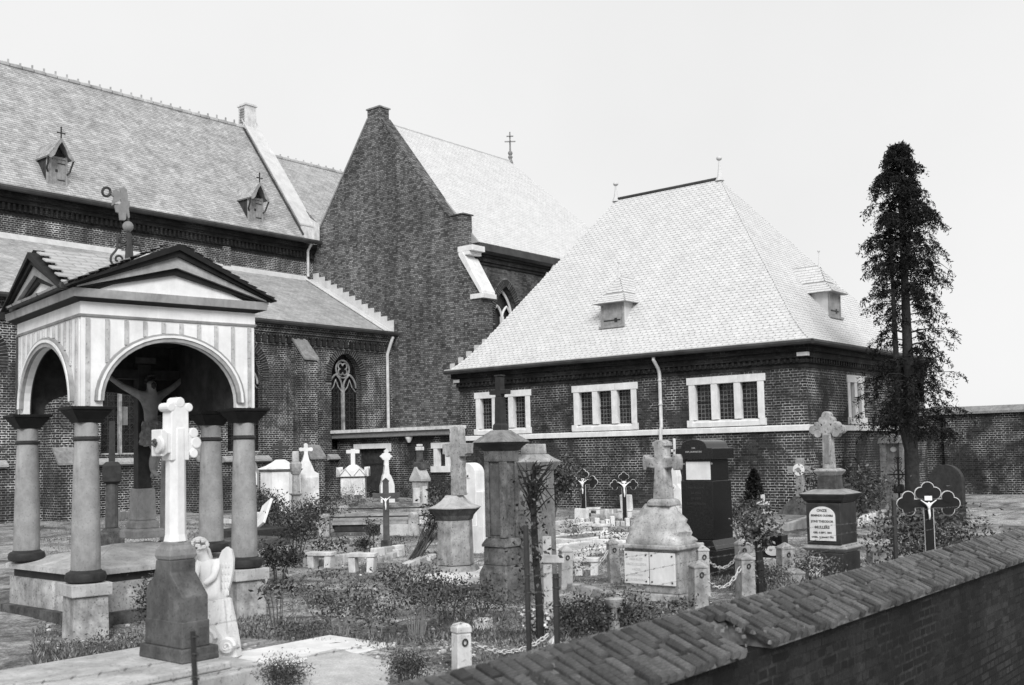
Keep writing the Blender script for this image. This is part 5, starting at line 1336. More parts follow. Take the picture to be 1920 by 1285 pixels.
# ---------- rock monument with plain cross and two marble plates
def rock_monument():
    m = Mon('rock_monument', 'big pale stone cross on a rock-shaped block above two white marble plates', 'monument', 1226, 1122)
    o = -.02; F_ = lambda u, v: m.f(u, v, o)
    Z = lambda v: m.z(v, o)
    l, r = F_(1170, 1100)[0], F_(1274, 1110)[0]
    D = .42
    b = MB(); b.box(l-.05, r+.06, o-.06, D+.05, -.06, .055); b.build('foot', M['limestone'], m.o, bevel=.01)
    z0 = .056; zt = F_(1222, 1030)[1]
    b = MB(); b.box(l+.02, r, o, D, z0, zt); b.build('block', M['limestone'], m.o, bevel=.01)
    mid = F_(1220, 1080)[0]
    zp0, zp1 = .14, zt-.03
    for a, c in ((l+.03, mid-.006), (mid+.006, r-.03)):
        q = empty('marble_plate', (0, 0, 0)); q.parent = m.o
        b = MB(); b.box(a, c, o-.028, o-.002, zp0, zp1); b.build('plate', M['white'], q, bevel=.004)
        for x in (a+.028, c-.028):
            for z in (zp0+.03, zp1-.03): b = MB(); b.M = Matrix.Translation((x, o-.029, z)) @ Matrix.Rotation(R(90), 4, 'X'); b.lathe([(.009, -.002), (.009, .006), (.004, .010)], 8); b.M = None; b.build('bolt', M['iron'], q)
        if a < mid-.1:
            for i, s in enumerate(('HIER RUST', 'ONZE GELIEFDE', 'VADER', 'GEBOREN', 'TE ROERMOND', '2 MEI 1852', 'OVERLEDEN', 'IN DEN HEER', 'DEN 10 JUNI')):
                text(s, .034, M['faint_ink'], q, ((a+c)/2, o-.0295, zp1-.075-.052*i))
    b = MB(); b.box(mid-.005, mid+.005, o-.012, o-.001, zp0, zp1); b.build('joint', M['iron'], m.o)
    # moulded base of rockwork
    b = MB(); b.box(l-.035, r+.035, o-.055, D+.03, zt+.001, zt+.045); b.build('slab_edge', M['limestone'], m.o, bevel=.012)
    z1 = zt+.046; zr = Z(947)
    rn = random.Random(8); n = 20; rows = 11; vs_ = []; fs = []
    cx = (l+r)/2-.01; cyy = (o+D)/2
    for j in range(rows):
        f = j/(rows-1); z = z1+(zr-z1)*f
        hw = ((r-l)/2+.02)*(1-f)**1.0*.62+.15+.10*math.sin(f*math.pi)*(.6 if j % 3 else 1.0)*.6; hd = (D/2+.02)*(1-f)*.7+.095
        if j == 0: hw, hd = (r-l)/2+.02, D/2+.02
        for i in range(n):
            a = 2*math.pi*i/n; ca, sa = math.cos(a), math.sin(a); e = .55 if j < 2 else .8
            k = 1+rn.uniform(-.07, .07)*(0 if j == 0 else 1)
            vs_.append((cx+hw*k*math.copysign(abs(ca)**e, ca), cyy+hd*k*math.copysign(abs(sa)**e, sa), z+rn.uniform(-.015, .015)*(0 < j < rows-1)))
    for j in range(rows-1):
        for i in range(n): fs.append((j*n+i, j*n+(i+1) % n, (j+1)*n+(i+1) % n, (j+1)*n+i))
    fs.append(tuple(range(n-1, -1, -1))); fs.append(tuple(range((rows-1)*n, rows*n)))
    b = MB(); b.add(vs_, fs); ob = b.build('rockwork', M['rock'], m.o, smooth=True)
    # cross with flared ends
    c = F_(1222, 900)[0]; y0, y1 = cyy-.075, cyy+.075
    za = Z(868); zt2 = Z(826); zb = zr+.001; zn = Z(941)
    b = MB(); b.sq([(.135, zb-.02), (.13, zb+.03), (.10, zb+.055)], (c, cyy), .9); b.build('cross_foot', M['limestone'], m.o, bevel=.012)
    w = .058
    P = [(-.085, zb+.05), (.085, zb+.05), (w, za-.06), (.15, za-.05), (.17, za-.085), (.19, za-.075), (.20, za-.03), (.20, za+.03), (.19, za+.075), (.17, za+.085), (.15, za+.05), (w, za+.05), (w, zt2-.07), (.085, zt2-.06), (.075, zt2-.02), (.03, zt2), (-.03, zt2), (-.075, zt2-.02), (-.085, zt2-.06), (-w, zt2-.07), (-w, za+.05), (-.15, za+.05), (-.17, za+.085), (-.19, za+.075), (-.20, za+.03), (-.20, za-.03), (-.19, za-.075), (-.17, za-.085), (-.15, za-.05), (-w, za-.06)]
    b = MB(); b.prism([(c+x, z) for x, z in P], y0, y1, axis='y'); b.build('cross', M['limestone'], m.o, bevel=.014)
M['rock'] = stone('rock', 0.42, 0.68, 9, 0.45, 0.95, 1.0, spots=0.4)
M['faint_ink'] = flat('faint_ink', 0.50, 0.7)
rock_monument()

# ---------- white stele behind
def spire_stele():
    m = Mon('spire_stele', 'white pointed stele with a round medallion, behind the rock monument cross', 'headstone', 1258, 992)
    F_ = lambda u, v: m.f(u, v, 0)
    pts = [(1240, 990), (1278, 990), (1277, 918), (1270, 908), (1270, 893), (1267, 880), (1265, 868), (1262, 868), (1259, 880), (1256, 893), (1256, 903), (1246, 915), (1241, 920)]
    b = MB(); b.prism([F_(*p) for p in pts], 0, .16, axis='y'); b.build('stele', M['white'], m.o, bevel=.01)
    x, z = F_(1262, 915); b = MB(); b.M = Matrix.Translation((x, -.002, z)) @ Matrix.Rotation(R(90), 4, 'X'); b.lathe([(.065, -.002), (.06, .012)], 16); b.M = None; b.build('medallion_frame', M['white'], m.o)
    b = MB(); b.M = Matrix.Translation((x, -.016, z)) @ Matrix.Rotation(R(90), 4, 'X'); b.lathe([(.026, -.003), (.022, .004)], 12); b.M = None; b.build('photograph', M['dark_stone'], m.o)
    b = MB(); x0, z0 = F_(1262, 868); b.box(x0-.02, x0+.02, .05, .09, z0, F_(1245, 823)[1]); b.box(x0-.07, x0+.07, .05, .09, F_(1245, 848)[1], F_(1245, 843)[1]); b.build('cross', M['white_old'], m.o, bevel=.006)
spire_stele()

# ---------- black granite monument
def black_granite():
    m = Mon('black_granite_monument', 'tall polished black granite monument with a rounded top and a white plate', 'monument', 1318, 1078)
    F_ = lambda u, v: m.f(u, v, -.17); Z = lambda v: F_(1312, v)[1]
    X = lambda u, v=950: F_(u, v)[0]
    G_ = M['black_granite']; D = .30
    b = MB(); b.box(X(1268, 1060), X(1350, 1060), -.24, D+.08, -.06, Z(1030)); b.build('plinth', G_, m.o, bevel=.008)
    b = MB(); b.prism([(X(1270), Z(1030)+.001), (X(1344), Z(1030)+.001), (X(1337), Z(1012)), (X(1277), Z(1012))], -.22, D+.05, axis='y'); b.build('base_slope', G_, m.o, bevel=.006)
    b = MB(); b.box(X(1278), X(1337), -.17, D, Z(1012)+.001, Z(902)); b.build('body', G_, m.o, bevel=.006)
    b = MB(); b.box(X(1281), X(1334), -.15, D-.02, Z(902)+.001, Z(862)); b.build('neck', G_, m.o, bevel=.006)
    l, r = X(1272), X(1341); c = (l+r)/2; w = (r-l)/2; z0, zs, z1 = Z(862)+.001, Z(841), Z(824)
    top = [(l, z0), (r, z0), (r, zs), (r-.07, zs+.005)]+[(c+(w-.08)*math.cos(q), zs+.01+(z1-zs-.01)*math.sin(q)**.7) for q in [math.pi*i/12 for i in range(1, 12)]]+[(l+.07, zs+.005), (l, zs)]
    b = MB(); b.prism(top, -.20, D+.04, axis='y'); b.build('rounded_top', G_, m.o, bevel=.006)
    b = MB(); b.box(X(1288), X(1333), -.162, -.151, Z(901)+.006, Z(866)); b.build('white_plate', M['white'], m.o)
    for u in (1281, 1338): x = X(u); b = MB(); b.M = Matrix.Translation((x+(.02 if u < 1300 else -.02), -.152, Z(870))) @ Matrix.Rotation(R(90), 4, 'X'); b.lathe([(.014, -.004), (.012, .008)], 10); b.M = None; b.build('rosette', M['iron_grey'], m.o)
    text('DER', .026, M['gilt'], m.o, (c, -.2015, Z(840.5))); text('FAM. DUMARTEN', .028, M['gilt'], m.o, (c, -.2015, Z(847.5)))
    for i, s in enumerate(('HIER RUSTEN', 'DE HEER', 'EN ZIJNE', 'ECHTGENOOTE')): text(s, .034, M['dim_letter'], m.o, (c, -.1715, Z(915+10*i)))
M['dim_letter'] = flat('dim_letter', 0.035, 0.6)
black_granite()

# ---------- tall plaque monument with trefoil cross
def plaque_monument():
    m = Mon('plaque_monument', 'dark stone monument with an arched white inscription plaque under a pale clover-ended cross', 'monument', 1552, 1078)
    o = -.17; F_ = lambda u, v: m.f(u, v, o); X = lambda u, v=1000: F_(u, v)[0]; Z = lambda v: F_(1545, v)[1]
    D = .30; K = M['dark_granite']
    l, r = X(1513), X(1577); c = (l+r)/2; w = (r-l)/2
    b = MB(); b.box(l+.015, r+.02, -.19, D+.02, -.06, Z(1037)); b.build('lower_block', K, m.o, bevel=.008)
    b = MB(); b.box(X(1519, 1060), X(1545, 1060), -.205, -.192, Z(1085), Z(1044)); b.build('name_plate', M['white'], m.o)
    b = MB(); b.sq([(w+.01, Z(1037)+.001), (w+.06, Z(1029)), (w+.06, Z(1027)), (w+.015, Z(1021))], (c, (D+o)/2), .95); b.build('middle_cornice', M['grey_granite'], m.o, bevel=.004)
    b = MB(); b.box(l, r, o, D, Z(1021)+.001, Z(944)); b.build('body', K, m.o, bevel=.006)
    b = MB(); b.sq([(w+.005, Z(944)+.001), (w+.035, Z(938)), (w+.04, Z(936)), (w+.065, Z(930)), (w+.07, Z(927))], (c, (D+o)/2), .95); b.build('cornice', K, m.o, bevel=.004)
    b = MB(); b.sq([(w+.07, Z(927)+.001), (w-.05, Z(919)), (w-.07, Z(918.5))], (c, (D+o)/2), .95); b.build('cap_slope', M['grey_granite'], m.o, bevel=.004)
    zz = lambda v: m.z(v, .05); cy = (D+o)/2
    b = MB(); b.sq([(.115, zz(918.5)+.001), (.105, zz(892))], (c, cy)); b.build('neck_block', M['dark_stone'], m.o, bevel=.006)
    b = MB(); b.sq([(.105, zz(892)+.001), (.14, zz(884)), (.14, zz(882)), (.10, zz(878.5))], (c, cy)); b.build('neck_cap', M['limestone'], m.o, bevel=.004)
    zb, za, zt = zz(878.5)+.001, zz(806), zz(780)
    b = MB(); b.prism([(c-.062, zb), (c+.062, zb), (c+.048, za), (c+.048, zt), (c-.048, zt), (c-.048, za)], cy-.055, cy+.055, axis='y')
    b.box(c-.135, c+.135, cy-.052, cy+.052, za-.045, za+.045)
    trefoil_ends(b, c, za, .150, zt-.015, .055, cy-.05, cy+.05); b.build('cross', M['limestone'], m.o, bevel=.008)
    b = MB(); b.box(c-.028, c+.028, cy-.062, cy-.056, zb+.06, za-.06); b.build('cross_relief', M['grey_stone'], m.o)
    # plaque
    pl, pr = X(1519, 990), X(1567, 990); pc = (pl+pr)/2; pw = (pr-pl)/2; z0, z1 = Z(1014), Z(950); zs = z1-pw*.72
    b = MB(); b.prism([(pl, z0), (pr, z0), (pr, zs)]+[(pc+pw*math.cos(q), zs+(z1-zs)*math.sin(q)) for q in [math.pi*i/16 for i in range(1, 16)]]+[(pl, zs)], o-.014, o-.001, axis='y'); b.build('plaque', M['white'], m.o)
    for s, v, sz in (('ONZE', 957.5, .044), ('BEMINDE OUDERS', 967, .032), ('JOHS THEODOR', 978, .036), ('MULLERS', 989, .044), ('GEB. 4 SEPT. 1852', 999, .029), ('OVERL. 14 MAART 1931', 1007.5, .0255)):
        text(s, sz, M['plaque_ink'], m.o, (pc, o-.0152, F_(1543, v)[1]), bold=.0012)
    text('JOHANNA', .046, M['plaque_ink'], m.o, ((X(1519, 1060)+X(1545, 1060))/2+.0, -.2065, Z(1053)))
M['plaque_ink'] = flat('plaque_ink', 0.07, 0.7)
M['dark_granite'] = stone('dark_granite', 0.022, 0.06, 12, 0.4, 0.4, 0.15, spec=0.5)
M['grey_granite'] = stone('grey_granite', 0.22, 0.40, 12, 0.3, 0.6, 0.15)
plaque_monument()

# ---------- grave with cross and medallion and its sloping ribbed slab
def medallion_cross():
    m = Mon('medallion_cross_grave', 'grey grave cross with a round white medallion on a mound above a sloping slab', 'grave', 1503, 985)
    Z = lambda v: m.z(v, 0); X = lambda u, v=950: m.x(u, v, 0)
    c = X(1503); zb = Z(932); za, zt = Z(881), Z(859)
    b = MB(); latin(b, c, zb, zt, .085, za, .23, .065, -.06, .06, .07); b.build('cross', M['grey_granite'], m.o, bevel=.008)
    b = MB(); b.M = Matrix.Translation((c, -.062, za)) @ Matrix.Rotation(R(90), 4, 'X'); b.lathe([(.115, -.003), (.115, .02), (.08, .025)], 18); b.M = None; b.build('medallion', M['white'], m.o)
    b = MB(); b.M = Matrix.Translation((c, -.088, za)) @ Matrix.Rotation(R(90), 4, 'X'); b.lathe([(.045, -.003), (.045, .004)], 12); b.M = None; b.build('photograph', M['grey_stone'], m.o)
    b = MB(); b.sq([(.42, -.05), (.40, Z(967)), (.26, Z(948)), (.15, Z(936)), (.12, zb+.01)], (c, 0), .8); b.build('mound', M['dark_stone'], m.o, smooth=True)
    b = MB(); b.prism([(-.36, .05), (-.36, Z(964)), (-1.6, .20), (-1.6, .05)], c-.42, c+.42, axis='x'); b.build('sloping_slab', M['grey_granite'], m.o, bevel=.01)
    b = MB()
    for i in range(9): f = (i+.5)/9; y = -.42-1.1*f; z = Z(964)+(0.20-Z(964))*((-y-.36)/1.24); b.box(c-.36, c+.36, y-.03, y+.03, z+.001, z+.012)
    b.build('ribs', M['grey_stone'], m.o, kind='stuff')
    for s in (-1, 1): b = MB(); b.prism([(-.30, -.05), (-.30, Z(958)), (-1.72, .16), (-1.72, -.05)], c+s*.49-.05, c+s*.49+.05, axis='x'); b.build('kerb', M['slab'], m.o, bevel=.01)
    b = MB(); b.box(c-.55, c+.55, -1.80, -1.70, -.05, .17); b.build('front_kerb', M['slab'], m.o, bevel=.01)
medallion_cross()

# ---------- stone stele by the big tree with wrought-iron cross before it
def tree_stele():
    m = Mon('niche_stele', 'pale stone stele with a small niche and oval portrait beside the conifer', 'headstone', p=(25.2, 9.02))
    Z = lambda v: m.z(v, 0); X = lambda u, v=880: m.x(u, v, 0)
    l, r = X(1653), X(1700)
    b = MB(); b.box(l-.03, r+.03, -.12, .25, -.05, Z(918)); b.build('lower_block', M['limestone'], m.o, bevel=.01)
    b = MB(); b.box(l, r, -.08, .22, Z(918)+.001, Z(866)); b.build('middle_block', M['limestone'], m.o, bevel=.01)
    for a, c in ((l, l+.13), (r-.13, r)): b = MB(); b.box(a, c, -.08, .22, Z(866)+.001, Z(832)); b.build('niche_side', M['limestone'], m.o, bevel=.01)
    b = MB(); b.box(l+.131, r-.131, .02, .20, Z(866)+.001, Z(832)); b.build('niche_back', M['grey_stone'], m.o)
    b = MB(); b.prism([(l-.04, Z(832)+.001), (r+.04, Z(832)+.001), (r, Z(822)), ((l+r)/2, Z(814)), (l, Z(822))], -.12, .24, axis='y'); b.build('gable_top', M['limestone'], m.o, bevel=.01)
    b = MB(); b.M = Matrix.Translation(((l+r)/2, .018, Z(843))) @ Matrix.Rotation(R(90), 4, 'X'); b.lathe([(.075, -.003), (.07, .015)], 16, sy=.85); b.M = None; b.build('portrait', M['white'], m.o)
    i = Mon('wrought_iron_cross', 'openwork wrought-iron grave cross standing in front of the niche stele', 'cross', p=(23.6, 8.40))
    Z = lambda v: i.z(v, 0); X = lambda u, v=880: i.x(u, v, 0); c = X(1684)
    b = MB(); b.tube([(c, 0, 0), (c, 0, Z(857))], .025, 6); b.tube([(c-.24, 0, Z(890)), (c+.24, 0, Z(890))], .02, 6); b.build('bars', M['iron'], i.o)
    b = MB(); b.tube([(c+.10*math.cos(q), 0, Z(890)+.10*math.sin(q)) for q in [2*math.pi*j/16 for j in range(16)]], .014, 5, closed=True)
    for q in range(16): a = 2*math.pi*q/16; b.tube([(c+.11*math.cos(a), 0, Z(890)+.11*math.sin(a)), (c+.21*math.cos(a), 0, Z(890)+.21*math.sin(a))], .008, 4)
    for s in (-1, 1):
        for zz in (Z(862), Z(870)): b.tube([(c, 0, zz), (c+s*.06, 0, zz+.05), (c+s*.09, 0, zz+.01), (c+s*.05, 0, zz-.01)], .010, 5)
    b.build('rays_and_scrolls', M['iron'], i.o)
    b = MB(); b.lathe([(.10, Z(925)), (.12, Z(922)), (.11, Z(910)), (.09, Z(908))], 12, (c, 0)); b.build('plaque_box', M['iron'], i.o)
tree_stele()

# ---------- painted metal crosses with a white figure
def trefoil_cross(label, p, u, vb, va, vt, arm, w, r, off_turn=0, figure=True, group=None, base=None):
    m = Mon('metal_cross', label, 'cross', p=p, rot=facecam(p, off_turn), group=group)
    za, zt = m.z(va, 0), m.z(vt, 0)
    def shape(b, g, y0, y1):
        latin(b, 0, -.05, zt-r*.9, w+g, za, arm-r*.4, w+g, y0, y1)
        e = .0006
        for k, (x, z) in enumerate([(s*(arm-r*.2), za) for s in (-1, 1)]+[(s*(arm-r*.95), za+q*r*.9) for s in (-1, 1) for q in (-1, 1)]+[(s*r*.9, zt-r*1.65) for s in (-1, 1)]+[(0, zt-r*.9)]): disc(b, x, z, r*.85+g, y0-e*(k+1), y1+e*(k+1), 16)
    b = MB(); shape(b, .0035, .0, .02); b.build('pale_edge', M['white_old'], m.o)
    b = MB(); shape(b, -.004, -.012, .026); b.build('black_face', M['paint_dark'], m.o)
    if figure: small_corpus('figure', m.o, (0, -.045, za-.26*figure), .32*figure, M['white_metal'])
    b = MB(); b.box(-.035, .035, -.024, -.018, za+.03, za+.075); b.build('title_plate', M['white_metal'], m.o)
    if base:
        b = MB(); b.sq([(.13, -.05), (.12, base)], (0, 0)); b.build('stone_foot', M['dark_stone'], m.o, bevel=.008)
    return m
trefoil_cross('black clover-ended metal cross leaning before the sacristy wall, left of the pair', onZ(1095, 978), 1095, 978, 904, 879, .28, .05, .075, R(-18), 1.0, 'metal crosses by the sacristy wall', .18)
trefoil_cross('black clover-ended metal cross outlined brightly in white, right of the pair before the brick wall', onZ(1172, 980), 1172, 980, 909, 885, .25, .045, .062, R(4), 1.0, 'metal crosses by the sacristy wall')
trefoil_cross('black clover-ended metal cross with white figure behind the brick wall by the conifer', (11.02, 3.60), 1730, 1030, 944, 903, .25, .044, .070, R(6), .62)

# ---------- wooden crosses
def wood_cross():
    p = onZ(725, 1042); m = Mon('wooden_cross', 'dark wooden grave cross with a small white figure near the two benches', 'cross', p=p, rot=facecam(p, R(-6)))
    Z = lambda v: m.z(v, 0); kk = 7.97e-3
    b = MB(); b.box(-.085, .085, -.07, .07, -.05, Z(1013), .006, .006); b.build('stone_foot', M['dark_stone'], m.o, bevel=.006)
    za = Z(930)
    b = MB(); b.prism([(-.045, Z(1013)+.001), (.045, Z(1013)+.001), (.042, Z(905)), (.052, Z(902)), (0, Z(896)), (-.052, Z(902)), (-.042, Z(905))], -.035, .035, axis='y'); b.build('post', M['wood_brown'], m.o, bevel=.004)
    b = MB(); b.prism([(-.16, za-.035), (.17, za-.045), (.215, za-.02), (.21, za+.055), (.16, za+.045), (-.14, za+.04), (-.185, za+.05), (-.20, za-.02)], -.042, .042, axis='y'); b.build('crosspiece', M['wood_brown'], m.o, bevel=.004)
    small_corpus('figure', m.o, (0, -.055, za-.21), .20, M['white_metal'])
    p = onZ(1030, 1195); m = Mon('white_wooden_cross', 'plain white-painted wooden cross by the dark tree stump', 'cross', p=p, rot=facecam(p, R(-8)))
    Z = lambda v: m.z(v, 0)
    b = MB(); b.box(-.035, .035, -.015, .015, -.05, Z(1006)); b.build('upright', M['wood_light'], m.o, bevel=.003)
    b = MB(); b.box(-.14, .14, -.034, -.016, Z(1055), Z(1040)); b.build('crosspiece', M['wood_light'], m.o, bevel=.003)
M['wood_brown'] = stone('brown_wood', 0.05, 0.12, 10, 0.3, 0.7, 0.3)
wood_cross()

# ---------- monuments by the annex and the aisle wall
def octagon_tomb():
    m = Mon('octagonal_tomb', 'white eight-sided tomb with a swept cap and dark iron cross by the aisle wall', 'tomb', p=(17.4, 21.8), rot=facecam((17.4, 21.8)))
    Z = lambda v: m.z(v, -.4)
    b = MB(); b.lathe([(.60, -.05), (.60, Z(962))], 8, rot=R(22.5)); b.build('plinth', M['white_old'], m.o)
    b = MB(); b.lathe([(.54, Z(962)+.001), (.54, Z(885))], 8, rot=R(22.5)); b.build('drum', M['white'], m.o)
    b = MB(); b.lathe([(.55, Z(885)+.001), (.58, Z(883)), (.61, Z(880))], 8, rot=R(22.5)); b.build('cornice', M['grey_stone'], m.o)
    b = MB(); b.lathe([(.63, Z(880)+.001), (.63, Z(879)), (.40, Z(873.5)), (.24, Z(867.5)), (.15, Z(863)), (.11, Z(862))], 8, rot=R(22.5)); b.build('swept_cap', M['white'], m.o)
    z = m.z(862, 0); b = MB(); b.box(-.05, .05, -.03, .03, z-.02, z+.46); b.box(-.17, .17, -.028, .028, z+.27, z+.36)
    for x, zz in ((-.17, z+.31), (.17, z+.31), (0, z+.46)): b.ball((x, 0, zz), .06, 8, (1, .5, 1))
    b.build('iron_cross', M['iron'], m.o)
octagon_tomb()
def broken_column():
    p = Vector((16.5, 20.1, 0)); m = Mon('memorial_column', 'slim pale stone column with octagonal cap standing before the white eight-sided tomb', 'column', p=p, rot=facecam(p, R(15)))
    Z = lambda v: m.z(v, 0); k = (_fw.x*p.x+_fw.y*p.y)/F; X = lambda w: w*k
    b = MB(); b.sq([(X(13), -.05), (X(13), Z(965)), (X(9), Z(960)), (X(8), Z(958))]); b.build('base', M['limestone'], m.o, bevel=.01)
    b = MB(); b.sq([(X(7.5), Z(958)+.001), (X(6.8), Z(930)), (X(10), Z(927)), (X(10.5), Z(925))]); b.build('lower_die', M['limestone'], m.o, bevel=.01)
    b = MB(); b.lathe([(X(8), Z(925)+.001), (X(7.5), Z(922)), (X(7), Z(890))], 8); b.build('shaft', M['limestone'], m.o)
    b = MB(); b.sq([(X(7), Z(890)+.001), (X(7.5), Z(887)), (X(9), Z(883)), (X(9.5), Z(870)), (X(7), Z(866))]); b.build('capital', M['limestone'], m.o, bevel=.02)
    b = MB(); b.lathe([(X(7), Z(866)+.001), (X(6.8), Z(849)), (X(6), Z(846))], 12); b.build('stub', M['slab'], m.o, smooth=True)
broken_column()
def ogee_stele():
    m = Mon('ogee_stele', 'white stele with swept ogee shoulders and a small cross, right of the eight-sided tomb', 'headstone', p=(18.35, 21.75), rot=facecam((18.35, 21.75), R(6)))
    F_ = lambda u, v: m.f(u, v, 0)
    b = MB(); P = [(557, 968), (603, 968), (601, 951), (599, 940), (598, 888), (590, 884), (586, 874), (580, 862), (577, 850), (571, 850), (568, 862), (562, 874), (557, 884)]
    b.prism([F_(*q) for q in P], 0, .22, axis='y'); b.build('stele', M['white'], m.o, bevel=.01)
    c, za = F_(574, 843); b = MB(); latin(b, c, F_(574, 851)[1], F_(574, 834)[1], .05, za, .13, .045, .04, .15)
    for x, z in ((c-.13, za), (c+.13, za), (c, F_(574, 835)[1])): disc(b, x, z, .055, .035, .155, 10)
    b.build('cross', M['white'], m.o, bevel=.01)
    x0, z0 = F_(562, 937); x1, z1 = F_(597, 895); b = MB(); b.box(x0, (x0+x1)/2-.01, -.02, -.001, z0, z1); b.box((x0+x1)/2+.01, x1, -.02, -.001, z0, z1); b.build('inscription_panels', M['white_old'], m.o)
    p = onZ(590, 962); i = Mon('small_iron_cross', 'small dark cast-iron cross on a rough stone before the ogee stele', 'cross', p=p, rot=facecam(p))
    Z = lambda v: i.z(v, 0)
    b = MB(); z0, z1, za = Z(949), Z(909), Z(920); b.tube([(0, 0, z0), (0, 0, z1)], .022, 6); b.tube([(-.13, 0, za), (.13, 0, za)], .02, 6)
    for q in ((-.13, za), (.13, za), (0, z1), (0, za), (0, za-.1), (0, za-.2), (-.07, za), (.07, za)): b.ball((q[0], 0, q[1]), .035, 6)
    b.build('iron', M['iron'], i.o)
    b = MB(); b.box(-.24, .26, -.2, .2, -.05, z0-.02, .05, .05); b.build('rough_stone', M['dark_stone'], i.o, bevel=.03)
ogee_stele()
def crown_tomb():
    m = Mon('crown_tomb', 'white tomb block crowned by small gables and a plain cross, by the annex door', 'tomb', p=(21.6, 23.6), rot=facecam((21.6, 23.6), R(-5)))
    F_ = lambda u, v: m.f(u, v, -.2); X = lambda u, v=900: F_(u, v)[0]; Z = lambda v: F_(660, v)[1]
    l, r = X(638), X(684); c = (l+r)/2; w = (r-l)/2
    b = MB(); b.sq([(w, -.05), (w, Z(896))], (c, .15), .8); b.build('block', M['white'], m.o, bevel=.01)
    for a, d in ((l+.05, c-.04), (c+.04, r-.05)): b = MB(); b.box(a, d, -.36, -.30, Z(928), Z(899)); b.M = None; b.build('panel', M['white_old'], m.o)
    b = MB(); b.sq([(w-.02, Z(896)+.001), (w+.02, Z(894))], (c, .15), .8); b.build('necking', M['charcoal_stone'], m.o)
    W = X(691)-c
    for s in (0, 1, 2, 3):
        b = MB(); b.M = Matrix.Translation((c, .15, 0)) @ Matrix.Rotation(R(90*s), 4, 'Z')
        hw = W if s % 2 == 0 else W*.8; dd = W*.8 if s % 2 == 0 else W
        z0, z1, z2 = Z(894)+.002, Z(876), Z(885)
        b.prism([(-hw, z0), (hw, z0), (hw, z1), (hw*.72, z2), (hw*.4, z1-.02), (0, z2+.03), (-hw*.4, z1-.02), (-hw*.72, z2), (-hw, z1)], -dd-.001*s, -dd+.12, axis='y'); b.M = None; b.build('crown_gable', M['white'], m.o, bevel=.008)
        for q in (-.45, .45):
            b = MB(); b.M = Matrix.Translation((c, .15, 0)) @ Matrix.Rotation(R(90*s), 4, 'Z'); x = hw*q
            b.tube([(x-hw*.36, -dd-.006, z0+.02), (x, -dd-.006, z1-.06), (x+hw*.36, -dd-.006, z0+.02)], .012, 5); b.M = None; b.build('crown_rib', M['grey_stone'], m.o)
    b = MB(); b.sq([(.34, Z(886)), (.16, Z(875)), (.10, Z(872))], (c, .15)); b.build('cross_foot', M['white'], m.o, bevel=.01)
    cc = X(660, 860); b = MB(); latin(b, cc, Z(872)-.02, Z(842), .065, Z(847), .20, .055, .08, .22); b.build('cross', M['white'], m.o, bevel=.012)
crown_tomb()
def door_stele():
    m = Mon('knobbed_cross_stele', 'white stele topped by a cross with pointed arms, in front of the annex door', 'headstone', p=(20.6, 21.0), rot=facecam((20.6, 21.0), R(10)))
    F_ = lambda u, v: m.f(u, v, 0)
    b = MB(); P = [(714, 950), (741, 950), (740, 910), (738, 903), (734, 893), (731, 889), (729, 872), (722, 872), (720, 889), (718, 893), (716, 905), (714, 912)]
    b.prism([F_(*q) for q in P], 0, .24, axis='y'); b.build('stele', M['white'], m.o, bevel=.012)
    b = MB(); P = [(721, 873), (730, 873), (729.5, 863), (732, 863), (733, 859), (737, 856), (733, 853), (732, 850), (728.5, 850), (730, 846), (725.5, 842), (721, 846), (722, 850), (719, 850), (717, 853), (713, 856), (717, 860), (719, 863), (721.5, 863)]
    b.prism([F_(*q) for q in P], .05, .19, axis='y'); b.build('cross', M['white'], m.o, bevel=.01)
door_stele()
def aedicule():
    m = Mon('aedicule', 'gothic gabled shrine stone with a broken cross stub, right of the annex door', 'monument', p=(19.4, 18.95))
    F_ = lambda u, v: m.f(u, v, -.15); X = lambda u, v=920: F_(u, v)[0]; Z = lambda v: F_(782, v)[1]
    l, r = X(770), X(787); c = (l+r)/2; w = (r-l)/2
    b = MB(); b.sq([(w+.08, -.05), (w+.08, Z(955)), (w+.02, Z(950))], (c, .03), 1.0); b.build('base', M['limestone'], m.o, bevel=.01)
    b = MB(); b.box(l, r, -.10, .16, Z(950)+.001, Z(903)); b.build('die', M['limestone'], m.o, bevel=.008)
    b = MB(); b.box(l+.05, r-.05, -.115, -.101, Z(944), Z(915)); b.build('front_panel', M['white_old'], m.o)
    b = MB(); b.box(r+.001, r+.012, -.05, .11, Z(946), Z(912)); b.build('side_panel', M['white_old'], m.o)
    b = MB(); z0, z1 = Z(903)+.001, Z(876); b.prism([(l-.06, z0), (r+.06, z0), (r+.06, z0+.06), (c+.03, z1), (c-.03, z1), (l-.06, z0+.06)], -.14, .20, axis='y'); b.build('gable_roof', M['slab'], m.o, bevel=.01)
    b = MB(); b.sq([(.13, Z(880)), (.12, Z(868)), (.07, Z(866))], (c, .03), 1.0); b.build('ridge_block', M['dark_stone'], m.o, bevel=.01)
    b = MB(); b.sq([(.065, Z(866)), (.055, Z(845))], (c, .03)); b.build('stem', M['dark_stone'], m.o, bevel=.006)
    b = MB(); b.box(c-.07, c+.09, -.05, .11, Z(845)+.001, Z(838)); b.box(c-.05, c+.06, -.03, .09, Z(837), Z(833)); b.build('cross_stub', M['white_old'], m.o, bevel=.01)
aedicule()
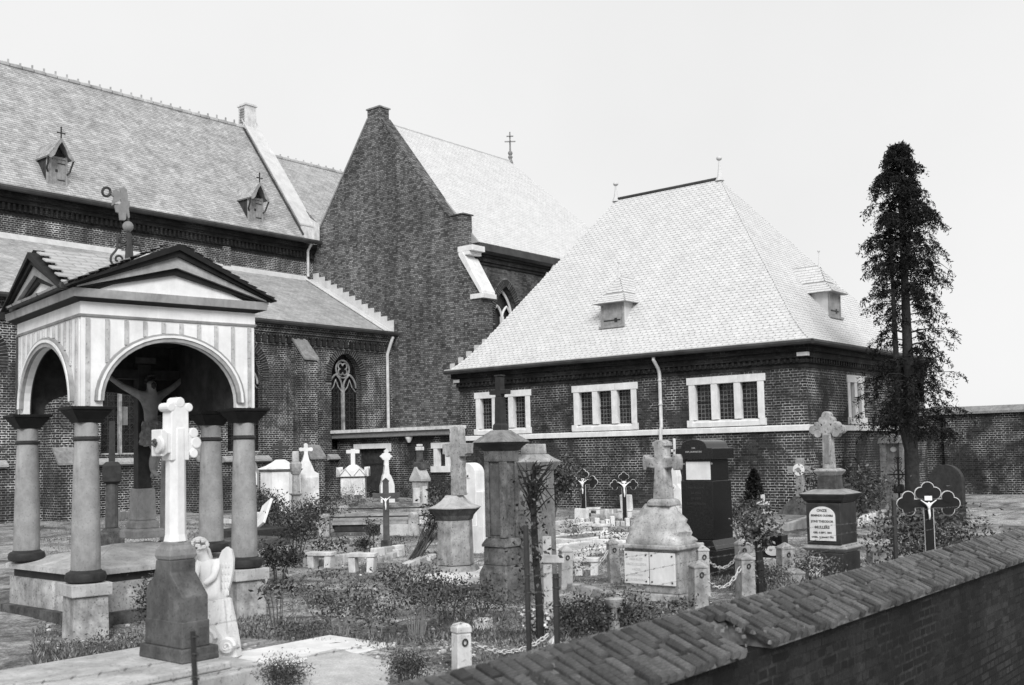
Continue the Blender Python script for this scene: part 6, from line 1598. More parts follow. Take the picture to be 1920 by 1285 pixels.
def left_details():
    # dark monument seen past the left column
    p = (9.9, 17.0); m = Mon('dark_column_grave', 'dark fluted grave column with a square block, seen left of the front canopy column', 'monument', p=(9.05, 15.55), rot=facecam((9.05, 15.55)))
    Z = lambda v: m.z(v, 0)
    b = MB(); b.sq([(.20, -.05), (.19, Z(1000)), (.11, Z(990))]); b.build('base', M['dark_stone'], m.o, bevel=.01)
    b = MB(); b.lathe([(.11 if i % 2 else .098, Z(989)) for i in range(1)]+[(.098, Z(988)), (.094, Z(907))], 12); b.build('fluted_shaft', M['wood_brown'], m.o)
    b = MB(); b.sq([(.10, Z(907)+.001), (.14, Z(903)), (.14, Z(872)), (.09, Z(866))]); b.build('block', M['charcoal_stone'], m.o, bevel=.008)
    b = MB(); b.sq([(.05, Z(866)+.001), (.045, Z(790))]); b.build('stem', M['charcoal_stone'], m.o)
    # small white grave behind the shelter
    m = Mon('small_white_grave', 'low white grave kerb with little end posts behind the shelter', 'grave', p=(12.8, 17.6))
    for q in (-.75, .75): b = MB(); b.box(q-.10, q+.10, -.1, .1, -.05, .45); b.build('end_post', M['white_old'], m.o, bevel=.01)
    b = MB(); b.box(-.64, .64, -.04, .04, .22, .30); b.build('rail', M['white_old'], m.o); b = MB(); b.box(-.64, .64, -.06, .06, -.05, .12); b.build('kerb', M['white_old'], m.o)
    # gothic white niche stone beside the octagon
    m = Mon('arched_niche_stone', 'small pale headstone with an arched white panel, tucked left of the eight-sided tomb', 'headstone', p=(15.9, 21.4), rot=facecam((15.9, 21.4)))
    F_ = lambda u, v: m.f(u, v, 0)
    b = MB(); b.prism([F_(*q) for q in ((467, 960), (487, 960), (486, 885), (480, 868), (474, 862), (467, 870))], 0, .2, axis='y'); b.build('stone', M['grey_stone'], m.o, bevel=.01)
    b = MB(); b.prism([F_(*q) for q in ((470, 912), (482, 912), (482, 890), (478, 880), (473, 880), (470, 888))], -.02, -.001, axis='y'); b.build('panel', M['white'], m.o)
    # dark kerbed grave by the pillar with tilted open book
    m = Mon('dark_kerb_grave', 'dark kerbed grave with a tilted white book-shaped stone, right of the shelter columns', 'grave', p=(12.2, 15.9))
    b = MB(); b.box(-.55, .45, -.8, .6, -.05, .22, .02, .02); b.build('kerb', M['charcoal_stone'], m.o, bevel=.01)
    b = MB(); b.M = Matrix.Translation((-.1, .1, .22)) @ Matrix.Rotation(R(-30), 4, 'Y') @ Matrix.Rotation(R(-38), 4, 'X'); b.box(-.16, .16, -.05, .0, 0, .62); b.M = None; b.build('tilted_stone', M['white'], m.o, bevel=.01)
    m = Mon('side_slab', 'long dark ledger stone along the path behind the canopy columns', 'slab', p=(11.2, 14.9)); b = MB(); b.box(-.5, .5, -.6, .5, -.05, .14); b.build('slab', M['dark_stone'], m.o, bevel=.01)
left_details()

def rail_tomb():
    p0, p1 = onZ(616, 1008), onZ(775, 1005)
    d = (p1-p0); L = d.length; rz = math.atan2(d.y, d.x)
    t = empty('railed_tomb', p0, rz, 'long grey sarcophagus slab fenced by two thin metal rails between stone posts', 'tomb')
    b = MB(); b.box(.05, L-.1, -.08, .85, -.05, .09); b.build('step', M['dark_stone'], t, bevel=.01)
    b = MB(); b.box(.1, L-.15, .05, .75, .091, .22); b.build('base', M['charcoal_stone'], t, bevel=.01)
    b = MB(); b.prism([(0.0, .221), (.8, .221), (.76, .29), (.4, .42), (.04, .29)], .06, L-.1, axis='x'); b.build('lid', M['grey_stone'], t, bevel=.01)
    b = MB(); b.box(L*.62, L-.02, -.12, .1, -.05, .22); b.build('pale_block', M['slab'], t, bevel=.01)
    for x in (-.06, L+.02):
        b = MB(); b.sq([(.10, -.05), (.095, .40), (.07, .44)], (x, -.06)); b.build('rail_post', M['limestone'], t, bevel=.01)
        b = MB(); b.sq([(.10, -.05), (.095, .50), (.07, .54)], (x+.2, .95)); b.build('rail_post', M['limestone'], t, bevel=.01)
    for y, z in ((-.06, .37), (.95, .47)):
        x0 = 0 if y < 0 else .15
        b = MB(); b.tube([(x0-.02, y, z), (L+.55, y, z)], .014, 6); b.build('rail', M['iron'], t)
    for i, (x, y, r) in enumerate(((-.20, .5, .13), (.06, .75, .12))):
        u = Mon('stone_urn', ('small white stone urn on the ground behind the railed tomb', 'dark round stone bowl beside the white urn behind the railed tomb')[i], 'urn', p=(p0+Vector((math.cos(rz)*x-math.sin(rz)*y, math.sin(rz)*x+math.cos(rz)*y, 0))))
        b = MB(); b.lathe([(r*.7, -.03), (r*.5, .05), (r*.95, .14), (r, .22), (r*.7, .30), (r*.2, .34)], 14); b.build('urn', M['white' if i == 0 else 'charcoal_stone'], u.o, smooth=True)
rail_tomb()

# ---------- benches, kerb stones
def bench(name, label, u0, u1, v, h, p=None, L=None, turn=0, group='small white stone benches'):
    p = p or onZ((u0+u1)/2, v); kk = (_fw.x*p[0]+_fw.y*p[1])/F
    L = L or (u1-u0)*kk; t = Mon('stone_bench', label, 'bench', p=p, rot=facecam(p, turn), group=group)
    b = MB(); b.box(-L/2, L/2, -.10, .10, h-.045, h); b.build('seat', M['white_old'], t.o, bevel=.006)
    for s in (-1, 1): b = MB(); b.M = Matrix.Translation((s*L*.31, 0, 0)) @ Matrix.Rotation(s*R(3), 4, 'Y'); b.box(-.045, .045, -.085, .085, -.05, h-.05); b.M = None; b.build('leg', M['white_old'], t.o, bevel=.006)
    return t
bench('b', 'small white stone bench nearest the round plinths, left of the front pair', 576, 628, 1066, .22, turn=R(-22))
bench('b', 'small white stone bench in front of the dark wooden cross', 653, 707, 1074, .25, turn=R(-16))
bench('b', 'low pale stone bench before the two metal crosses', 1098, 1146, 1000, .17, turn=R(-14))
bench('b', 'tiny pale bench top against the brick wall, behind the left metal cross', 1100, 1126, 968, .20, turn=R(0))
bench('b', 'tiny pale bench top against the brick wall, behind the right metal cross', 1158, 1186, 972, .20, turn=R(0))
bench('b', 'small pale bench between the chained stone posts', 1078, 1124, 1075, .19, turn=R(-8))
def kerb_stones():
    rn = random.Random(12)
    def row(label, a, c, n, h0, h1, group):
        p0, p1 = onZ(*a), onZ(*c)
        t = empty('grave_kerb', p0, 0, label, 'kerb', group)
        for i in range(n):
            f = (i+.5)/n; q = p0.lerp(p1, f)-p0; L = (p1-p0).length/n
            b = MB(); b.M = Matrix.Translation(q) @ Matrix.Rotation(math.atan2((p1-p0).y, (p1-p0).x)+rn.uniform(-.12, .12), 4, 'Z')
            b.box(-L*.45, L*.45, -.06, .06, -.05, rn.uniform(h0, h1), .006, .006); b.M = None; b.build('kerb_block', M[rn.choice(['white_old', 'limestone', 'slab'])], t, bevel=.012)
    g = 'kerbs of rough pale blocks'
    row('broken kerb of pale stone blocks running behind the two front benches', (572, 1066), (755, 1040), 9, .06, .17, g)
    row('second line of pale kerb blocks at the foot of the wooden cross', (690, 1058), (752, 1045), 5, .06, .13, g)
    row('rough row of pale blocks on the grave between the metal crosses', (1058, 990), (1190, 985), 14, .06, .22, g)
    row('short front row of pale blocks before the metal crosses', (1042, 1005), (1130, 1010), 6, .05, .16, g)
    row('pale kerb blocks between the chained posts', (1085, 1035), (1130, 1033), 3, .05, .13, g)
    row('low pale kerb along the graves left of the six-sided pillar', (735, 1072), (815, 1046), 4, .05, .07, g)
    row('pale kerb along the front of the rock monument plot', (1070, 1108), (1170, 1128), 4, .08, .10, g)
    row('pale kerb blocks behind the shelter near the aisle wall', (200, 985), (240, 968), 4, .15, .35, g)
    row('kerb of small pale blocks at the right near the conifer', (1610, 985), (1660, 968), 4, .10, .20, g)
kerb_stones()
def low_graves():
    rn = random.Random(44)
    spots = [((16.9, 12.6), 'low white-kerbed grave with a tiny tilted headstone behind the chained posts'), ((14.6, 10.3), 'sunken kerbed grave with a pale oblong slab, right of the round-topped stele'),
             ((15.9, 9.6), 'small kerbed grave with white edging, just behind the rock monument'), ((19.6, 15.6), 'kerbed grave with a small white cross close to the brick band wall'),
             ((12.7, 9.1), 'narrow kerbed grave between the dark pillar and the stained post'), ((18.6, 9.4), 'white-edged grave in front of the sloping ribbed slab'),
             ((20.6, 13.9), 'low kerbed grave against the sacristy wall behind the metal crosses'), ((17.6, 16.5), 'grave with broken white kerb to the right of the railed tomb')]
    for i, ((x, y), lab) in enumerate(spots):
        t = empty('kerbed_grave', (x, y, gz(x, y)), R(rn.uniform(-4, 4)), lab, 'grave', 'low kerbed graves in the middle of the churchyard')
        L, W_ = rn.uniform(.75, .95), rn.uniform(.36, .46); mt = rn.choice(['white_old', 'limestone', 'slab'])
        for a in (((-L, L), (-W_, -W_+.09)), ((-L, L), (W_-.09, W_)), ((-L, -L+.09), (-W_+.091, W_-.091)), ((L-.09, L), (-W_+.091, W_-.091))):
            b = MB(); b.box(a[0][0], a[0][1], a[1][0], a[1][1], -.06, rn.uniform(.08, .13)); b.build('kerb', M[mt], t, bevel=.012)
        h = rn.uniform(.22, .40)
        if i % 3 == 0:
            b = MB(); b.M = Matrix.Translation((L-.1, 0, .1)) @ Matrix.Rotation(R(rn.uniform(-8, 8)), 4, 'Y'); b.box(-.04, .05, -.16, .16, 0, h); b.M = None; b.build('headstone', M['white_old'], t, bevel=.02)
        elif i % 3 == 1:
            b = MB(); b.box(-L*.7, L*.5, -W_+.14, W_-.14, -.03, .09, .01, .01); b.build('slab', M[rn.choice(['slab', 'grey_stone'])], t, bevel=.012)
        else:
            b = MB(); b.M = Matrix.Translation((L-.1, 0, .05)) @ Matrix.Rotation(R(90), 4, 'Z'); latin(b, 0, 0, h+.25, .035, h+.08, .13, .035, -.03, .03); b.M = None; b.build('cross', M['white_old'], t, bevel=.008)
        for k in range(rn.randint(2, 4)):
            b = MB(); q = (rn.uniform(-L, L), rn.uniform(-W_, W_)); b.M = Matrix.Translation((q[0], q[1], .03)) @ Matrix.Rotation(rn.uniform(0, 3), 4, 'Z'); b.box(-.07, .07, -.04, .04, -.05, rn.uniform(.05, .13), .01, .01); b.M = None; b.build('loose_block', M['white_old'], t, bevel=.012)
low_graves()

# ---------- stone posts and chains
_tilt = random.Random(14)
def post(label, u, v, vt, w, turn=R(20), ring=True, group='squat stone posts round the graves', mat='limestone', cap=True, p=None, band=False):
    p = p or onZ(u, v); kk = (_fw.x*p[0]+_fw.y*p[1])/F
    m = Mon('stone_post', label, 'post', p=p, rot=facecam(p, turn), group=group)
    h = m.z(vt, 0); r = w*kk/2/1.22
    m.o.rotation_euler[0] = _tilt.uniform(-.035, .035); m.o.rotation_euler[1] = _tilt.uniform(-.035, .035)
    b = MB(); b.sq([(r*1.04, -.06), (r*.97, h-.075)]); b.build('shaft', M[mat], m.o, bevel=.008)
    b = MB()
    if band: b.sq([(r*.9, h-.074), (r*.9, h-.068), (r*1.02, h-.066), (r*1.02, h-.03), (r*.75, h-.012), (r*.12, h)])
    else: b.sq([(r*1.03, h-.074), (r*1.04, h-.055), (r*.1, h)])
    b.build('cap', M[mat], m.o, bevel=.004)
    if ring:
        b = MB(); b.tube([(.018*math.cos(q), -r-.010, h-.13+.022*math.sin(q)) for q in [2*math.pi*i/12 for i in range(12)]], .006, 5, closed=True); b.build('iron_ring', M['iron'], m.o)
    return m, h
PO = {}
PO['a'] = post('pale stone post with pointed cap and chain in the foreground', 866, 1262, 1167, 36, R(24), band=True, mat='white_old')
PO['b'] = post('pale pointed stone post right of the white wooden cross', 1060, 1106, 1022, 27, R(18), mat='slab')
PO['c'] = post('stained stone post left of the rock monument', 1152, 1096, 1009, 24, R(18))
PO['d'] = post('stone post at the right corner of the marble plates', 1310, 1142, 1050, 34, R(26))
PO['e'] = post('taller stone post before the black granite monument', 1317, 1118, 1020, 28, R(26), mat='slab')
PO['f'] = post('mossy stone post hung with chain behind the brick wall', 1398, 1122, 1036, 34, R(28))
PO['g'] = post('pale-capped stone post behind the mossy chained post', 1396, 1100, 1009, 28, R(20), mat='slab')
PO['h'] = post('grey pointed stone post left of the plaque monument', 1474, 1086, 1017, 32, R(26))
PO['i'] = post('low broad stone post just behind the wall, left of the plaque monument', 1490, 1096, 1063, 36, R(26), ring=False)
PO['j'] = post('stone post with a ring before the plaque monument, hidden to its cap by the wall', 1572, 1074, 1042, 38, R(26))
PO['k'] = post('last stone post of the row, to the right of the plaque monument', 1644, 1058, 1024, 34, R(26), ring=False)
PO['l'] = post('short pale stone post beside the iron stakes behind the wall', 1040, 1215, 1192, 26, R(26), ring=False, mat='white_old')
def chain(label, a, c, sag, za=None, zc=None, mat='rust_chain'):
    (ma, ha), (mc, hc) = PO[a], PO[c] if isinstance(c, str) else c
    A = ma.p+Vector((0, 0, ha-.14)); C = mc.p+Vector((0, 0, hc-.14))
    d = (C-A); d.z = 0; d.normalize(); A += d*.08; C -= d*.08
    t = empty('chain', A, 0, label, 'chain', 'iron chains between the stone posts')
    n = max(8, int((C-A).length*1.05/.055)); b = MB()
    for i in range(n):
        f0, f1 = i/n, (i+1)/n
        P0 = A.lerp(C, f0)-A-Vector((0, 0, sag*4*f0*(1-f0))); P1 = A.lerp(C, f1)-A-Vector((0, 0, sag*4*f1*(1-f1)))
        dd = (P1-P0); L = dd.length; q = dd.to_track_quat('X', 'Z').to_matrix().to_4x4()
        b.M = Matrix.Translation((P0+P1)/2) @ q @ Matrix.Rotation(R(90*(i % 2)+20), 4, 'X')
        b.tube([(L*.66*math.cos(s), .016*math.sin(s), 0) for s in [2*math.pi*k/8 for k in range(8)]], .0055, 4, closed=True)
    b.M = None; b.build('links', M[mat], t, fix=False)
far = Mon.__new__(Mon); far.p = onZ(1005, 1235)
chain('pale sagging chain from the foreground post towards the iron stakes', 'a', (PO['l'][0], PO['l'][1]+.16), .10)
chain('chain between the pointed post and the stained post', 'b', 'c', .16)
chain('chain hanging before the black granite monument', 'e', 'g', .14)
chain('chain from the corner post to the mossy post', 'd', 'f', .16)
chain('chain from the grey pointed post to the plaque monument post', 'h', 'j', .12)
near2 = onZ(905, 1180)
m_ = Mon('fallen_stone', 'small white stone block lying behind the foreground post', 'stone', p=onZ(905, 1176), rot=R(20)); b = MB(); b.box(-.10, .10, -.06, .06, -.02, .07); b.build('block', M['white_old'], m_.o, bevel=.01)
def white_oval():
    p = onZ(1443, 1060); m = Mon('oval_plaque_stone', 'dark headstone with a white oval plate, left of the plaque monument', 'headstone', p=p)
    Z = lambda v: m.z(v, 0); b = MB(); x0, x1 = m.x(1428, 1040), m.x(1466, 1040); b.box(x0, x1, 0, .2, -.05, Z(1003)); b.build('stone', M['black_granite'], m.o, bevel=.01)
    x, z = m.f(1449, 1033); b = MB(); b.M = Matrix.Translation((x, -.002, z)) @ Matrix.Rotation(R(90), 4, 'X'); b.lathe([(.10, -.003), (.10, .012)], 20, sy=.62); b.M = None; b.build('oval_plate', M['white'], m.o)
    b = MB(); b.box(x0-.15, x1+.1, -.25, -.05, -.05, .10); b.build('ledge', M['slab'], m.o)
    m = Mon('dark_round_stone', 'dark round-topped headstone half hidden at the right edge behind the metal cross', 'headstone', p=(20.5, 6.3))
    b = MB(); c = m.x(1772, 900); w = .30; zs = m.z(902, 0); b.prism([(c-w, -.05), (c+w, -.05), (c+w, zs)]+[(c+w*math.cos(q), zs+w*math.sin(q)) for q in [math.pi*i/14 for i in range(1, 14)]]+[(c-w, zs)], 0, .16, axis='y'); b.build('stone', M['charcoal_stone'], m.o, bevel=.01)
white_oval()
# ================================================================ street wall with brick coping
def street_wall():
    t = empty('churchyard_wall', (0, 0, 0), 0, 'low brick churchyard wall with a sloping coping of bricks on edge, along the bottom right', 'wall')
    YR, ZR, YB, ZB = 2.95, .615, 2.575, .455
    xa, xb, xs = 2.2, 17.0, 10.3
    b = MB(); b.box(xa-2, xb, 2.66, 3.24, -1.4, .42); b.build('wall_body', M['wall_brick_dark'], t)
    b = MB(); P_ = [(2.60, .425), (2.60, ZB+.004), (YR, ZR-.006), (2*YR-2.60, ZB+.002), (2*YR-2.60, .425)]
    b.prism(P_, xa, 5.0, axis='x'); b.prism(P_, 5.37, xb, axis='x'); b.prism([(2.86, .425), (2.86, .53), (YR, ZR-.006), (2*YR-2.60, ZB+.002), (2*YR-2.60, .425)], 5.0, 5.37, axis='x'); b.build('mortar_bed', M['mortar'], t)
    rn = random.Random(21)
    sl = math.hypot(YR-YB, ZR-ZB); ang = math.atan2(ZR-ZB, YR-YB)
    me = []
    for k in range(6):
        q = MB(); w, l, h = .033, .5, .022
        c = [(rn.uniform(-.004, .004), rn.uniform(-.012, .012)) for _ in range(4)]
        vs_ = []
        for (sx, sy), (dx, dy) in zip(((-1, -1), (1, -1), (1, 1), (-1, 1)), c): vs_.append((sx*w+dx*.5, sy*l+dy, -h))
        for (sx, sy), (dx, dy) in zip(((-1, -1), (1, -1), (1, 1), (-1, 1)), c): vs_.append((sx*(w-.004)+dx*.7, sy*(l-.02)+dy, h*.78+rn.uniform(-.004, .004)))
        # a middle ring rounds the worn arris
        mid = [(x, y, h*.55) for x, y, z in vs_[:4]]
        V_ = vs_[:4]+mid+vs_[4:]
        q.add(V_, [(3, 2, 1, 0), (8, 9, 10, 11)]+[(i, (i+1) % 4, (i+1) % 4+4, i+4) for i in range(4)]+[(i+4, (i+1) % 4+4, (i+1) % 4+8, i+8) for i in range(4)])
        m_ = bpy.data.meshes.new('brick'); m_.from_pydata(q.v, [], q.f); m_.materials.append(M['cop_brick']); me.append(m_)
    rows = [(0.0, .36), (.36, .69), (.69, 1.0)]
    rest = MB()
    pitch = .0765; n = int((xb-xa)/pitch)
    for i in range(n):
        x = xa+(i+.5)*pitch; sh = rn.uniform(-.15, .15)
        for j, (f0, f1) in enumerate(rows):
            a0 = max(0, f0+sh*(j > 0)); a1 = min(1.0, f1+sh*(j < 2))
            hole = 5.0 < x < 5.37 and j < 2
            if hole: continue
            L = (a1-a0)*sl-.007; fm = (a0+a1)/2
            pr = rn.uniform(-.006, .008); over = rn.uniform(-.012, .012) if j == 0 else 0
            pos = Vector((x+rn.uniform(-.003, .003), YB+(YR-YB)*fm-over, ZB+(ZR-ZB)*fm+pr))
            rx = ang+rn.uniform(-.05, .05); rz = rn.uniform(-.06, .06)
            if x < xs:
                o = bpy.data.objects.new('brick', rn.choice(me)); link(o, t); o.location = pos; o.rotation_euler = (rx, 0, rz); o.scale = (rn.uniform(.90, 1.0), L-(rn.uniform(.01, .035) if rn.random() < .2 else 0), rn.uniform(.75, 1.15))
            else:
                rest.M = Matrix.Translation(pos) @ Matrix.Rotation(rz, 4, 'Z') @ Matrix.Rotation(rx, 4, 'X'); w = .032; rest.box(-w, w, -L/2, L/2, -.022, .016, .005, .006)
        # far slope, hidden from the street
        for f0, f1 in ((0, .5), (.5, 1)):
            fm = (f0+f1)/2; rest.M = Matrix.Translation((x, 2*YR-(YB+(YR-YB)*fm), ZB+(ZR-ZB)*fm)) @ Matrix.Rotation(-ang, 4, 'X'); rest.box(-.033, .033, -sl*.245, sl*.245, -.022, .016, .005, .006)
    rest.M = None; rest.build('coping_bricks', M['cop_brick_far'], t, kind='stuff')
    b = MB(); rn = random.Random(2)   # mortar crumbs and moss in the joints
    for i in range(260):
        x = rn.uniform(2.4, 9); f = rn.random(); b.M = Matrix.Translation((x, YB+(YR-YB)*f, ZB+(ZR-ZB)*f+.012)) @ Matrix.Rotation(rn.uniform(0, 3), 4, 'Z'); s = rn.uniform(.003, .010); b.box(-s, s, -s*1.6, s*1.6, -.012, s*.6, s*.4, s*.4)
    b.M = None; b.build('mortar_crumbs', M['mortar'], t, kind='stuff')
M['cop_brick_far'] = stone('coping_brick_far', 0.07, 0.17, 16, 0.0, 0.9, 0.8, island=0.45, spots=0.2)
street_wall()

# ================================================================ barbed-wire fence behind the wall
def fence():
    YF = 3.34
    for lab, x, top, r in (('blurred iron fence stake standing before the grey pedestal in the near corner', onY(366, 1200, YF).x, hgt(onY(366, 1200, YF), 1183), .011),
                        ('thick dark fence stake just right of the white wooden cross', onY(1043, 1100, YF).x, hgt(onY(1043, 1100, YF), 1076), .016),
                        ('slim dark fence stake left of the white wooden cross', onY(992, 1150, YF).x, hgt(onY(992, 1150, YF), 985), .014),
                        ('dark fence stake near the metal cross at the right end of the wall', onY(1680, 1000, YF).x, hgt(onY(1680, 1000, YF), 938), .020)):
        t = empty('fence_stake', (x, YF, 0), .3, lab, 'stake', 'stakes of the barbed-wire fence')
        b = MB(); b.tube([(0, 0, -.1), (rn_(.01), rn_(.01), top*.6), (rn_(.012), rn_(.01), top)], r, 6); b.build('stake', M['iron'], t)
        b = MB()
        for z in (.71, .80, .89): b.tube([(r*1.3*math.cos(q), r*1.3*math.sin(q), min(z, top-.02)) for q in [2*math.pi*k/8 for k in range(8)]], .003, 4, closed=True)
        b.build('wire_ties', M['iron'], t, kind='stuff')
    for i, z in enumerate((.715, .800, .885)):
        t = empty('barbed_wire', (1.2, YF, z), 0, ('lowest strand of rusty barbed wire stretched above the brick wall', 'middle strand of rusty barbed wire stretched above the brick wall', 'top strand of rusty barbed wire stretched above the brick wall')[i], 'wire', 'strands of barbed wire')
        b = MB(); pts = [(x*.35, .012*math.sin(x*1.7+i), .012*math.sin(x*.9+i*2)) for x in range(0, 40)]
        b.tube(pts, .0011, 4); x = .03
        while x < 13.5:
            j = min(int(x/.35), 38); f = x/.35-j; p = Vector(pts[j]).lerp(Vector(pts[j+1]), f)
            for a in (.6, 2.2): b.tube([p+Vector((-.004, -.008*math.cos(a), -.008*math.sin(a))), p+Vector((.004, .008*math.cos(a), .008*math.sin(a)))], .0012, 3)
            b.tube([p-Vector((.005, 0, 0)), p+Vector((.005, 0, 0))], .0024, 4); x += .095
        b.build('wire', M['wire_metal'], t, fix=False)
_rr = random.Random(77)
def rn_(s): return _rr.uniform(-s, s)
M['wire_metal'] = flat('wire_metal', 0.10, 0.6)
fence()

# ================================================================ trees
def conifer():
    p = Vector((23.28, 7.90, 0)); t = empty('conifer_tree', p, 0, 'tall dark narrow conifer with two bare stems and ragged drooping sprays', 'tree')
    rn = random.Random(31); g = np.random.default_rng(31)
    top = hgt(p, 268); dep = _fw.x*p.x+_fw.y*p.y; k = dep/F
    def ctr(z): return Vector((0.0, 0.0, z))+_rt*(-(z/top)*.02)
    b = MB(); zz = [top*i/14 for i in range(15)]
    b.tube([(.04*math.sin(z*.9), .03*math.sin(z*.7+1), z-.1) for z in zz], [.15*(1-z/top)**.8+.015 for z in zz], 9); b.build('trunk', M['bark'], t, smooth=True)
    off = -_rt*.24
    b = MB(); zz = [1.0+(top*.80-1.0)*i/10 for i in range(11)]
    b.tube([(off.x*min(1, (z-1)/1.2)+.02*math.sin(z), off.y*min(1, (z-1)/1.2), z) for z in zz], [.085*(1-i/11)+.012 for i in range(11)], 8); b.build('second_stem', M['bark'], t, smooth=True)
    prof = [(0, .5), (1.0, .8), (1.6, .95), (2.1, 1.0), (2.8, .90), (3.5, .84), (4.2, .80), (5.0, .78), (5.7, .76), (6.4, .68), (7.0, .56), (7.5, .40), (7.9, .22), (8.15, .10), (top, .02)]
    def rad(z):
        for (a, ra), (c, rc) in zip(prof, prof[1:]):
            if a <= z <= c: return ra+(rc-ra)*(z-a)/(c-a)
        return .05
    P = []; S = []; bb = MB()
    z = 1.75
    while z < top-.05:
        hi = z/top; nb = 11 if z < 3.3 else rn.choice((5, 6)) if z < 5.0 else 8
        for _ in range(nb):
            a = rn.uniform(0, 6.283); r = rad(z)*rn.uniform(.55, 1.25)
            if 3.2 < z < 4.6 and rn.random() < .15: continue
            d = Vector((math.cos(a), math.sin(a), 0)); s0 = Vector((.04*math.sin(z*.9), .03*math.sin(z*.7+1), z))
            up = .25 if z < 5 else .5
            pts = [s0, s0+d*r*.4+Vector((0, 0, up*.35*r)), s0+d*r*.8+Vector((0, 0, up*.3*r)), s0+d*r+Vector((0, 0, -.02))]
            bb.tube(pts, [.020*(1-hi)+.007, .013, .008, .004], 4)
            dens = 1.0 if z > 4.4 else .75
            f0 = .30 if 3.2 < z < 4.8 else .10
            for i in range(int((14 if z < 5 else 13)*dens)):
                f = rn.uniform(f0, 1.02); j = min(2, int(f*3)); q = pts[j].lerp(pts[j+1], f*3-j)
                side = Vector((-d.y, d.x, 0))*rn.choice((-1, 1)); L = rn.uniform(.09, .24)*(1.2-f*.4)*(1.2 if z < 3.3 else 1.0)
                dirv = (side*rn.uniform(.3, 1)+d*rn.uniform(.3, 1)+Vector((0, 0, rn.uniform(-.75, .1)))).normalized()
                m = 14
                for s in range(m):
                    w = q+dirv*L*(s/m)+Vector((0, 0, -.16*(s/m)**2)); P.append((w.x+rn.gauss(0, .016), w.y+rn.gauss(0, .016), w.z+rn.gauss(0, .012))); S.append(rn.uniform(.04, .095))
        z += rn.uniform(.10, .16) if z > 4.4 else rn.uniform(.12, .22)
    for i in range(260):   # leader
        zz_ = top-.75*rn.random()**1.3; r = .17*(top-zz_)/.75+.02; a = rn.uniform(0, 6.28); P.append((r*rn.random()*math.cos(a)+(.10 if zz_ > top-.15 else 0)*_rt.x, r*rn.random()*math.sin(a), zz_)); S.append(rn.uniform(.07, .15))
    bb.build('limbs', M['bark'], t, fix=False, kind='stuff')
    leaves('crown', P, np.array(S), M['needle'], t, 3.2, 5, droop=.8, kind=None)
conifer()

def dwarf_conifer(p, h, r, label, mat='needle'):
    t = empty('dwarf_conifer', (p[0], p[1], gz(p[0], p[1])), 0, label, 'shrub'); rn = random.Random(int(p[0]*10))
    b = MB(); b.tube([(0, 0, -.05), (0, 0, h*.85)], [.03, .008], 6); b.build('trunk', M['bark'], t)
    P = []; S = []
    for i in range(2600):
        f = rn.random()**.75; z = h*f; rr = r*(1-f)**.7*min(1, .55+f*3)*math.sqrt(rn.random())*(1+.18*math.sin(9*f+i % 7)); a = rn.uniform(0, 6.28)
        P.append((rr*math.cos(a), rr*math.sin(a), z*.97+.02)); S.append(rn.uniform(.05, .10))
    leaves('crown', P, np.array(S), M[mat], t, 2.2, 9, droop=-.3)
dwarf_conifer((21.9, 10.9), 1.02, .34, 'small dark cone-shaped conifer against the sacristy wall')

# ================================================================ shrubs and flowers
G2 = 'shrubs among the graves'
bush('rose_bush', 'leafy rose bush with slanting stems, right of the front right shelter column', 'bush', onZ(555, 1056), .34, .66, 900, .055, 'leaf', 9, G2, .35, lean=(.15, .0))
bush('rose_bush', 'dense dark bush right behind the front right column plinth', 'bush', onZ(522, 1092), .26, .46, 900, .055, 'leaf', 7, G2, .2)
bush('laurel_sapling', 'thin young sapling with long glossy leaves beside the front right plinth', 'sapling', onZ(520, 1172), .16, .42, 60, .085, 'leaf_gloss', 5, None, .55, stem_r=.006, elong=2.8, clump=.035)
bush('ivy_bush', 'climbing leafy bush between the front left plinth and the grey pedestal', 'bush', (4.75, 7.45), .16, .50, 1500, .034, 'leaf', 8, G2, .12, spread=.9, clump=.07)
bush('flowering_bush', 'large straggly bush with pale dry stems in the front of the grass', 'bush', onZ(782, 1200), .30, .50, 1100, .036, 'leaf', 22, G2, .5, stem_r=.004, twig='pale_twig', clump=.09)
bush('flowering_bush', 'low dark bush in the grass before the six-sided pillar', 'bush', onZ(842, 1165), .24, .34, 560, .038, 'leaf', 9, G2, .3, stem_r=.004, clump=.09)
bush('flowering_bush', 'small straggly bush with bare pale stems near the sand path', 'bush', onZ(640, 1190), .22, .34, 420, .040, 'leaf', 9, G2, .5, stem_r=.004, twig='pale_twig', clump=.06)
bush('flowering_bush', 'thin little bush at the edge of the sand path, second from the path', 'bush', onZ(702, 1205), .16, .26, 260, .036, 'leaf', 6, G2, .45, stem_r=.0035, twig='pale_twig', clump=.05)
bush('flowering_bush', 'leafy plant in the grass between the sapling and the straggly bushes', 'bush', onZ(590, 1142), .20, .20, 260, .036, 'leaf_mid', 7, G2, .3, stem_r=.004, clump=.08)
bush('flowering_bush', 'dark leafy plant below the dark pillar monument', 'bush', onZ(905, 1150), .26, .20, 480, .038, 'leaf', 8, G2, .2, stem_r=.004, clump=.10)
bush('round_shrub', 'round tight little shrub at the bottom by the end of the wall', 'bush', onZ(768, 1292), .105, .21, 1700, .018, 'leaf', 12, None, .1, clump=.045, stem_r=.003)
bush('grass_tuft', 'round fluffy tuft at the corner of the stone slab', 'plant', onZ(528, 1300), .13, .18, 1500, .030, 'leaf', 14, None, .05, clump=.045, stem_r=.002, elong=4)
bush('large_shrub', 'big dark shrub with drooping leaves behind the tree stump', 'bush', onZ(1030, 1000), .40, 1.25, 1800, .085, 'leaf', 10, G2, .15, stem_r=.02, clump=.18)
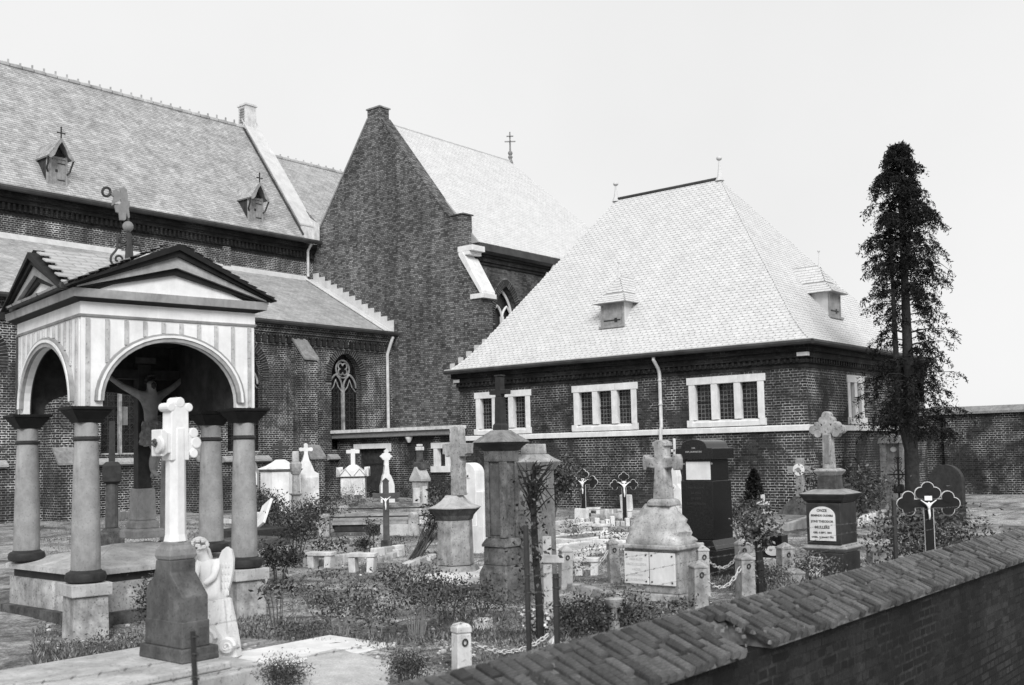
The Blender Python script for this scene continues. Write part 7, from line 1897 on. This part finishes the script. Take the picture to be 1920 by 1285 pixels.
bush('large_shrub', 'dark shrub at the foot of the brick wall by the conifer', 'bush', (23.2, 8.95), .35, .60, 500, .09, 'leaf', 9, G2, .1, stem_r=.02, clump=.25)
bush('large_shrub', 'rambling dark shrub growing up behind the plaque monument', 'bush', (18.0, 7.3), .55, .95, 1500, .085, 'leaf', 8, G2, .12, stem_r=.012, clump=.2)
bush('large_shrub', 'dark undergrowth bush behind the black metal cross at right', 'bush', (13.6, 4.55), .6, .55, 1300, .07, 'leaf', 9, G2, .1, stem_r=.008, clump=.2)
bush('large_shrub', 'low leafy bush on the right edge between the wall and the metal cross', 'bush', (12.2, 3.85), .45, .42, 900, .06, 'leaf', 8, G2, .1, stem_r=.008, clump=.16)
bush('low_shrub', 'dark bush left of the eight-sided tomb at its foot', 'bush', (15.2, 19.6), .45, .62, 1000, .085, 'leaf', 8, G2, .1, stem_r=.01, clump=.18)
bush('low_shrub', 'bush at the foot of the aisle wall, left of the round canopy columns', 'bush', (14.4, 18.2), .35, .40, 700, .08, 'leaf', 8, G2, .1, stem_r=.01, clump=.14)
bush('low_shrub', 'dark bush between the white pillar and the railed tomb', 'bush', (13.4, 15.7), .38, .60, 900, .07, 'leaf', 8, G2, .15, stem_r=.008, clump=.14)
bush('low_shrub', 'dark shrub beside the right end of the black granite monument', 'bush', (15.8, 8.1), .35, .55, 800, .07, 'leaf', 7, G2, .15, stem_r=.008, clump=.14)
bush('low_shrub', 'leafy plant between the rock monument foot and the brick wall', 'bush', onZ(1150, 1182), .30, .24, 1000, .042, 'leaf', 9, G2, .15, stem_r=.004, clump=.09)
bush('low_shrub', 'dark leafy plant right below the white wooden cross', 'bush', onZ(1085, 1195), .26, .24, 800, .042, 'leaf', 8, G2, .15, stem_r=.004, clump=.08)
bush('low_shrub', 'flowering plant at the foot of the low broad post behind the wall', 'bush', onZ(1437, 1112), .20, .26, 520, .040, 'leaf_mid', 7, G2, .15, stem_r=.004, clump=.07)
bush('low_shrub', 'flowering plant covering the lower plate of the plaque monument', 'bush', onZ(1540, 1096), .22, .22, 520, .040, 'leaf_mid', 7, G2, .15, stem_r=.004, clump=.07)
bush('low_shrub', 'weeds on the mound before the annex door', 'bush', (19.6, 21.5), .6, .20, 600, .06, 'leaf_mid', 12, G2, .1, stem_r=.006, clump=.2)
bush('low_shrub', 'shrub before the small annex window', 'bush', (20.8, 19.6), .4, .5, 700, .08, 'leaf', 8, G2, .12, stem_r=.008, clump=.16)
bush('potted_plant', 'tuft of dark leaves on the grave left of the wooden cross', 'plant', onZ(681, 1040), .10, .20, 300, .05, 'leaf', 6, None, .15, clump=.05, stem_r=.005)
bush('climbing_rose', 'thin stake overgrown with dark leaves beside the wooden cross', 'plant', onZ(698, 1042), .06, .52, 260, .045, 'leaf', 3, None, .25, clump=.045, stem_r=.010)

def weeds():
    rn = random.Random(91)
    spots = [(560, 1120), (612, 1102), (668, 1118), (735, 1105), (690, 1150), (790, 1125), (830, 1128), (960, 1150), (905, 1195), (955, 1205), (548, 1200), (590, 1190), (1110, 1150), (1215, 1165), (1065, 1085), (1120, 1060), (1080, 1020), (1150, 1030), (620, 1050), (740, 1035), (1350, 1110), (1275, 1150), (230, 1215), (180, 1225), (150, 1150)]
    labs = ['weed clump right of the front right plinth, beyond the sapling', 'weed clump left of the middle of the lawn, below the left bench', 'weed clump below the gap between the two front benches', 'weed clump in the lawn below the right front bench', 'weed clump in the lawn just above the straggly pale-stemmed bush', 'weed clump in the lawn below the white ledger left of the six-sided pillar', 'weed clump before the foot of the six-sided pillar', 'weed clump at the foot of the dark pillar monument, on its right', 'weed clump behind the foreground chained post', 'weed clump around the fallen white block', 'weed clump at the edge of the ledger slab by the sapling', 'weed clump where the sand path begins, beside the ledger slab', 'weed clump left of the stone cup before the rock monument', 'weed clump against the wall below the marble plates', 'weed clump at the foot of the pointed post beside the wooden cross', 'weed clump under the bench between the chained posts', 'weed clump before the big dark drooping shrub', 'weed clump among the pale blocks left of the rock monument', 'weed clump behind the left front bench', 'weed clump at the foot of the dark wooden cross', 'weed clump behind the coping near the standard rose trunk', 'weed clump between the corner post and the coping', 'weed clump tight against the left face of the grey pedestal', 'weed clump between the front left plinth and the slab platform', 'weed clump leaning on the front left plinth']
    for i, (u, v) in enumerate(spots):
        p = onZ(u, v); L = (_fw.x*p.x+_fw.y*p.y)/F; r = rn.uniform(22, 40)*L
        bush('weed_clump', labs[i], 'weeds', p, r, r*rn.uniform(.55, 1.1), int(rn.uniform(60, 150)), 9*L, rn.choice(['leaf', 'leaf', 'leaf_mid']), rn.randint(5, 9), 'weed clumps among the graves', .15, stem_r=.0025, twig=rn.choice(['twig', 'pale_twig']), clump=r*.3, elong=rn.choice([1.8, 2.6, 3.5]))
weeds()
def tied_shrub():
    p = onZ(776, 1050); t = empty('tied_shrub', p, 0, 'leaning sheaf of bare stems with a leafy top, left of the six-sided pillar', 'bush'); rn = random.Random(6)
    d = _rt*.34; b = MB(); T = []
    for i in range(30):
        a = rn.uniform(0, 6.28); r = rn.uniform(.02, .12); s0 = Vector((r*math.cos(a), r*math.sin(a), -.05)); e = d*rn.uniform(.8, 1.35)+Vector((rn.gauss(0, .06), rn.gauss(0, .06), rn.uniform(.48, .80)))
        m = s0.lerp(e, .5)+Vector((rn.gauss(0, .015), rn.gauss(0, .015), .02)); b.tube([s0, m, e], [.009, .007, .003], 4); T.append(e)
    b.build('stems', M['twig'], t, fix=False)
    g = np.random.default_rng(3); P = np.array([tuple(T[i]) for i in g.integers(0, 30, 800)])+g.normal(size=(800, 3))*.085; leaves('foliage', P, .055*g.uniform(.6, 1.3, 800), M['leaf'], t, 1.8, 4)
tied_shrub()
def stump_tree():
    p = onZ(1012, 1200); t = empty('pollard_sapling', p, 0, 'dark bare young trunk with a bundle of lopped twigs, right of the dark pillar', 'tree'); rn = random.Random(9)
    Z = lambda v: hgt(p, v); L = (_fw.x*p.x+_fw.y*p.y)/F
    at = lambda u, v, o=0: Vector(((_rt.x*(u-1012)*L)+_fw.x*o, (_rt.y*(u-1012)*L)+_fw.y*o, Z(v)))
    b = MB(); b.tube([at(1014, 1204)-Vector((0, 0, .05)), at(1012, 1120), at(1008, 1040), at(1006, 960), at(1004, 905)], [.034, .030, .028, .026, .024], 8); b.build('trunk', M['bark'], t, smooth=True)
    b = MB()
    for i in range(46):
        q = at(1004+rn.uniform(-3, 3), rn.uniform(890, 975), 0); u2 = rn.uniform(975, 1052); v2 = rn.uniform(858, 960)
        e = at(u2, v2, rn.uniform(-.18, .18)); m = q.lerp(e, .5)+Vector((0, 0, .02)); b.tube([q, m, e], [.009, .006, .0025], 4)
    for i in range(14):
        q = at(1004, 893); e = at(rn.uniform(1005, 1050), rn.uniform(862, 885), rn.uniform(-.1, .1)); b.tube([q, q.lerp(e, .5)+Vector((0, 0, .03)), e], [.010, .008, .003], 4)
    b.build('twigs', M['bark'], t, fix=False)
    g = np.random.default_rng(8); n = 420; P = np.array([tuple(at(g.normal(1003, 20), g.uniform(880, 1120), g.normal(0, .12))) for _ in range(n)]); leaves('foliage', P, .045*g.uniform(.5, 1.2, n), M['leaf'], t, 1.8, 4)
stump_tree()
def standard_rose():
    p = onZ(1428, 1116); t = empty('standard_rose', p, 0, 'standard rose with dark trunk and round leafy head, before the sloping ribbed slab', 'tree'); rn = random.Random(9)
    Z = lambda v: hgt(p, v)
    b = MB(); b.tube([(0, 0, -.05), (.01, .01, Z(1060)), (-.01, .02, Z(1005))], [.055, .042, .03], 8)
    b.tube([(.05, .05, -.05), (.04, .03, Z(1015))], [.022, .02], 6); b.build('trunk', M['bark'], t, smooth=True)
    b = MB(); T = []
    for i in range(16):
        e = Vector((_rt.x*rn.uniform(-.22, .20), _rt.y*rn.uniform(-.22, .20), Z(rn.uniform(972, 1008))))+_fw*rn.uniform(-.15, .15); e.z = Z(rn.uniform(972, 1010)); b.tube([(0, 0.02, Z(1015)), Vector((0, 0, Z(1008))).lerp(e, .6), e], [.012, .008, .003], 4); T.append(e)
    b.build('branches', M['bark'], t, fix=False)
    g = np.random.default_rng(8); n = 750; P = np.array([tuple(T[i]) for i in g.integers(0, 16, n)])+g.normal(size=(n, 3))*.05; leaves('foliage', P, .048*g.uniform(.6, 1.2, n), M['leaf_mid'], t, 1.8, 4)
standard_rose()
def bouquet(label, p, r, h, n):
    t = empty('white_flowers', (p[0], p[1], 0), 0, label, 'flowers'); g = np.random.default_rng(int(p[0]*7)); 
    b = MB(); rn = random.Random(3)
    for i in range(7): b.tube([(0, 0, -.03), (rn.uniform(-r, r)*.7, rn.uniform(-r, r)*.7, h*rn.uniform(.6, 1))], .004, 4)
    b.build('stems', M['twig'], t, fix=False)
    P = g.normal(size=(n, 3))*np.array([r*.5, r*.5, h*.22])+np.array([0, 0, h*.6]); P = P[P[:, 2] > .01]; leaves('petals', P, .035*g.uniform(.6, 1.3, len(P)), M['wreath'], t, 1.2, 2, kind='stuff')
bouquet('bunch of white flowers between the dark stakes at the foot of the white wooden cross', onZ(1003, 1188), .10, .22, 160)
bouquet('white flower bunch just right of the white wooden cross foot', onZ(1030, 1196), .07, .20, 90)
def stone_cup():
    p = onZ(1152, 1190); m = Mon('stone_cup', 'pale little stone pedestal with a bowl, before the rock monument', 'bowl', p=p); b = MB(); b.lathe([(.05, -.03), (.045, .10), (.03, .13), (.03, .20), (.07, .25), (.08, .29), (.05, .30)], 14); b.build('bowl', M['limestone'], m.o, smooth=True)
stone_cup()

# ================================================================ grass, litter
def scatter():
    g = np.random.default_rng(5); rn = random.Random(5)
    cells = {}
    def val(ix, iy, s):
        k = (ix, iy, s)
        if k not in cells: cells[k] = rn.random()
        return cells[k]
    def vn(x, y, f, s):
        x, y = x*f, y*f; ix, iy = math.floor(x), math.floor(y); u, v = x-ix, y-iy; u = u*u*(3-2*u); v = v*v*(3-2*v)
        return (val(ix, iy, s)*(1-u)+val(ix+1, iy, s)*u)*(1-v)+(val(ix, iy+1, s)*(1-u)+val(ix+1, iy+1, s)*u)*v
    pc = [onZ(u, v) for u, v in ((520, 1262), (640, 1203), (735, 1236), (735, 1330), (470, 1330))]
    def inpath(x, y):
        c = False; j = len(pc)-1
        for i in range(len(pc)):
            a, b = pc[i], pc[j]
            if (a.y > y) != (b.y > y) and x < (b.x-a.x)*(y-a.y)/(b.y-a.y)+a.x: c = not c
            j = i
        return c
    # places chosen evenly over the view's ground
    N = 230000
    U = g.uniform(60, 1840, N); V = 905+(1330-905)*g.random(N)**.8
    P = []; S = []; Lp = []; Ls = []
    for u, v in zip(U, V):
        p = onZ(u, v)
        if not (2.5 < p.x < 23 and 3.3 < p.y < 25.8): continue
        x, y = p.x, p.y
        d = vn(x, y, .55, 1)*.5+vn(x, y, 1.5, 2)*.3+vn(x, y, 4, 3)*.2
        if inpath(x, y): d -= .45
        if 2.9 < x < 5.6 and 5.4 < y < 7.5: continue
        if rn.random() < (d-.34)*4.5:
            P.append((x, y, gz(x, y)-.005)); S.append(.028+.075*max(0, d-.35)*2*rn.random()+.02*rn.random())
        elif rn.random() < .24:
            Lp.append((x, y, gz(x, y)+rn.uniform(0, .012))); Ls.append(rn.uniform(.008, .034))
    o = leaves('grass', P, np.array(S), M['grassb'], None, 7.0, 3, droop=-1.3, kind='stuff', fold=.1)
    o = leaves('ground_litter', Lp, np.array(Ls), M['litter'], None, 1.6, 3, flat_=.75, kind='stuff')
    b = MB(); rn2 = random.Random(8)
    for i in range(900):
        p = onZ(rn2.uniform(80, 1800), 915+400*rn2.random()**.9)
        if not (2.5 < p.x < 22 and 3.4 < p.y < 25): continue
        r = rn2.uniform(.008, .03); b.ball((p.x, p.y, gz(p.x, p.y)+r*.2), r, 6, (1, rn2.uniform(.7, 1.2), .6))
    b.build('pebbles', M['pebble'], None, fix=False, kind='stuff')
    b = MB()
    for i in range(260):
        p = onZ(rn2.uniform(80, 1300), 960+330*rn2.random())
        if not (2.5 < p.x < 22 and 3.4 < p.y < 25): continue
        a = rn2.uniform(0, 3.14); L = rn2.uniform(.04, .16); z = gz(p.x, p.y)+.006
        b.tube([(p.x-L*math.cos(a), p.y-L*math.sin(a), z), (p.x, p.y+rn2.gauss(0, .01), z+.01), (p.x+L*math.cos(a), p.y+L*math.sin(a), z)], .0035, 3)
    b.build('fallen_twigs', M['twig'], None, fix=False, kind='stuff')
M['pebble'] = stone('pebble', 0.25, 0.6, 4, 0, 0.9, 0.2, island=0.4)
scatter()

# ================================================================ things beyond
def far_wall():
    t = empty('garden_wall', (0, 0, 0), 0, 'plain brick garden wall running off to the right behind the conifer', 'wall')
    b = MB(); b.box(33.0, 33.3, -40, 11.6, -.4, 2.35); b.build('wall_body', M['brick_sac'], t)
    b = MB(); b.prism([(32.9, 2.352), (33.4, 2.352), (33.4, 2.42), (33.15, 2.58), (32.9, 2.42)], -40, 11.7, axis='y'); b.build('coping', M['grey_stone'], t)
    for y in range(-38, 11, 4):
        b = MB(); b.box(32.86, 32.999, y-.2, y+.2, -.4, 2.2); b.build('pier', M['brick_sac'], t)
far_wall()
